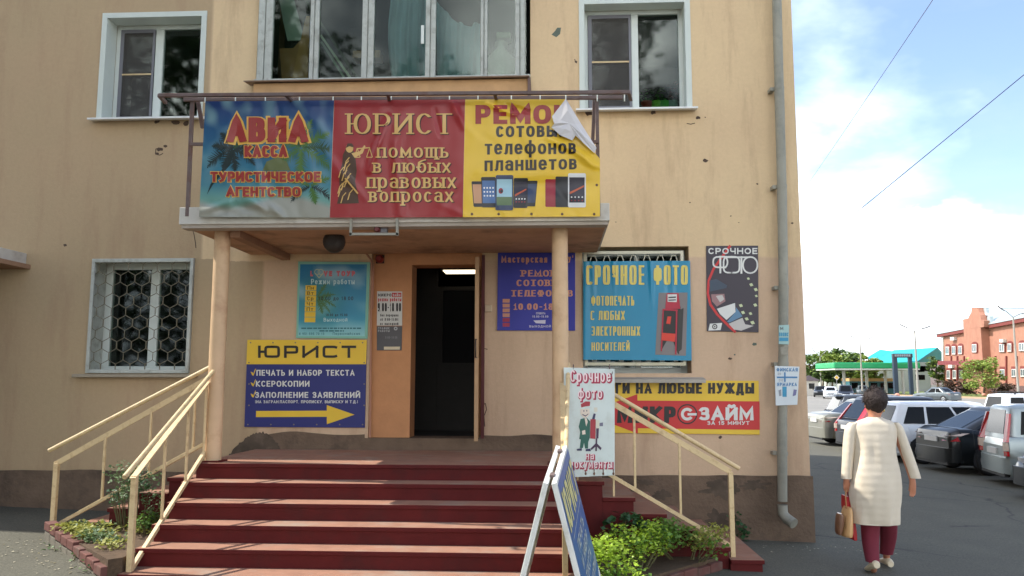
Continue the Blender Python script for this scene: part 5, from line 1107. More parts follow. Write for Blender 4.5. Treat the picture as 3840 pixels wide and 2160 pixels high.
c = PY(1425, 972, .05); s = MB(); s.loft([[c + Vector((r_ * cos(2 * pi * k / 14), y_, r_ * sin(2 * pi * k / 14))) for k in range(14)] for y_, r_ in ((.02, .05), (-.04, .05), (-.07, .03))]); s.build('dome', mat('siren_red', (120, 30, 26), .4), t)
s = MB(); s.box((c.x - .05, .05, c.z - .05), (c.x + .05, .069, c.z + .05)); s.build('base', M_dk, t)
s = MB(); s.tube([PY(x, y, -.012) for x, y in ((1262, 948), (1330, 942), (1372, 950), (1392, 975), (1396, 1040), (1392, 1150), (1390, 1300), (1388, 1640))], .012, 6); s.tube([PY(x, y, -.012) for x, y in ((1402, 985), (1400, 1060), (1398, 1160))], .008, 6)
tag(s.build('wall_cable', mat('painted_cable', (176, 128, 104), .7, .1), base=PY(1388, 1640, 0)), 'painted cable curving down the wall beside the doorway', 'cable')
t = thing('canopy_lamp', 'white lamp frame hanging from the front edge of the canopy', 'lamp', tuple(PY(1403, 885, -1.8)))
s = MB(); f_ = lambda x, y: PY(x, y, -1.82)
for a, b in (((1317, 818), (1315, 884)), ((1489, 818), (1490, 884)), ((1311, 878), (1495, 878))): s.bar(f_(*a), f_(*b), .024, .024, 0, (0, 1, 0))
s.build('frame', mat('lamp_frame', (146, 142, 128), .7, .12), t)
s = MB(); c = PY(1416, 862, -1.72); s.loft([[c + Vector((r_ * cos(2 * pi * k / 14), y_, r_ * sin(2 * pi * k / 14))) for k in range(14)] for y_, r_ in ((.06, .025), (-.02, .034), (-.05, .02))]); s.build('bulb_holder', mat('holder_red', (96, 36, 36), .5), t)
s = MB(); c = PY(1436, 860, -1.7); s.box((c.x - .03, -1.72, c.z - .03), (c.x + .04, -1.64, c.z + .05)); s.build('junction_box', M_greypl, t)

# drainpipe with brackets, posters stuck to it
t = thing('drainpipe', 'grey galvanised drainpipe running down beside the corner of the building', 'drainpipe', tuple(PY(2935, 1960, -.13)))
M_zinc = mat('zinc', (146, 144, 130), .65, .14, 3, metal=0, dirt=(112, 116, 108), dscale=4, damt=.6)
def DP(x, y): return PY(x, y, -.13)
secs = [[(2911, -60), (2922, 335)], [(2922, 335), (2932, 702)], [(2932, 702), (2938, 1080)], [(2938, 1080), (2937, 1372)], [(2937, 1340), (2933, 1600)], [(2933, 1590), (2934, 1880)]]
for i, (a, b) in enumerate(secs):
    s = MB(); pa, pb = DP(*a), DP(*b); s.tube([pa, pb], [.056, .053], 20); s.build('pipe_section', M_zinc, t)
s = MB(); s.tube([DP(2934, 1893), DP(2936, 1925), PY(2950, 1944, -.17), PY(2978, 1964, -.25)], [.054, .056, .058, .058], 18); s.build('outlet', M_zinc, t)
for px, py in ((2921, 332), (2931, 700), (2938, 1078), (2937, 1365), (2934, 1700)):
    s = MB(); c = DP(px, py); s.loft([ell(c + Vector((0, 0, z)), .060, .060, 18) for z in (-.02, .02)], cap=False); s.box((c.x - .10, -.12, c.z - .02), (c.x - .05, 0, c.z + .02)); s.build('bracket', M_zinc, t)
t, pn, fm = board('fair_poster', 'white paper poster with blue lettering taped to the drainpipe', [(2905, 1372), (2998, 1375), (2990, 1518), (2909, 1521)], mat('poster_paper', (206, 214, 216), .8, .05), -.205, .004, 'poster')
s = MB(); text(s, 'ФИНСКАЯ', fm, 2912, 2991, 1393, 1380, tv=.2, d=.003, m=0); text(s, 'ЯРМАРКА', fm, 2914, 2988, 1448, 1435, tv=.2, d=.003, m=0)
poly(s, fm, [(2913, 1412), (2990, 1412), (2990, 1418), (2913, 1418)], .003, 0); poly(s, fm, [(2940, 1396), (2946, 1396), (2946, 1432), (2940, 1432)], .0034, 0); text(s, '20', fm, 2916, 2928, 1406, 1398, tv=.16, d=.003, m=1); text(s, '20', fm, 2920, 2936, 1430, 1422, tv=.16, d=.003, m=1); poly(s, fm, [(2934, 1450), (2950, 1450), (2950, 1488), (2934, 1488)], .003, 2); poly(s, fm, [(2919, 1464), (2929, 1460), (2930, 1484), (2922, 1486)], .003, 1); poly(s, fm, [(2976, 1460), (2988, 1462), (2984, 1482), (2972, 1486)], .003, 3)
s.build('lettering', [flat('poster_blue', (60, 120, 168)), flat('poster_grey', (136, 142, 150)), flat('poster_cyan', (50, 140, 176)), flat('poster_violet', (110, 110, 150))], t, fix=False)
t, pn, fm = board('paper_sticker', 'torn pale teal paper sticker on the drainpipe above the white poster', [(2921, 1220), (2959, 1218), (2958, 1292), (2920, 1290)], mat('sticker_paper', (160, 192, 188), .8, .1), -.196, .003, 'sticker')
s = MB(); text(s, 'ВОЛОС', fm, 2922, 2956, 1261, 1247, tv=.2, d=.003, m=0); poly(s, fm, [(2922, 1266), (2956, 1266), (2956, 1279), (2922, 1279)], .003, 0); text(s, 'М', fm, 2925, 2937, 1238, 1226, tv=.2, d=.003, m=1); s.build('lettering', [flat('poster_cyan', (50, 140, 176)), F_gry], t, fix=False)
t, pn, fm = board('paper_sticker', 'grey scrap of old paper on the drainpipe just above the white poster', [(2926, 1302), (2957, 1298), (2954, 1330), (2930, 1332)], mat('old_paper', (150, 146, 132), .9, .2, 20), -.196, .003, 'sticker')
# neighbouring porch canopy at the far left
t = thing('porch_canopy', 'edge of a neighbouring white porch canopy at the far left', 'canopy', (-6.6, -.4, 3.1))
a, b = PY(-300, 930, -.9), PY(76, 968, -.9); s = MB(); s.box((-9.5, -.9, b.z + .06), (-6.52, -.0, b.z + .20)); s.build('slab', M_slab, t, bevel=.005)
s = MB(); s.box((-9.4, -.8, b.z + .005), (-6.46, -.0, b.z + .059)); s.build('beam', mat('porch_beam', (150, 118, 92), .9), t)
s = MB(); s.box((-9.4, -.75, -.2), (-6.9, -.55, b.z + .004)); s.build('side_wall', mat('porch_dark', (66, 58, 48), .9, .2), t)
# cable coil hung on the side wall and the overhead wires
t = thing('cable_coil', 'dark coil of cable sticking out beyond the corner of the building', 'cable', (XR + .1, 1.2, 2.9)); s = MB()
c = Vector((XR + .03, .9, PY(3020, 1030, .9).z)); 
for k in range(5): s.tube([c + Vector((.04 + .03 * sin(a * 3 + k), (.10 + .02 * k) * cos(a), (.17 + .012 * k) * sin(a))) for a in [2 * pi * i / 20 for i in range(21)]], .012, 6)
s.tube([c + Vector((.02, 0, -.15)), c + Vector((.05, .02, -.3)), c + Vector((.03, .0, -.42))], .01, 6); s.build('loop', M_dk, t)
def wire(label, pts, r_):
    s = MB(); P_ = []
    for (a, b) in zip(pts, pts[1:]):
        for i in range(8): u = i / 8; P_.append(a + (b - a) * u)
    P_.append(pts[-1]); n_ = len(P_) - 1; L_ = (P_[-1] - P_[0]).length
    for i, q in enumerate(P_): q.z -= 4 * (i / n_) * (1 - i / n_) * L_ * .004
    s.tube(P_, r_, 5); tag(s.build('overhead_wire', mat('wire_grey', (96, 98, 120), .6), base=P_[0]), label, 'wire', 'overhead wires')
def DZ(px, py, dist):
    d_ = ray(px, py); return CAM + d_ * (dist / d_.dot(_fw))
wire('steeper overhead wire crossing the blue sky beside the building', [DZ(3560, -130, 9), DZ(3475, 0, 12), DZ(3004, 726, 40)], .006)
wire('flatter overhead wire running from the cable coil up across the clouds', [DZ(3960, 165, 8), DZ(3840, 275, 9), c + Vector((.1, .1, .1))], .005)
wire('thin level wire far across the square above the brick building', [DZ(3000, 1135, 60), DZ(4000, 1158, 60)], .02)
# ------------------------------------------------------------------ cars
M_tyre = mat('tyre', (36, 36, 36), .85, .1, 20); M_rim = mat('alloy_rim', (170, 172, 174), .3, .05, metal=.8); M_cglass = mat('car_glass', (13, 15, 16), .1, .1, spec=.2); M_trim = mat('black_trim', (36, 36, 38), .6, .1); M_tail = mat('tail_lamp_red', (170, 22, 26), .2, .08, coat=.6); M_tailc = mat('tail_lamp_clear', (200, 180, 165), .2, .05, coat=.6); M_head = mat('head_lamp', (190, 195, 200), .15, .05, coat=.6); M_plate = mat('number_plate', (200, 200, 196), .5, .05); M_chrome = mat('chrome', (200, 200, 200), .15, .03, metal=1)
def paint(name, rgb, metal=.25, rough=.32): return mat('paint_' + name, rgb, rough, .05, 3, metal=metal, coat=.25, spec=.4, dirt=tuple(int(c * .8 + 14) for c in rgb), dscale=3, damt=.3)
def lerp(a, b, t): return a + (b - a) * t
def car(name, label, x, y, rot, pm, L=4.3, W=1.72, H=1.45, belt=.92, hood=.88, cowl=.98, wb=(0.62, -.62), a=.62, b=.25, c=-1.35, d=-1.85, trunk=None, sides=((.03, .30), (.33, .62), (.65, .93)), tails='mid', rimn=5, cat='car', group='parked cars', rack=False, spoiler=False, z=None, wheelr=.31):
    """a, b: foot and head of the windscreen; c, d: head and foot of the rear glass (metres from the middle)"""
    zg = G(x, y) if z is None else z
    t = thing(name, label, cat, (x, y, zg), group, rot); ORG[t.name] = Vector((0, 0, 0))
    hw = W / 2; nose, tail = L / 2, -L / 2; tz = trunk or belt + .02
    # lower body: sections along the length
    S_ = []
    st_ = [(tail, .42, tz * .80, .86), (tail + .04, .32, tz * .94, .93), (tail + .18, .26, tz, .98), (tail + .5, .22, tz + .01, 1.0), (d, .20, max(tz, belt) + .01, 1.0), (-.3, .19, belt + .01, 1.0), (a - .1, .19, belt, 1.0), (a + .35, .20, lerp(cowl, hood, .35) - .04, 1.0), (nose - .55, .21, hood - .03, .99), (nose - .2, .23, hood - .12, .95), (nose - .05, .28, hood - .24, .88), (nose, .38, hood - .34, .80)]
    rings = []
    for sx, zb, zt, k in st_:
        w_ = hw * k; m_ = zb + (zt - zb) * .45
        r = [(-w_ * .90, zb), (-w_ * .985, zb + .12), (-w_, m_), (-w_ * .985, m_ + (zt - m_) * .55), (-w_ * .94, zt - .03), (-w_ * .80, zt)]
        r = r + [(-p[0], p[1]) for p in r[::-1]]; rings.append([Vector((sx, p[0], p[1])) for p in r])
    s = MB(); s.loft(rings)
    # cabin with roof
    wb0, wr = hw * .93, hw * .74
    def cab(v):                                                        # plan outline at relative height v
        xf, xr = lerp(a, b, v), lerp(d, c, v); w_ = lerp(wb0, wr, v); q = .10
        return [(xf, -w_ * .72), (xf - q * .4, -w_ * .9), (xf - q * 2.2, -w_), (xr + q * 1.6, -w_), (xr + q * .3, -w_ * .92), (xr, -w_ * .75), (xr, w_ * .75), (xr + q * .3, w_ * .92), (xr + q * 1.6, w_), (xf - q * 2.2, w_), (xf - q * .4, w_ * .9), (xf, w_ * .72)]
    zb_, zr = belt - .04, H - .07
    rg = [[Vector((px_, py_, lerp(zb_, zr, v))) for px_, py_ in cab(v)] for v in (0, .35, .7, 1.0)]
    top = [Vector((p.x * .97 + (b + c) / 2 * .03, p.y * .9, H - .03)) for p in rg[-1]]; top2 = [Vector((p.x * .8 + (b + c) / 2 * .2, p.y * .55, H)) for p in rg[-1]]
    s.loft(rg + [top, top2]); s.build('body', pm, t, bevel=.012)
    # glass
    def side_pt(u, v, sg, o=.006):
        xf, xr = lerp(a, b, v) - .20, lerp(d, c, v) + .14; return Vector((lerp(xr, xf, u), sg * (lerp(wb0, wr, v) + o), lerp(zb_, zr, v)))
    for sg in (-1, 1):
        for u0, u1 in sides:
            g = MB(); n = 4
            vs = [side_pt(lerp(u0, u1, i / n), v, sg) for v in (.16, .5, .90) for i in range(n + 1)]
            g.add(vs, [(j * (n + 1) + i, j * (n + 1) + i + 1, (j + 1) * (n + 1) + i + 1, (j + 1) * (n + 1) + i) for j in range(2) for i in range(n)], 0, True); g.build('side_window', M_cglass, t)
    for x0_, x1_, nm, o in ((a, b, 'windscreen', .008), (d, c, 'rear_window', -.008)):
        g = MB(); g.add([(lerp(x0_, x1_, v) + o, sg * lerp(wb0, wr, v) * .68, lerp(zb_, zr, v) + .006) for v, sg in ((.14, -1), (.14, 1), (.93, 1), (.93, -1))], [(0, 1, 2, 3)]); g.build(nm, M_cglass, t)
    # bumpers, sills, doors seams
    for xx, nm, sg in ((tail, 'rear_bumper', -1), (nose, 'front_bumper', 1)):
        g = MB(); g.loft([[Vector((xx + sg * dx_, yy * hw, zz)) for dx_, yy in ((-.25, -.99), (-.02, -.93), (.05, -.7), (.07, 0), (.05, .7), (-.02, .93), (-.25, .99), (-.3, .5), (-.3, -.5))] for zz in (.26, .32, .52, .56)]); g.build(nm, pm if tails != 'van' else pm, t, bevel=.02)
    g = MB(); g.box((tail - .03, -hw * .8, .2), (tail + .2, hw * .8, .27)); g.box((-1.0, -hw * .985, .16), (.9, -hw * .8, .25)); g.box((-1.0, hw * .8, .16), (.9, hw * .985, .25)); g.build('underside', M_trim, t)
    g = MB()
    for sg in (-1, 1):
        for u in (.0, .62): q = lerp(d + .14, a - .2, u if u else .315); g.box((q - .004, sg * hw * 1.001, .32), (q + .004, sg * (hw * 1.001 + .003), belt - .06))
        g.box((tail + .5, sg * hw * 1.0, .50), (nose - .8, sg * (hw + .012), .545))
    g.build('side_trim', M_trim, t)
    g = MB()
    for sg in (-1, 1):
        for q in (-.45, .35): g.box((q - .09, sg * hw * .985, belt - .17), (q + .09, sg * (hw + .02), belt - .14))
    g.build('door_handle', M_trim if tails == 'van' else pm, t)
    # mirrors
    for sg in (-1, 1):
        g = MB(); g.loft([[Vector((a - .25 + .05 * cos(k) * q, sg * (hw * .93 + .10 + .09 * sin(k) * q), belt + .08 + zz)) for k in [2 * pi * i / 10 for i in range(10)]] for zz, q in ((-.06, .6), (-.03, 1), (.04, 1), (.07, .6))]); g.build('mirror', pm, t)
    # wheels
    for wx in (nose - .82, tail + .80):
        for sg in (-1, 1):
            R = wheelr; yo = sg * (hw + .006)
            g = MB(); g.add([(wx, sg * (hw + .0035), R)] + [(wx + R * 1.16 * cos(k), sg * (hw + .0035), max(.17, R + R * 1.16 * sin(k))) for k in [2 * pi * i / 24 for i in range(24)]], [(0, i + 1, (i + 1) % 24 + 1) for i in range(24)]); g.build('wheel_arch', M_trim, t, fix=False)
            g = MB(); g.loft([[Vector((wx + r_ * cos(k), yo - sg * yy, R + r_ * sin(k))) for k in [2 * pi * i / 24 for i in range(24)]] for yy, r_ in ((.18, R * .9), (.17, R), (.02, R), (-.012, R * .95), (-.012, R * .70), (.02, R * .66))]); wt = g.build('wheel', M_tyre, t)
            g = MB(); g.add([(wx, yo + sg * .004, R)] + [(wx + R * .68 * cos(k), yo - sg * .015, R + R * .68 * sin(k)) for k in [2 * pi * i / 24 for i in range(24)]], [(0, i + 1, (i + 1) % 24 + 1) for i in range(24)], 1)
            for q in range(rimn):
                k = 2 * pi * q / rimn + .3; g.bar((wx, yo + sg * .012, R), (wx + R * .64 * cos(k), yo + sg * .004, R + R * .64 * sin(k)), .075, .02, 0, (0, 1, 0))
            rr = [[Vector((wx + r_ * cos(k), yo + sg * yy, R + r_ * sin(k))) for k in [2 * pi * i / 24 for i in range(24)]] for yy, r_ in ((-.01, R * .70), (.012, R * .68), (.012, R * .60), (-.01, R * .58))]; g.loft(rr, 0, False); g.build('rim', [M_rim, M_trim], wt)
    # lamps
    for sg in (-1, 1):
        if tails == 'mid': zs = ((tz - .26, tz - .06, 0), (tz - .06 - .09, tz - .06 - .03, 1)); y0_, y1_, dx_ = .58, .955, .26
        elif tails == 'van': zs = ((.86, H - .17, 0), (.70, .85, 1), (.60, .69, 0)); y0_, y1_, dx_ = .84, .985, .06
        else: zs = ((tz - .16, H - .22, 0), (tz - .30, tz - .17, 1), (tz - .40, tz - .31, 0)); y0_, y1_, dx_ = .76, .97, .18
        g = MB()
        for z0_, z1_, m_ in zs:
            o = .012 if m_ else 0; v0, v1 = max(0, (z0_ - zb_) / (zr - zb_)), max(0, (z1_ - zb_) / (zr - zb_))
            def xo(v): return (lerp(d, c, v) if v > 0 else tail) - .03 - o
            def wo(v): return hw * y1_ if v <= 0 else min(hw * y1_, lerp(wb0, wr, v) + .015)
            P0 = [(xo(v0), sg * hw * y0_ * (wo(v0) / (hw * y1_)), z0_), (xo(v0) + dx_ * .25, sg * (wo(v0) + .012), z0_), (xo(v0) + dx_, sg * (wo(v0) + .016 + o), z0_)]
            P1 = [(xo(v1), sg * hw * y0_ * (wo(v1) / (hw * y1_)), z1_), (xo(v1) + dx_ * .25, sg * (wo(v1) + .012), z1_), (xo(v1) + dx_ * .9, sg * (wo(v1) + .016 + o), z1_)]
            ctr = [(xo(v0) + dx_, sg * hw * .6, z0_), (xo(v1) + dx_, sg * hw * .6, z1_)]
            g.add(P0 + P1 + ctr, [(0, 1, 4, 3), (1, 2, 5, 4), (0, 3, 7, 6), (2, 6, 7, 5), (3, 4, 5, 7), (0, 6, 2, 1)], m_)
        g.build('tail_light', [M_tail, M_tailc], t)
        g = MB(); g.loft([[Vector((nose - dx_ , sg * hw * yy, hood - .22 + zz)) for dx_, yy in ((.03, .45), (.06, .8), (.30, .97), (.34, .7))] for zz in (-.10, .05)]); g.build('headlight', M_head, t, bevel=.015)
    g = MB(); g.box((nose - .02, -hw * .4, hood - .34), (nose + .035, hw * .4, hood - .24)); g.build('grille', M_trim, t)
    g = MB(); zp = tz - .24 if tails != 'van' else .66; g.box((tail - .055 + (.02 if zp > .6 else -.03), -.26, zp - .055), (tail + .02, .26, zp + .055)); g.build('number_plate', M_plate, t)
    if rack:
        g = MB()
        for sg in (-1, 1): g.bar((c + .2, sg * wr * .85, H + .05), (b - .2, sg * wr * .85, H + .05), .03, .03)
        for q in (c + .4, (b + c) / 2, b - .4): g.bar((q, -wr * .85, H + .06), (q, wr * .85, H + .06), .03, .02); g.box((q - .02, -wr * .86, H - .06), (q + .02, -wr * .8, H + .06)); g.box((q - .02, wr * .8, H - .06), (q + .02, wr * .86, H + .06))
        g.build('roof_rack', M_trim, t)
    if spoiler:
        g = MB(); g.bar((c - .12, -wr * .9, H - .01), (c - .12, wr * .9, H - .01), .22, .03); g.build('spoiler', pm, t, bevel=.008)
    return t
P_black = paint('black', (20, 23, 25), .1); P_silver = paint('silver', (150, 160, 160), .45); P_white = paint('white', (205, 210, 214), 0); P_grey = paint('grey', (96, 104, 108), .4); P_navy = paint('navy', (30, 34, 44)); P_red = paint('red', (176, 30, 40), 0); P_sgrey = paint('silver_grey', (134, 134, 124), .4)
hatch = dict(a=.85, b=.2, c=-1.55, d=-2.0, sides=((.03, .28), (.31, .60), (.63, .93)))
wagon = dict(a=.85, b=.2, c=-1.85, d=-2.12, sides=((.03, .24), (.27, .58), (.61, .93)))
sedan = dict(a=.80, b=.15, c=-.95, d=-1.65, sides=((.05, .44), (.48, .93)))
car('liftback_car', 'black liftback car seen from behind, between the silver van and the white wagon', 8.45 + 2.15, 9.4, .03, P_black, L=4.3, H=1.43, trunk=.98, rimn=6, a=.8, b=.15, c=-1.0, d=-1.95, sides=((.05, .42), (.46, .93)))
car('silver_van', 'silver compact van with tall red tail lamps at the right edge', 10.55, 6.77, -.19, P_silver, L=3.9, W=1.66, H=1.56, belt=.95, tails='van', cat='van', wheelr=.30, a=.95, b=.45, c=-1.80, d=-1.92, sides=((.03, .30), (.33, .62), (.65, .93)))
car('dark_car', 'dark grey car nosing in at the bottom right corner', 7.88 + 2.2, 4.35, pi, paint('charcoal', (52, 56, 58), .3), L=4.4, **sedan)
car('white_wagon', 'white station wagon behind the walking woman', 8.15 + 2.25, 11.75, .0, P_white, L=4.5, H=1.50, **wagon)
car('dark_hatchback', 'dark hatchback with tall slanted red tail lamps left of the white wagon', 8.3 + 2.1, 14.4, .05, P_navy, L=4.2, H=1.58, tails='tall', **hatch)
car('silver_sedan', 'dull silver saloon beside the corner of the building', 8.25 + 2.2, 17.0, .04, P_sgrey, L=4.4, trunk=1.02, **sedan)
car('grey_wagon', 'dark grey wagon with a rear spoiler, farthest in the parked row', 10.2 + 2.2, 21.4, .0, paint('slate', (64, 68, 74), .3), L=4.5, H=1.52, spoiler=True, **wagon)
car('white_jeep', 'small white off roader with a roof rack behind the silver van', 15.6 + 1.9, 20.5, .0, P_white, L=3.8, H=1.58, belt=.95, rack=True, a=.8, b=.45, c=-1.7, d=-1.85, sides=((.03, .26), (.30, .60), (.64, .92)))
def far(px, py): return PZ(px, py, -.283)
q = far(3512, 1507); car('grey_sedan', 'grey saloon driving across the sunny square', q.x, q.y, rad(118), P_grey, L=4.4, trunk=1.0, group='cars on the square', z=-.283, **sedan)
for px, py, pm, lb, kw, k in ((3042, 1470, P_red, 'red car far across the square at the corner of the building', hatch, 1.4), (3078, 1488, P_black, 'small dark car far across the square next to the red car', sedan, 1.42), (3116, 1494, P_white, 'white saloon far across the square, facing the camera', sedan, 1.42), (3172, 1498, P_navy, 'dark off roader far across the square with bright headlights', wagon, 1.62), (3236, 1482, P_grey, 'grey car far across the square behind the woman\'s head', hatch, 1.45)):
    q = far(px, py); car('far_car', lb, q.x, q.y, rad(-108), pm, H=k, L=4.2, group='cars on the square', z=-.283, **kw)

# ------------------------------------------------------------------ far side of the square
def V(px, py, zc): return DZ(px, py, zc)
M_grass = mat('lawn', (96, 112, 52), .95, .3, .5, dirt=(132, 122, 70), dscale=.2, damt=.6)
M_kerb = mat('kerb', (176, 140, 116), .9, .1, 2)
lw = MB(); a0, a1, a2 = far(3330, 1484), far(3840, 1500), far(4300, 1513); back = Vector((0, 120, 0))
lw.prism([Vector((p.x, p.y, -.3)) for p in (a0, a1, a2)] + [Vector((a2.x + 90, a2.y + 60, -.3)), Vector((a2.x + 120, a2.y + 190, -.3)), Vector((a0.x, a0.y + 140, -.3))], (0, 0, .13)); struct(lw.build('lawn', M_grass))
kb = MB()
for p, q in ((a0, a1), (a1, a2), (a0 + Vector((0, 40, 0)), a0)): kb.bar(Vector((p.x, p.y, -.21)), Vector((q.x, q.y, -.21)), .25, .24)
struct(kb.build('kerb', M_kerb, bevel=.02))
hb = MB(); n = 50
for j in range(2):
    for i in range(n + 1):
        u = i / n; p = V(2600 + 2000 * u, 1430, 700 - 160 * j); hz = (14 + 16 * math.exp(-((u - .43) / .07) ** 2) + 10 * math.exp(-((u - .387) / .014) ** 2) + 8 * noise.noise(Vector((u * 14, 2, 0)))) * (1 if j == 0 else 0) - 1; hb.v.append(Vector((p.x, p.y, max(-1, hz))))
for i in range(n): hb.f.append([i, i + 1, n + 2 + i, n + 1 + i]); hb.m.append(0); hb.sm.append(True)
struct(hb.build('hills', mat('hill', (112, 98, 90), 1, .2, .02), fix=False))

def tree(name, label, px, py_base, py_top, zc, rpx, mats, n=1300, cat='tree', group=None, leaf=None, trunkfrac=.3):
    b = V(px, py_base, zc); tp = V(px, py_top, zc); h = tp.z - b.z; r = rpx * zc / FPX; t = thing(name, label, cat, tuple(b), group)
    s = MB(); tk = [b, b + Vector((.03 * h, 0, h * .25)), b + Vector((0, .02 * h, h * .55)), b + Vector((.02 * h, 0, h * .85))]; s.tube(tk, [h * .028, h * .022, h * .015, h * .006], 7)
    ends = []
    for k in range(9):
        f = .28 + .55 * k / 9; o = b + Vector((0, 0, h * f)); a = 2.4 * k; e = o + Vector((cos(a) * r * .75, sin(a) * r * .75, h * .16)); s.tube([o, (o + e) / 2 + Vector((0, 0, -.01 * h)), e], [h * .011, h * .008, h * .004], 5); ends.append(e)
    s.build('trunk', mat('bark', (92, 78, 62), .95, .2, 3), t)
    s = MB(); lf = leaf or max(.22, zc * .0028)
    cl = []
    for k in range(26):
        a = random.uniform(0, 2 * pi); f = random.uniform(trunkfrac, 1); rr = r * (1 - .55 * abs(f - .55) ** 1.3 * 1.6) * random.uniform(.25, .95); cl.append((b + Vector((cos(a) * rr, sin(a) * rr, h * f * .95)), r * random.uniform(.22, .42)))
    for k in range(n):
        c_, cr = random.choice(cl); leaves(s, c_, 1, (cr, cr, cr * .75), lf, random.choice((0, 0, 1)), .6, .45)
    s.build('crown', mats, t, fix=False); return t
TL = [mat('tree_leaf', (120, 142, 62), .6, .25, .6, trans=.2), mat('tree_leaf_pale', (150, 164, 80), .6, .25, .6, trans=.25)]; TD = [mat('tree_leaf_dark', (72, 96, 50), .6, .25, .6, trans=.15), mat('tree_leaf', (120, 142, 62), .6, .25, .6, trans=.2)]
random.seed(5)
tl = [(3040, 1460, 1338, 150, 40), (3085, 1460, 1320, 165, 38), (3120, 1460, 1335, 150, 36), (3145, 1460, 1310, 180, 26), (3180, 1460, 1335, 155, 36), (3215, 1460, 1322, 170, 34), (3250, 1460, 1340, 150, 32), (3100, 1460, 1360, 135, 34), (3165, 1460, 1365, 135, 30), (3285, 1460, 1352, 150, 22)]
kinds = ['broad tree', 'tall tree', 'round tree', 'narrow pointed tree', 'spreading tree', 'leaning tree', 'pale tree', 'low tree', 'small tree', 'young tree']
where = ['at the corner of the building', 'right of the first lamp post', 'above the far end of the filling station canopy', 'poking above the trees behind the filling station', 'behind the middle of the filling station canopy', 'beside the second lamp post', 'just left of the turquoise roof', 'below the first lamp post', 'under the filling station canopy edge', 'in front of the turquoise roof']
for (px, pb, pt, zc, r_), k, w_ in zip(tl, kinds, where): tree('leafy_tree', k + ' ' + w_, px, pb, pt - 6, zc, r_ * 1.25, TL if random.random() < .5 else TD, 2900, group='trees behind the filling station')
tree('leafy_tree', 'green tree between the turquoise roof and the brick building', 3515, 1465, 1335, 150, 34, TD, 1400)
tree('bushy_tree', 'bushy spreading tree in front of the brick building', 3690, 1475, 1350, 105, 72, TL, 2200, trunkfrac=.25, leaf=.30)
for px, pt, rp, lb in ((3560, 1428, 44, 'dark reddish hedge bush left of the spreading tree'), (3632, 1436, 40, 'low dark bush below the spreading tree'), (3760, 1440, 50, 'low dark hedge in front of the brick plinth')):
    b = V(px, 1478, 112); r = rp * 112 / FPX; t = thing('hedge_bush', lb, 'bush', tuple(b)); s = MB()
    for k in range(700): leaves(s, b + Vector((random.gauss(0, .45) * r, random.gauss(0, .4), random.random() * (V(px, pt, 112).z - b.z))), 1, (.2, .2, .2), .3, 0)
    s.build('leaves', mat('hedge_leaf', (78, 62, 50), .8, .3, 2), t, fix=False); s = MB(); s.tube([b, b + Vector((0, 0, 1.2))], [.05, .03], 5); s.build('stems', M_stem, t)

# street lamps
def lamp(px, pb, pt, zc, arms, lb):
    b, tp = V(px + (2 if px > 3400 else 0), pb, zc), V(px, pt, zc); b.x = tp.x; b.y = tp.y; t = thing('street_lamp', lb, 'street lamp', tuple(b), 'twin armed street lamps')
    s = MB(); s.tube([b, tp], [.13, .08], 8); s.build('pole', mat('lamp_pole', (150, 146, 136), .7, .1), t)
    for ax_, ay_ in arms:
        e = V(ax_, ay_, zc); s = MB(); s.tube([tp, tp + (e - tp) * .5 + Vector((0, 0, .1)), e], .045, 6); ar = s.build('arm', mat('lamp_arm', (110, 110, 110), .6), t)
        s = MB(); dd = (e - tp).normalized(); s.loft([[e + dd * u + Vector((0, .14 * q * cos(k), .09 * q * sin(k))) for k in [2 * pi * i / 8 for i in range(8)]] for u, q in ((-.5, .5), (-.2, 1), (.3, 1), (.5, .5))]); s.build('lamp_head', mat('lamp_head', (120, 122, 124), .5), ar)
lamp(3430, 1490, 1243, 85, ((3386, 1222), (3474, 1228)), 'tall twin armed street lamp in front of the turquoise roof')
lamp(3225, 1466, 1282, 115, ((3195, 1263), (3262, 1268)), 'twin armed street lamp beside the filling station canopy')
lamp(3075, 1462, 1340, 140, ((3050, 1312), (3096, 1318)), 'small far street lamp among the trees at the left')
lamp(3799, 1478, 1190, 88, ((3752, 1155), (3850, 1172)), 'twin armed street lamp in front of the brick building')

# filling station
gs = thing('filling_station', 'filling station with a flat green canopy and a low shop', 'filling station', tuple(V(3255, 1458, 125)))
M_grn = mat('canopy_green', (24, 150, 90), .5, .08, .3); zc = 125
A, Bq = V(3103, 1372, zc), V(3412, 1372, zc); th = 22 * zc / FPX
s = MB(); s.box((A.x, A.y - 3, A.z - th / 2), (Bq.x, A.y + 6, A.z + th / 2)); s.build('canopy', M_grn, gs, bevel=.15)
s = MB(); s.box((A.x + .1, A.y - 2.9, A.z - th / 2 - .18), (Bq.x - .1, A.y + 5.9, A.z - th / 2 - .004)); s.build('white_edge', M_wht_ := mat('pale_edge', (206, 210, 204), .6), gs)
for px in (3165, 3250, 3320, 3385):
    c_ = V(px, 1420, zc + 3); s = MB(); s.box((c_.x - .18, c_.y - .18, -.3), (c_.x + .18, c_.y + .18, A.z - th / 2 - .18)); s.build('column', M_wht_, gs)
c0, c1 = V(3186, 1430, zc + 5), V(3352, 1430, zc + 5); s = MB(); s.box((c0.x, c0.y, -.3), (c1.x, c0.y + 4, c0.z)); s.build('shop', mat('shop_teal', (52, 104, 112), .5, .1, .3), gs)
s = MB(); s.box((c0.x, c0.y - .05, c0.z + .02), (c1.x, c0.y + 3.9, c0.z + .5)); s.build('fascia', mat('fascia_tan', (196, 160, 106), .6, .15, .4), gs)
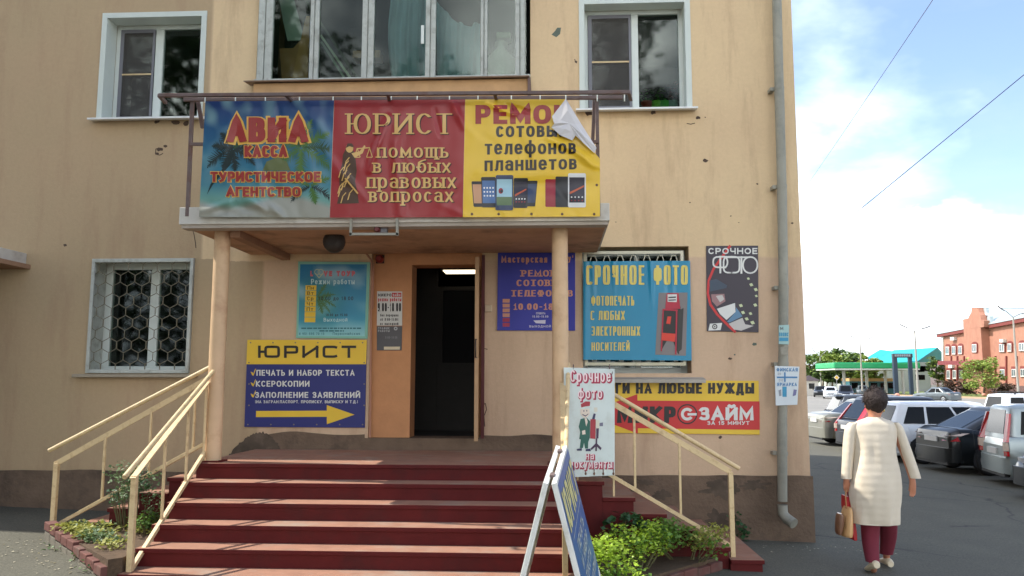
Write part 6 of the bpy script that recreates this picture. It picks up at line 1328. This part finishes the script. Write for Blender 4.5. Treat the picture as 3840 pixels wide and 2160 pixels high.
for px in (3205, 3240, 3275, 3310, 3338): c_ = V(px, 1445, zc + 5); s = MB(); s.box((c_.x - .5, c0.y - .04, c_.z - .5), (c_.x + .5, c0.y - .005, c_.z + .4)); s.build('shop_window', M_cglass, gs)
pg = thing('gate_portal', 'tall dark blue portal with a name board beside the filling station', 'gate', tuple(V(3385, 1470, 118))); M_por = mat('portal_blue', (44, 60, 78), .6, .1, .5); zc = 118
for x0_, x1_ in ((3349, 3364), (3408, 3420)):
    a_, b_ = V(x0_, 1340, zc), V(x1_, 1340, zc); s = MB(); s.box((a_.x, a_.y, -.3), (b_.x, a_.y + .5, a_.z)); s.build('pillar', M_por, pg)
a_, b_ = V(3349, 1326, zc), V(3420, 1341, zc); s = MB(); s.box((a_.x, a_.y - .05, b_.z), (b_.x, a_.y + .6, a_.z)); s.build('name_board', mat('portal_dark', (52, 58, 66), .6), pg)
s = MB()
for k in range(9): q = V(3356 + k * 6.6, 1333, zc); s.box((q.x - .09, a_.y - .08, q.z - .16), (q.x + .09, a_.y - .055, q.z + .16))
s.build('lettering', mat('portal_letters', (150, 160, 170), .6), pg)
# hall with the turquoise roof
hl = thing('turquoise_roof_hall', 'long pale hall with a bright turquoise gabled roof', 'building', tuple(V(3440, 1462, 160))); zc = 160
M_turq = mat('turquoise_roof', (40, 172, 178), .45, .06, .3); p0 = V(3340, 1358, zc); p1 = V(3482, 1358, zc)
s = MB(); s.box((p0.x - 10, p0.y, -.3), (p1.x, p0.y + 14, p0.z)); s.build('wall', mat('hall_wall', (168, 172, 166), .8, .1, .3), hl)
def zq(px, py, zc): return V(px, py, zc)
s = MB(); r0, r1, e0, e1 = zq(3352, 1316, zc + 8), zq(3516, 1306, zc + 8), zq(3268, 1368, zc - 1), zq(3440, 1358, zc - 1)
s.add([e0, e1, r1, r0, e1 + Vector((6, 16, 1)), e0 + Vector((0, 18, 0))], [(0, 1, 2, 3)]); s.prism([e0, e1, r1, r0], (0, 0, .2)); g0 = zq(3545, 1352, zc + 12); s.build('roof', M_turq, hl, fix=True)
s = MB(); s.prism([r1, e1, zq(3545, 1358, zc + 14), zq(3545, 1335, zc + 14)], (0, 0, .15)); s.build('gable', mat('turquoise_dark', (22, 118, 116), .6, .1, .3), hl)
s = MB(); q0, q1, q2, q3 = zq(3248, 1346, zc + 2), zq(3300, 1352, zc + 2), zq(3346, 1320, zc + 9), zq(3300, 1314, zc + 9); s.prism([q0, q1, q2, q3], (0, 0, .2)); s.build('roof', M_turq, hl)
for px, py in ((3445, 1385), (3465, 1382), (3445, 1415)): q = V(px, py, zc); s = MB(); s.box((q.x - .9, p0.y - .06, q.z - .5), (q.x + .9, p0.y - .005, q.z + .5)); s.build('window', M_cglass, hl)
# small kiosk, road sign, boulders
kz = 118; q = V(3046, 1440, kz); t = thing('small_kiosk', 'small pale kiosk with a dark roof beyond the red car', 'kiosk', (q.x, q.y, -.3))
s = MB(); s.box((q.x - 1.2, q.y, -.3), (q.x + .9, q.y + 2, q.z + .5)); s.build('wall', mat('kiosk_wall', (190, 186, 176), .8), t)
s = MB(); s.add([(q.x - 1.5, q.y - .3, q.z + .5), (q.x + 1.2, q.y - .3, q.z + .5), (q.x + 1.2, q.y + 2.3, q.z + .5), (q.x - 1.5, q.y + 2.3, q.z + .5), (q.x - .15, q.y + 1, q.z + 1.3)], [(0, 1, 4), (1, 2, 4), (2, 3, 4), (3, 0, 4), (0, 3, 2, 1)]); s.build('roof', mat('kiosk_roof', (66, 56, 60), .8), t)
s = MB(); s.box((q.x - .5, q.y - .03, q.z - .7), (q.x + .3, q.y - .004, q.z + .1)); s.build('window', M_cglass, t)
q = V(3137, 1416, 112); t = thing('road_sign', 'yellow diamond road sign on a post left of the filling station', 'road sign', (q.x, q.y, -.3)); s = MB(); s.tube([(q.x, q.y, -.3), (q.x, q.y, q.z + .3)], .05, 6); s.build('post', M_greypl, t)
s = MB(); s.prism([(q.x - .38, q.y - .09, q.z), (q.x, q.y - .09, q.z - .38), (q.x + .38, q.y - .09, q.z), (q.x, q.y - .09, q.z + .38)], (0, .03, 0)); s.build('plate', mat('sign_white', (210, 206, 190), .5), t)
s = MB(); s.prism([(q.x - .27, q.y - .10, q.z), (q.x, q.y - .10, q.z - .27), (q.x + .27, q.y - .10, q.z), (q.x, q.y - .10, q.z + .27)], (0, .006, 0)); s.build('yellow_field', mat('sign_yellow_field', (214, 166, 50), .5), t)

# brick building: facade in one vertical plane that comes nearer to the right
bb = thing('brick_building', 'two storey red brick building with arched windows and a stepped gable', 'building', tuple(V(3690, 1470, 132)))
FA, FB = V(3540, 1430, 150), V(3840, 1430, 114); fd = Vector((FB.x - FA.x, FB.y - FA.y, 0)).normalized(); fnrm = Vector((fd.y, -fd.x, 0))
def FP(px, py, d=0):
    r_ = ray(px, py); k = (FA - CAM).dot(fnrm) / r_.dot(fnrm); return CAM + r_ * k + fnrm * d
def brickmat():
    m = mat('red_brick', (160, 112, 92), .9, .14, 1.2, dirt=(142, 98, 82), dscale=.5, damt=.6); return m
MBk = brickmat(); M_bdk = mat('dark_brick', (116, 52, 46), .9, .12, 1); M_tin = mat('grey_tin_roof', (160, 172, 174), .4, .08, .4); M_wfr = mat('white_window', (214, 216, 210), .6)
def slabp(px0, py0, px1, py1, d0, d1, m, name, par=None):
    s = MB(); s.prism([FP(px0, py1, d0), FP(px1, py1, d0), FP(px1, py0, d0), FP(px0, py0, d0)], fnrm * (d1 - d0)); return s.build(name, m, par or bb)
zE = FP(3540, 1252).z; zG = -.3
def FW(px, z, d=0): q = FP(px, 1430, d); return Vector((q.x, q.y, z))
s = MB(); s.prism([FW(3540, zG), FW(4200, zG), FW(4200, zE), FW(3540, zE)], -fnrm * 16); s.build('wall', MBk, bb)
s = MB(); s.prism([FW(3534, zE - .5, .01), FW(4200, zE - .5, .01), FW(4200, zE + .05, .01), FW(3534, zE + .05, .01)], fnrm * .5); s.build('cornice', M_bdk, bb)
s = MB(); e0, e1 = FW(3530, zE + .05, .6), FW(4200, zE + .05, .6); k0, k1 = FW(3650, zE + 4.6, -8), FW(4200, zE + 4.6, -8); s.prism([e0, e1, k1, k0], (0, 0, .12)); s.prism([e0, k0, FW(3540, zE + .1, -16)], (0, 0, .1)); s.build('roof', M_tin, bb)
s = MB(); s.prism([FW(3540, zE, -.1), FW(3655, zE, -9), FW(3655, zE + 3.2, -9), FW(3550, zE + 3.0, -9)], -fnrm * .5); s.build('rear_roof', mat('brown_roof', (112, 76, 72), .8), bb)
# bay with gable
s = MB(); s.prism([FW(3655, zG), FW(3722, zG), FW(3722, zE + 1.6), FW(3655, zE + 1.6)], fnrm * 1.2); s.build('bay', MBk, bb)
gp_ = [(3655, 1222), (3722, 1214), (3722, 1190), (3712, 1188), (3708, 1170), (3702, 1158), (3697, 1140), (3674, 1140), (3672, 1160), (3664, 1172), (3661, 1190), (3655, 1194)]
s = MB(); s.prism([FP(x, y + 12, 1.22) for x, y in gp_], -fnrm * .8); s.build('gable', MBk, bb)
for px, a_, b_ in ((3700, 1152, 1172), (3716, 1186, 1210)): s = MB(); s.prism([FP(px - 4, b_, .4), FP(px + 10, b_ + 2, .4), FP(px + 6, a_, .4), FP(px - 4, a_, .4)], fnrm * -.5); s.build('tin_cap', M_tin, bb)
def arched(px, yt, yb, w_, d, arch=True):
    s = MB(); pts = [(px - w_ / 2 - 3, yb), (px + w_ / 2 + 3, yb)] + ([(px + (w_ / 2 + 3) * cos(k), yt + 8 - 11 * sin(k)) for k in [pi * i / 8 for i in range(9)]] if arch else [(px + w_ / 2 + 3, yt - 3), (px - w_ / 2 - 3, yt - 3)])
    s.prism([FP(x, y, d + .02) for x, y in pts], fnrm * .12); wo_ = s.build('window', M_bdk, bb)
    s = MB(); s.prism([FP(px - w_ / 2, yb - 1, d + .15), FP(px + w_ / 2, yb - 1, d + .15), FP(px + w_ / 2, yt + 7, d + .15), FP(px - w_ / 2, yt + 7, d + .15)], fnrm * .05); s.build('frame', M_wfr, wo_)
    s = MB()
    for u0, u1 in ((-.40, -.06), (.06, .40)): s.prism([FP(px + w_ * u0, yb - 5, d + .205), FP(px + w_ * u1, yb - 5, d + .205), FP(px + w_ * u1, yt + 9, d + .205), FP(px + w_ * u0, yt + 9, d + .205)], fnrm * .02)
    s.build('pane', mat('far_pane', (96, 104, 108), .1, .1), wo_)
for px, w_ in ((3556, 13), (3580, 13), (3604, 13), (3631, 14), (3653 - 2, 12), (3761, 18), (3790, 14), (3836, 20)): arched(px, 1293 - (px - 3556) * .05, 1331 - (px - 3556) * .05, w_, 0)
arched(3688, 1284, 1322, 17, 1.2)
for px, w_ in ((3560, 12), (3583, 13), (3607, 13), (3763, 17), (3806, 15), (3840, 16)): arched(px, 1382 - (px - 3556) * .02, 1422 - (px - 3556) * .03, w_, 0, False)
for px in (3569, 3592, 3617, 3642, 3735, 3776, 3815): slabp(px - 2, 1335, px + 2, 1445, 0, .18, M_bdk, 'pilaster')
slabp(3590, 1353, 3722, 1368, 1.2, 3.2, mat('maroon_canopy', (118, 40, 44), .6), 'porch_canopy')
for px, py in ((3581, 1270), (3637, 1255), (3574, 1374), (3768, 1278)): slabp(px - 7, py - 6, px + 7, py + 6, .02, .5, mat('aircon', (205, 206, 200), .5), 'air_conditioner')
slabp(3540, 1447, 4100, 1470, .02, .3, mat('dark_plinth', (96, 72, 70), .9), 'plinth')
slabp(3536, 1254, 3540, 1450, -.05, .2, M_wfr, 'downpipe')
for px, r_ in ((3575, 14), (3365, 9), (3690, 9)):
    q = V(px, 1462 if px != 3365 else 1478, 108); s = MB(); R = r_ * 108 / FPX; s.loft([[Vector((q.x + R * sin(ph) * cos(k) * (1 + .15 * noise.noise(Vector((k, ph, px)))), q.y + R * .8 * sin(ph) * sin(k), -.25 + R * (1 - cos(ph)) * .7)) for k in [2 * pi * i / 12 for i in range(12)]] for ph in [pi * (j + .3) / 7 for j in range(7)]]); tag(s.build('boulder', mat('pink_granite', (200, 140, 120), .8, .15, 2), base=(q.x, q.y, -.25)), {3575: 'big pale pink boulder in front of the brick building', 3365: 'low pink boulder beside the portal', 3690: 'small pale boulder under the spreading tree'}[px], 'boulder')

# trees across the street behind the camera, seen mirrored in the upper windows
def birch(x, y, h, r, label, n=2600, droop=1.2, f0=.3):
    t = thing('birch_tree', label, 'tree', (x, y, G(x)), 'birches across the street'); s = MB(); b = Vector((x, y, G(x))); s.tube([b, b + Vector((.2, 0, h * .4)), b + Vector((0, .1, h * .9))], [.2, .14, .03], 8); s.build('trunk', mat('birch_bark', (190, 186, 176), .9, .3, 4), t)
    s = MB()
    for k in range(n // 22):
        a = random.uniform(0, 2 * pi); f = random.uniform(f0, 1); rr = r * random.uniform(.15, 1) * (1.15 - .5 * f); o = b + Vector((cos(a) * rr, sin(a) * rr, h * f)); l = random.uniform(.5, droop * 1.6)
        for j in range(22): leaves(s, o + Vector((random.gauss(0, .12), random.gauss(0, .12), -l * j / 22)), 1, (.16, .16, .12), .26, 0)
    s.build('crown', [mat('birch_leaf', (58, 80, 40), .6, .25, .6, trans=.2)], t, fix=False)
birch(-13.5, -8.5, 16, 4.0, 'dense birch on the left side of the yard facing the left windows', 7000, 1.2, .1)
birch(-9.2, -10.5, 15, 3.6, 'leafy birch left of the camera shading the yard', 7500, 1.2, .1); birch(-17, -15, 14, 4.6, 'broad dark birch on the far left of the yard', 6000); birch(-10, -16, 14, 4.4, 'tall birch across the yard facing the left windows', 7000); birch(-5.5, -20, 14, 4.2, 'tall birch across the yard facing the balcony', 6000); birch(4.3, -19, 12.4, 1.5, 'low birch across the yard facing the flower pots', 2600, 1.0); birch(2.5, -19, 17, 2.1, 'drooping birch across the yard facing the right upper window', 3600, 2.2)
# ------------------------------------------------------------------ the walking woman
YB = -1.45
def RP(rx, ry, dy=0): return PY(3050 + .5247 * rx, 1400 + .5247 * ry, YB + dy)
MPP = (RP(500, 500) - RP(400, 500)).length / 100                      # metres per unit of the sketch
FEET = PZ(3276, 2150, -.09)
base = Vector((RP(440, 1400).x, YB, G(3)))
pr = thing('person', 'woman walking away in a long cream jacket and wine red trousers', 'person', tuple(base))
M_skin = mat('skin', (186, 126, 98), .55, .06, 6)
zg = G(3.0) + .0
nodes = []; edges = []; rad_ = []
def nd(p, r, par=None):
    nodes.append(Vector(p) - base); rad_.append(r); i = len(nodes) - 1
    if par is not None: edges.append((par, i))
    return i
pel = nd(RP(440, 860), .13); ab_ = nd(RP(440, 700), .115, pel); ch = nd(RP(438, 480), .12, ab_); nk0 = nd(RP(436, 345), .062, ch); nk = nd(RP(438, 300), .050, nk0); hd0 = nd(RP(440, 250, .02), .070, nk); hd = nd(RP(441, 195, .02), .085, hd0); hd2 = nd(RP(441, 140, .01), .07, hd)
nose_ = nd(RP(441, 222, .115), .014, hd0); jaw = nd(RP(441, 262, .085), .028, hd0)
for sx in (-1, 1): nd(RP(441 + sx * 76, 226, .01), .018, hd0)
def arm(sh, el, wr, dyw, fdir, nfx):
    a = nd(RP(*sh), .058, ch); e = nd(RP(*el), .044, a); w_ = nd(RP(*wr, dyw), .028, e); return w_
wl = arm((282, 385), (250, 570), (236, 762), .0, 0, 0)
wr_ = arm((585, 385), (655, 570), (712, 775), -.02, 0, 0)
def hand(w_, x, y0, y1, dy, curl, thumb):
    pm_ = nd(RP(x, y0 + (y1 - y0) * .38, dy), .027, w_)
    for i, (ox, l) in enumerate(((-15, .88), (-5, 1.0), (5, .97), (14, .80))):
        k1 = nd(RP(x + ox * 1.0, y0 + (y1 - y0) * .55, dy + .012), .0105, pm_); k2 = nd(RP(x + ox * 1.05 + curl * .4, y0 + (y1 - y0) * (.55 + .27 * l), dy + .022), .0095, k1); nd(RP(x + ox * .95 + curl, y0 + (y1 - y0) * (.55 + .45 * l), dy + .012 + abs(curl) * .001), .008, k2)
    t1 = nd(RP(x + thumb * 20, y0 + (y1 - y0) * .40, dy + .02), .012, pm_); nd(RP(x + thumb * 26, y0 + (y1 - y0) * .62, dy + .03), .010, t1)
hand(wr_, 712, 775, 885, -.02, -6, -1); hand(wl, 236, 765, 850, .0, 8, 1)
def leg(hip, kn, an, toe_dy, dyk, dya):
    h_ = nd(RP(*hip), .085, pel); k = nd(RP(*kn, dyk), .058, h_); a = nd(RP(*an, dya), .036, k); return a
la = leg((400, 930), (405, 1150), (427, 1372), 0, .03, -.06); ra = leg((490, 930), (535, 1130), (522, 1292), 0, .17, .30)
nd(RP(430, 1410, .06), .034, la); nd(RP(524, 1335, .40), .032, ra)
me = bpy.data.meshes.new('body'); bm = bmesh.new(); sk = bm.verts.layers.skin.verify(); vs = [bm.verts.new(p) for p in nodes]
for v, r_ in zip(vs, rad_): v[sk].radius = (r_, r_)
vs[0][sk].use_root = True
for a, b in edges: bm.edges.new((vs[a], vs[b]))
bm.to_mesh(me); bm.free(); me.materials.append(M_skin)
bo = bpy.data.objects.new('body', me); COL.objects.link(bo); bo.parent = pr; mo = bo.modifiers.new('skin', 'SKIN'); mo.use_smooth_shade = True; mo = bo.modifiers.new('sub', 'SUBSURF'); mo.levels = mo.render_levels = 2
ORG['body'] = base
def rings(spec, n=28, fold=.0, seed=0, rear=1.0):
    out = []
    for rx, ry, hw, dep, dy in spec:
        c = RP(rx, ry, dy); r = []
        for k in range(n):
            a = 2 * pi * k / n; f = 1 + fold * (noise.noise(Vector((cos(a) * 2.2, sin(a) * 2.2, ry * .006 + seed))) + .45 * noise.noise(Vector((cos(a) * 5, sin(a) * 5, ry * .018 + seed)))) ; r.append(c + Vector((hw * MPP * cos(a) * f, dep * sin(a) * f, 0)))
        out.append(r)
    return out
def coatmat():
    m = mat('cream_ribbed_cloth', (210, 198, 178), .9, .05, 4); nt = m.node_tree; N = nt.nodes; L = nt.links
    tc = N.new('ShaderNodeTexCoord'); w_ = N.new('ShaderNodeTexWave'); w_.bands_direction = 'Z'; w_.inputs['Scale'].default_value = 4.6; w_.inputs['Distortion'].default_value = 1.4; w_.inputs['Detail'].default_value = 3; w_.inputs['Detail Scale'].default_value = 2.5; L.new(tc.outputs['Object'], w_.inputs[0])
    n2 = N.new('ShaderNodeTexNoise'); n2.inputs['Scale'].default_value = 90; L.new(tc.outputs['Object'], n2.inputs[0]); ad = N.new('ShaderNodeMath'); ad.operation = 'MULTIPLY_ADD'; ad.inputs[1].default_value = .5; L.new(n2.outputs['Fac'], ad.inputs[0]); L.new(w_.outputs['Fac'], ad.inputs[2])
    bp = N.new('ShaderNodeBump'); bp.inputs['Strength'].default_value = .22; bp.inputs['Distance'].default_value = .006; L.new(ad.outputs[0], bp.inputs['Height']); L.new(bp.outputs[0], N['Principled BSDF'].inputs['Normal']); return m
M_coat = coatmat()
s = MB(); s.loft(rings([(437, 312, 44, .060, .0), (436, 322, 62, .075, 0), (434, 336, 112, .095, 0), (432, 352, 150, .11, 0), (430, 380, 168, .125, 0), (430, 430, 162, .135, -.005), (436, 500, 152, .14, -.01), (446, 580, 150, .14, -.012), (452, 660, 164, .15, -.02), (455, 760, 176, .165, -.03), (452, 860, 174, .165, -.03), (449, 960, 164, .155, -.02), (447, 1040, 156, .15, -.015), (446, 1066, 153, .148, -.015), (446, 1072, 151, .145, -.015)], 36, .2, 1), cap=False)
s.loft(rings([(446, 1072, 151, .145, -.015), (446, 1060, 140, .135, -.015)], 36, .10, 1), cap=False); s.build('jacket', M_coat, pr, sub=1)
for spec, sd_ in (([(288, 352, 26, .06, 0), (272, 372, 40, .075, 0), (262, 430, 42, .075, 0), (252, 540, 39, .07, .0), (243, 650, 36, .062, .0), (238, 735, 34, .058, .0), (237, 752, 34, .057, 0)], 3), ([(580, 352, 26, .06, 0), (600, 375, 38, .075, 0), (618, 440, 42, .075, 0), (652, 540, 41, .072, 0), (690, 640, 39, .066, -.01), (722, 728, 40, .062, -.02), (727, 748, 40, .06, -.02)], 6)):
    s = MB(); s.loft(rings(spec, 20, .2, sd_), cap=False); s.build('sleeve', M_coat, pr, sub=1)
M_trou = mat('wine_trousers', (112, 34, 50), .85, .08, 6, bump=.2, bscale=12)
for spec, sd_ in (([(410, 1000, 72, .10, -.02), (407, 1100, 66, .09, .0), (407, 1200, 60, .08, .01), (416, 1290, 50, .07, -.03), (424, 1345, 47, .065, -.05)], 2), ([(525, 1000, 70, .10, .02), (535, 1090, 64, .09, .11), (538, 1170, 58, .08, .20), (530, 1240, 50, .07, .27), (522, 1290, 46, .065, .30)], 5)):
    s = MB(); s.loft(rings(spec, 20, .10, sd_), cap=False); s.build('trouser_leg', M_trou, pr, sub=1)
M_shoe = mat('beige_shoe', (214, 200, 170), .5, .06, 8)
def shoe(rx, ry, dy, tilt):
    c = RP(rx, ry, dy); z0 = zg + .004; s = MB(); rg = []
    for u, w_, h_, lift in ((-.09, .030, .055, 1), (-.075, .038, .075, 1), (-.02, .042, .085, .7), (.05, .044, .065, .3), (.11, .046, .05, 0), (.15, .036, .035, 0), (.165, .018, .02, 0)):
        zz = z0 + lift * tilt; rg.append([Vector((c.x + w_ * cos(a), c.y + u, zz + h_ * max(0, .5 + .5 * sin(a)) * (1 if sin(a) > 0 else 1))) for a in [2 * pi * k / 12 for k in range(12)]])
    s.loft(rg); s.build('shoe', M_shoe, pr, sub=1)
shoe(430, 1400, -.05, .07); shoe(526, 1322, .33, .0)
# hair: short dark brown cap with tufts
s = MB(); hc = RP(441, 192, .0); HR = 84 * MPP
rg = []
for j in range(15):
    ph = pi * (j + .2) / 15.4; r = []
    for k in range(30):
        a = 2 * pi * k / 30; q = 1 + .10 * noise.noise(Vector((cos(a) * 3 * sin(ph), sin(a) * 3 * sin(ph), cos(ph) * 3 + 4))) + .05 * noise.noise(Vector((cos(a) * 8, sin(a) * 8, ph * 6))); zz = cos(ph) * 92 * MPP * q
        rr = HR * sin(ph) * q * (1.0 if ph < 1.7 else 1 - .42 * ((ph - 1.7) / 1.4) ** 1.1)
        yy = sin(a) * rr * 1.05
        if yy > .05 and ph > 1.15: yy = .05                             # the face side stays open
        r.append(hc + Vector((cos(a) * rr, yy - .012, zz - (.012 if ph > 2 else 0))))
    rg.append(r)
s.loft(rg); 
for _ in range(900):
    a = random.uniform(0, 2 * pi); ph = random.uniform(.1, 2.5); o = Vector((cos(a) * sin(ph), sin(a) * sin(ph), cos(ph) * 1.08)); p = hc + o * HR * (1.0 if ph < 1.7 else .86); 
    if o.y > .4 and ph > 1.1: continue
    tn = Vector((random.gauss(0, 1), random.gauss(0, 1), -1.0)); tn = (tn - o * tn.dot(o)).normalized() * random.uniform(.03, .055); w_ = o.cross(tn).normalized() * .004; s.add([p - w_, p + w_, p + tn + o * random.uniform(.004, .02)], [(0, 1, 2)])
s.build('hair', mat('dark_brown_hair', (40, 27, 23), .75, .25, 18, bump=.6, bscale=50), pr)
s = MB()
for sx in (-1, 1):
    e = RP(441 + sx * 32, 212, .098); s.loft([[e + Vector((.012 * q * cos(k), yy, .008 * q * sin(k))) for k in [2 * pi * i / 10 for i in range(10)]] for yy, q in ((-.01, .8), (0, 1), (.006, .4))])
s.build('eyes', mat('eye_white', (214, 206, 200), .3), pr)
s = MB(); e = RP(441, 250, .105); s.loft([[e + Vector((.024 * q * cos(k), yy, .007 * q * sin(k))) for k in [2 * pi * i / 10 for i in range(10)]] for yy, q in ((-.01, .9), (0, 1), (.005, .4))]); s.build('mouth', mat('lips', (160, 76, 76), .5), pr)
s = MB(); e = RP(504, 262, -.01); s.loft([[e + Vector((.010 * q * cos(k), .008 * q * sin(k), zz)) for k in [2 * pi * i / 8 for i in range(8)]] for zz, q in ((-.02, .4), (-.008, 1), (.008, 1), (.02, .4))]); s.build('earring', mat('gold_earring', (214, 190, 120), .3, .05, metal=.8), pr)
# the bags in her left hand
hb_ = thing('handbag', 'beige handbag hanging from the woman\'s left hand', 'handbag', tuple(RP(232, 1160)))
s = MB(); s.loft([[RP(rx, ry) + Vector((w_ * MPP * cos(a), .13 * k_ * sin(a) , 0)) for a in [2 * pi * i / 18 for i in range(18)]] for rx, ry, w_, k_ in ((246, 955, 16, .7), (242, 985, 26, .9), (236, 1060, 34, 1), (230, 1130, 40, 1.05), (230, 1158, 36, 1), (230, 1162, 20, .6))]); s.build('bag_body', mat('beige_leather', (204, 160, 108), .5, .1, 6, coat=.2), hb_, bevel=.004)
s = MB()
for dy in (-.05, .05): s.tube([RP(236, 826, dy * .2), RP(230, 880, dy), RP(236, 965, dy)], .007, 6)
s.build('strap', mat('tan_strap', (160, 110, 66), .6), hb_)
s = MB(); s.loft([[RP(rx, ry, -.06) + Vector((w_ * MPP * cos(a), .06 * sin(a), 0)) for a in [2 * pi * i / 14 for i in range(14)]] for rx, ry, w_ in ((188, 1000, 12), (190, 1020, 26), (188, 1075, 30), (182, 1130, 24), (180, 1150, 12))]); s.build('side_pouch', mat('brown_pouch', (110, 74, 50), .5, .25, 9, coat=.3), hb_)
rb_ = thing('red_bag', 'flat red bag hanging between the handbag and the woman\'s jacket', 'bag', tuple(RP(295, 1200)))
s = MB(); P0 = [RP(x, y, .03) for x, y in ((240, 880), (262, 885), (290, 980), (314, 1150), (316, 1196), (292, 1198), (262, 1080), (240, 960))]; s.prism(P0, (0, .16, 0)); s.build('bag_body', mat('red_leather', (186, 30, 36), .45, .1, 5), rb_, bevel=.006)
s = MB(); s.tube([RP(240, 826, .04), RP(246, 860, .05), RP(252, 900, .1)], .006, 6); s.build('strap', mat('red_strap', (170, 28, 34), .5), rb_)
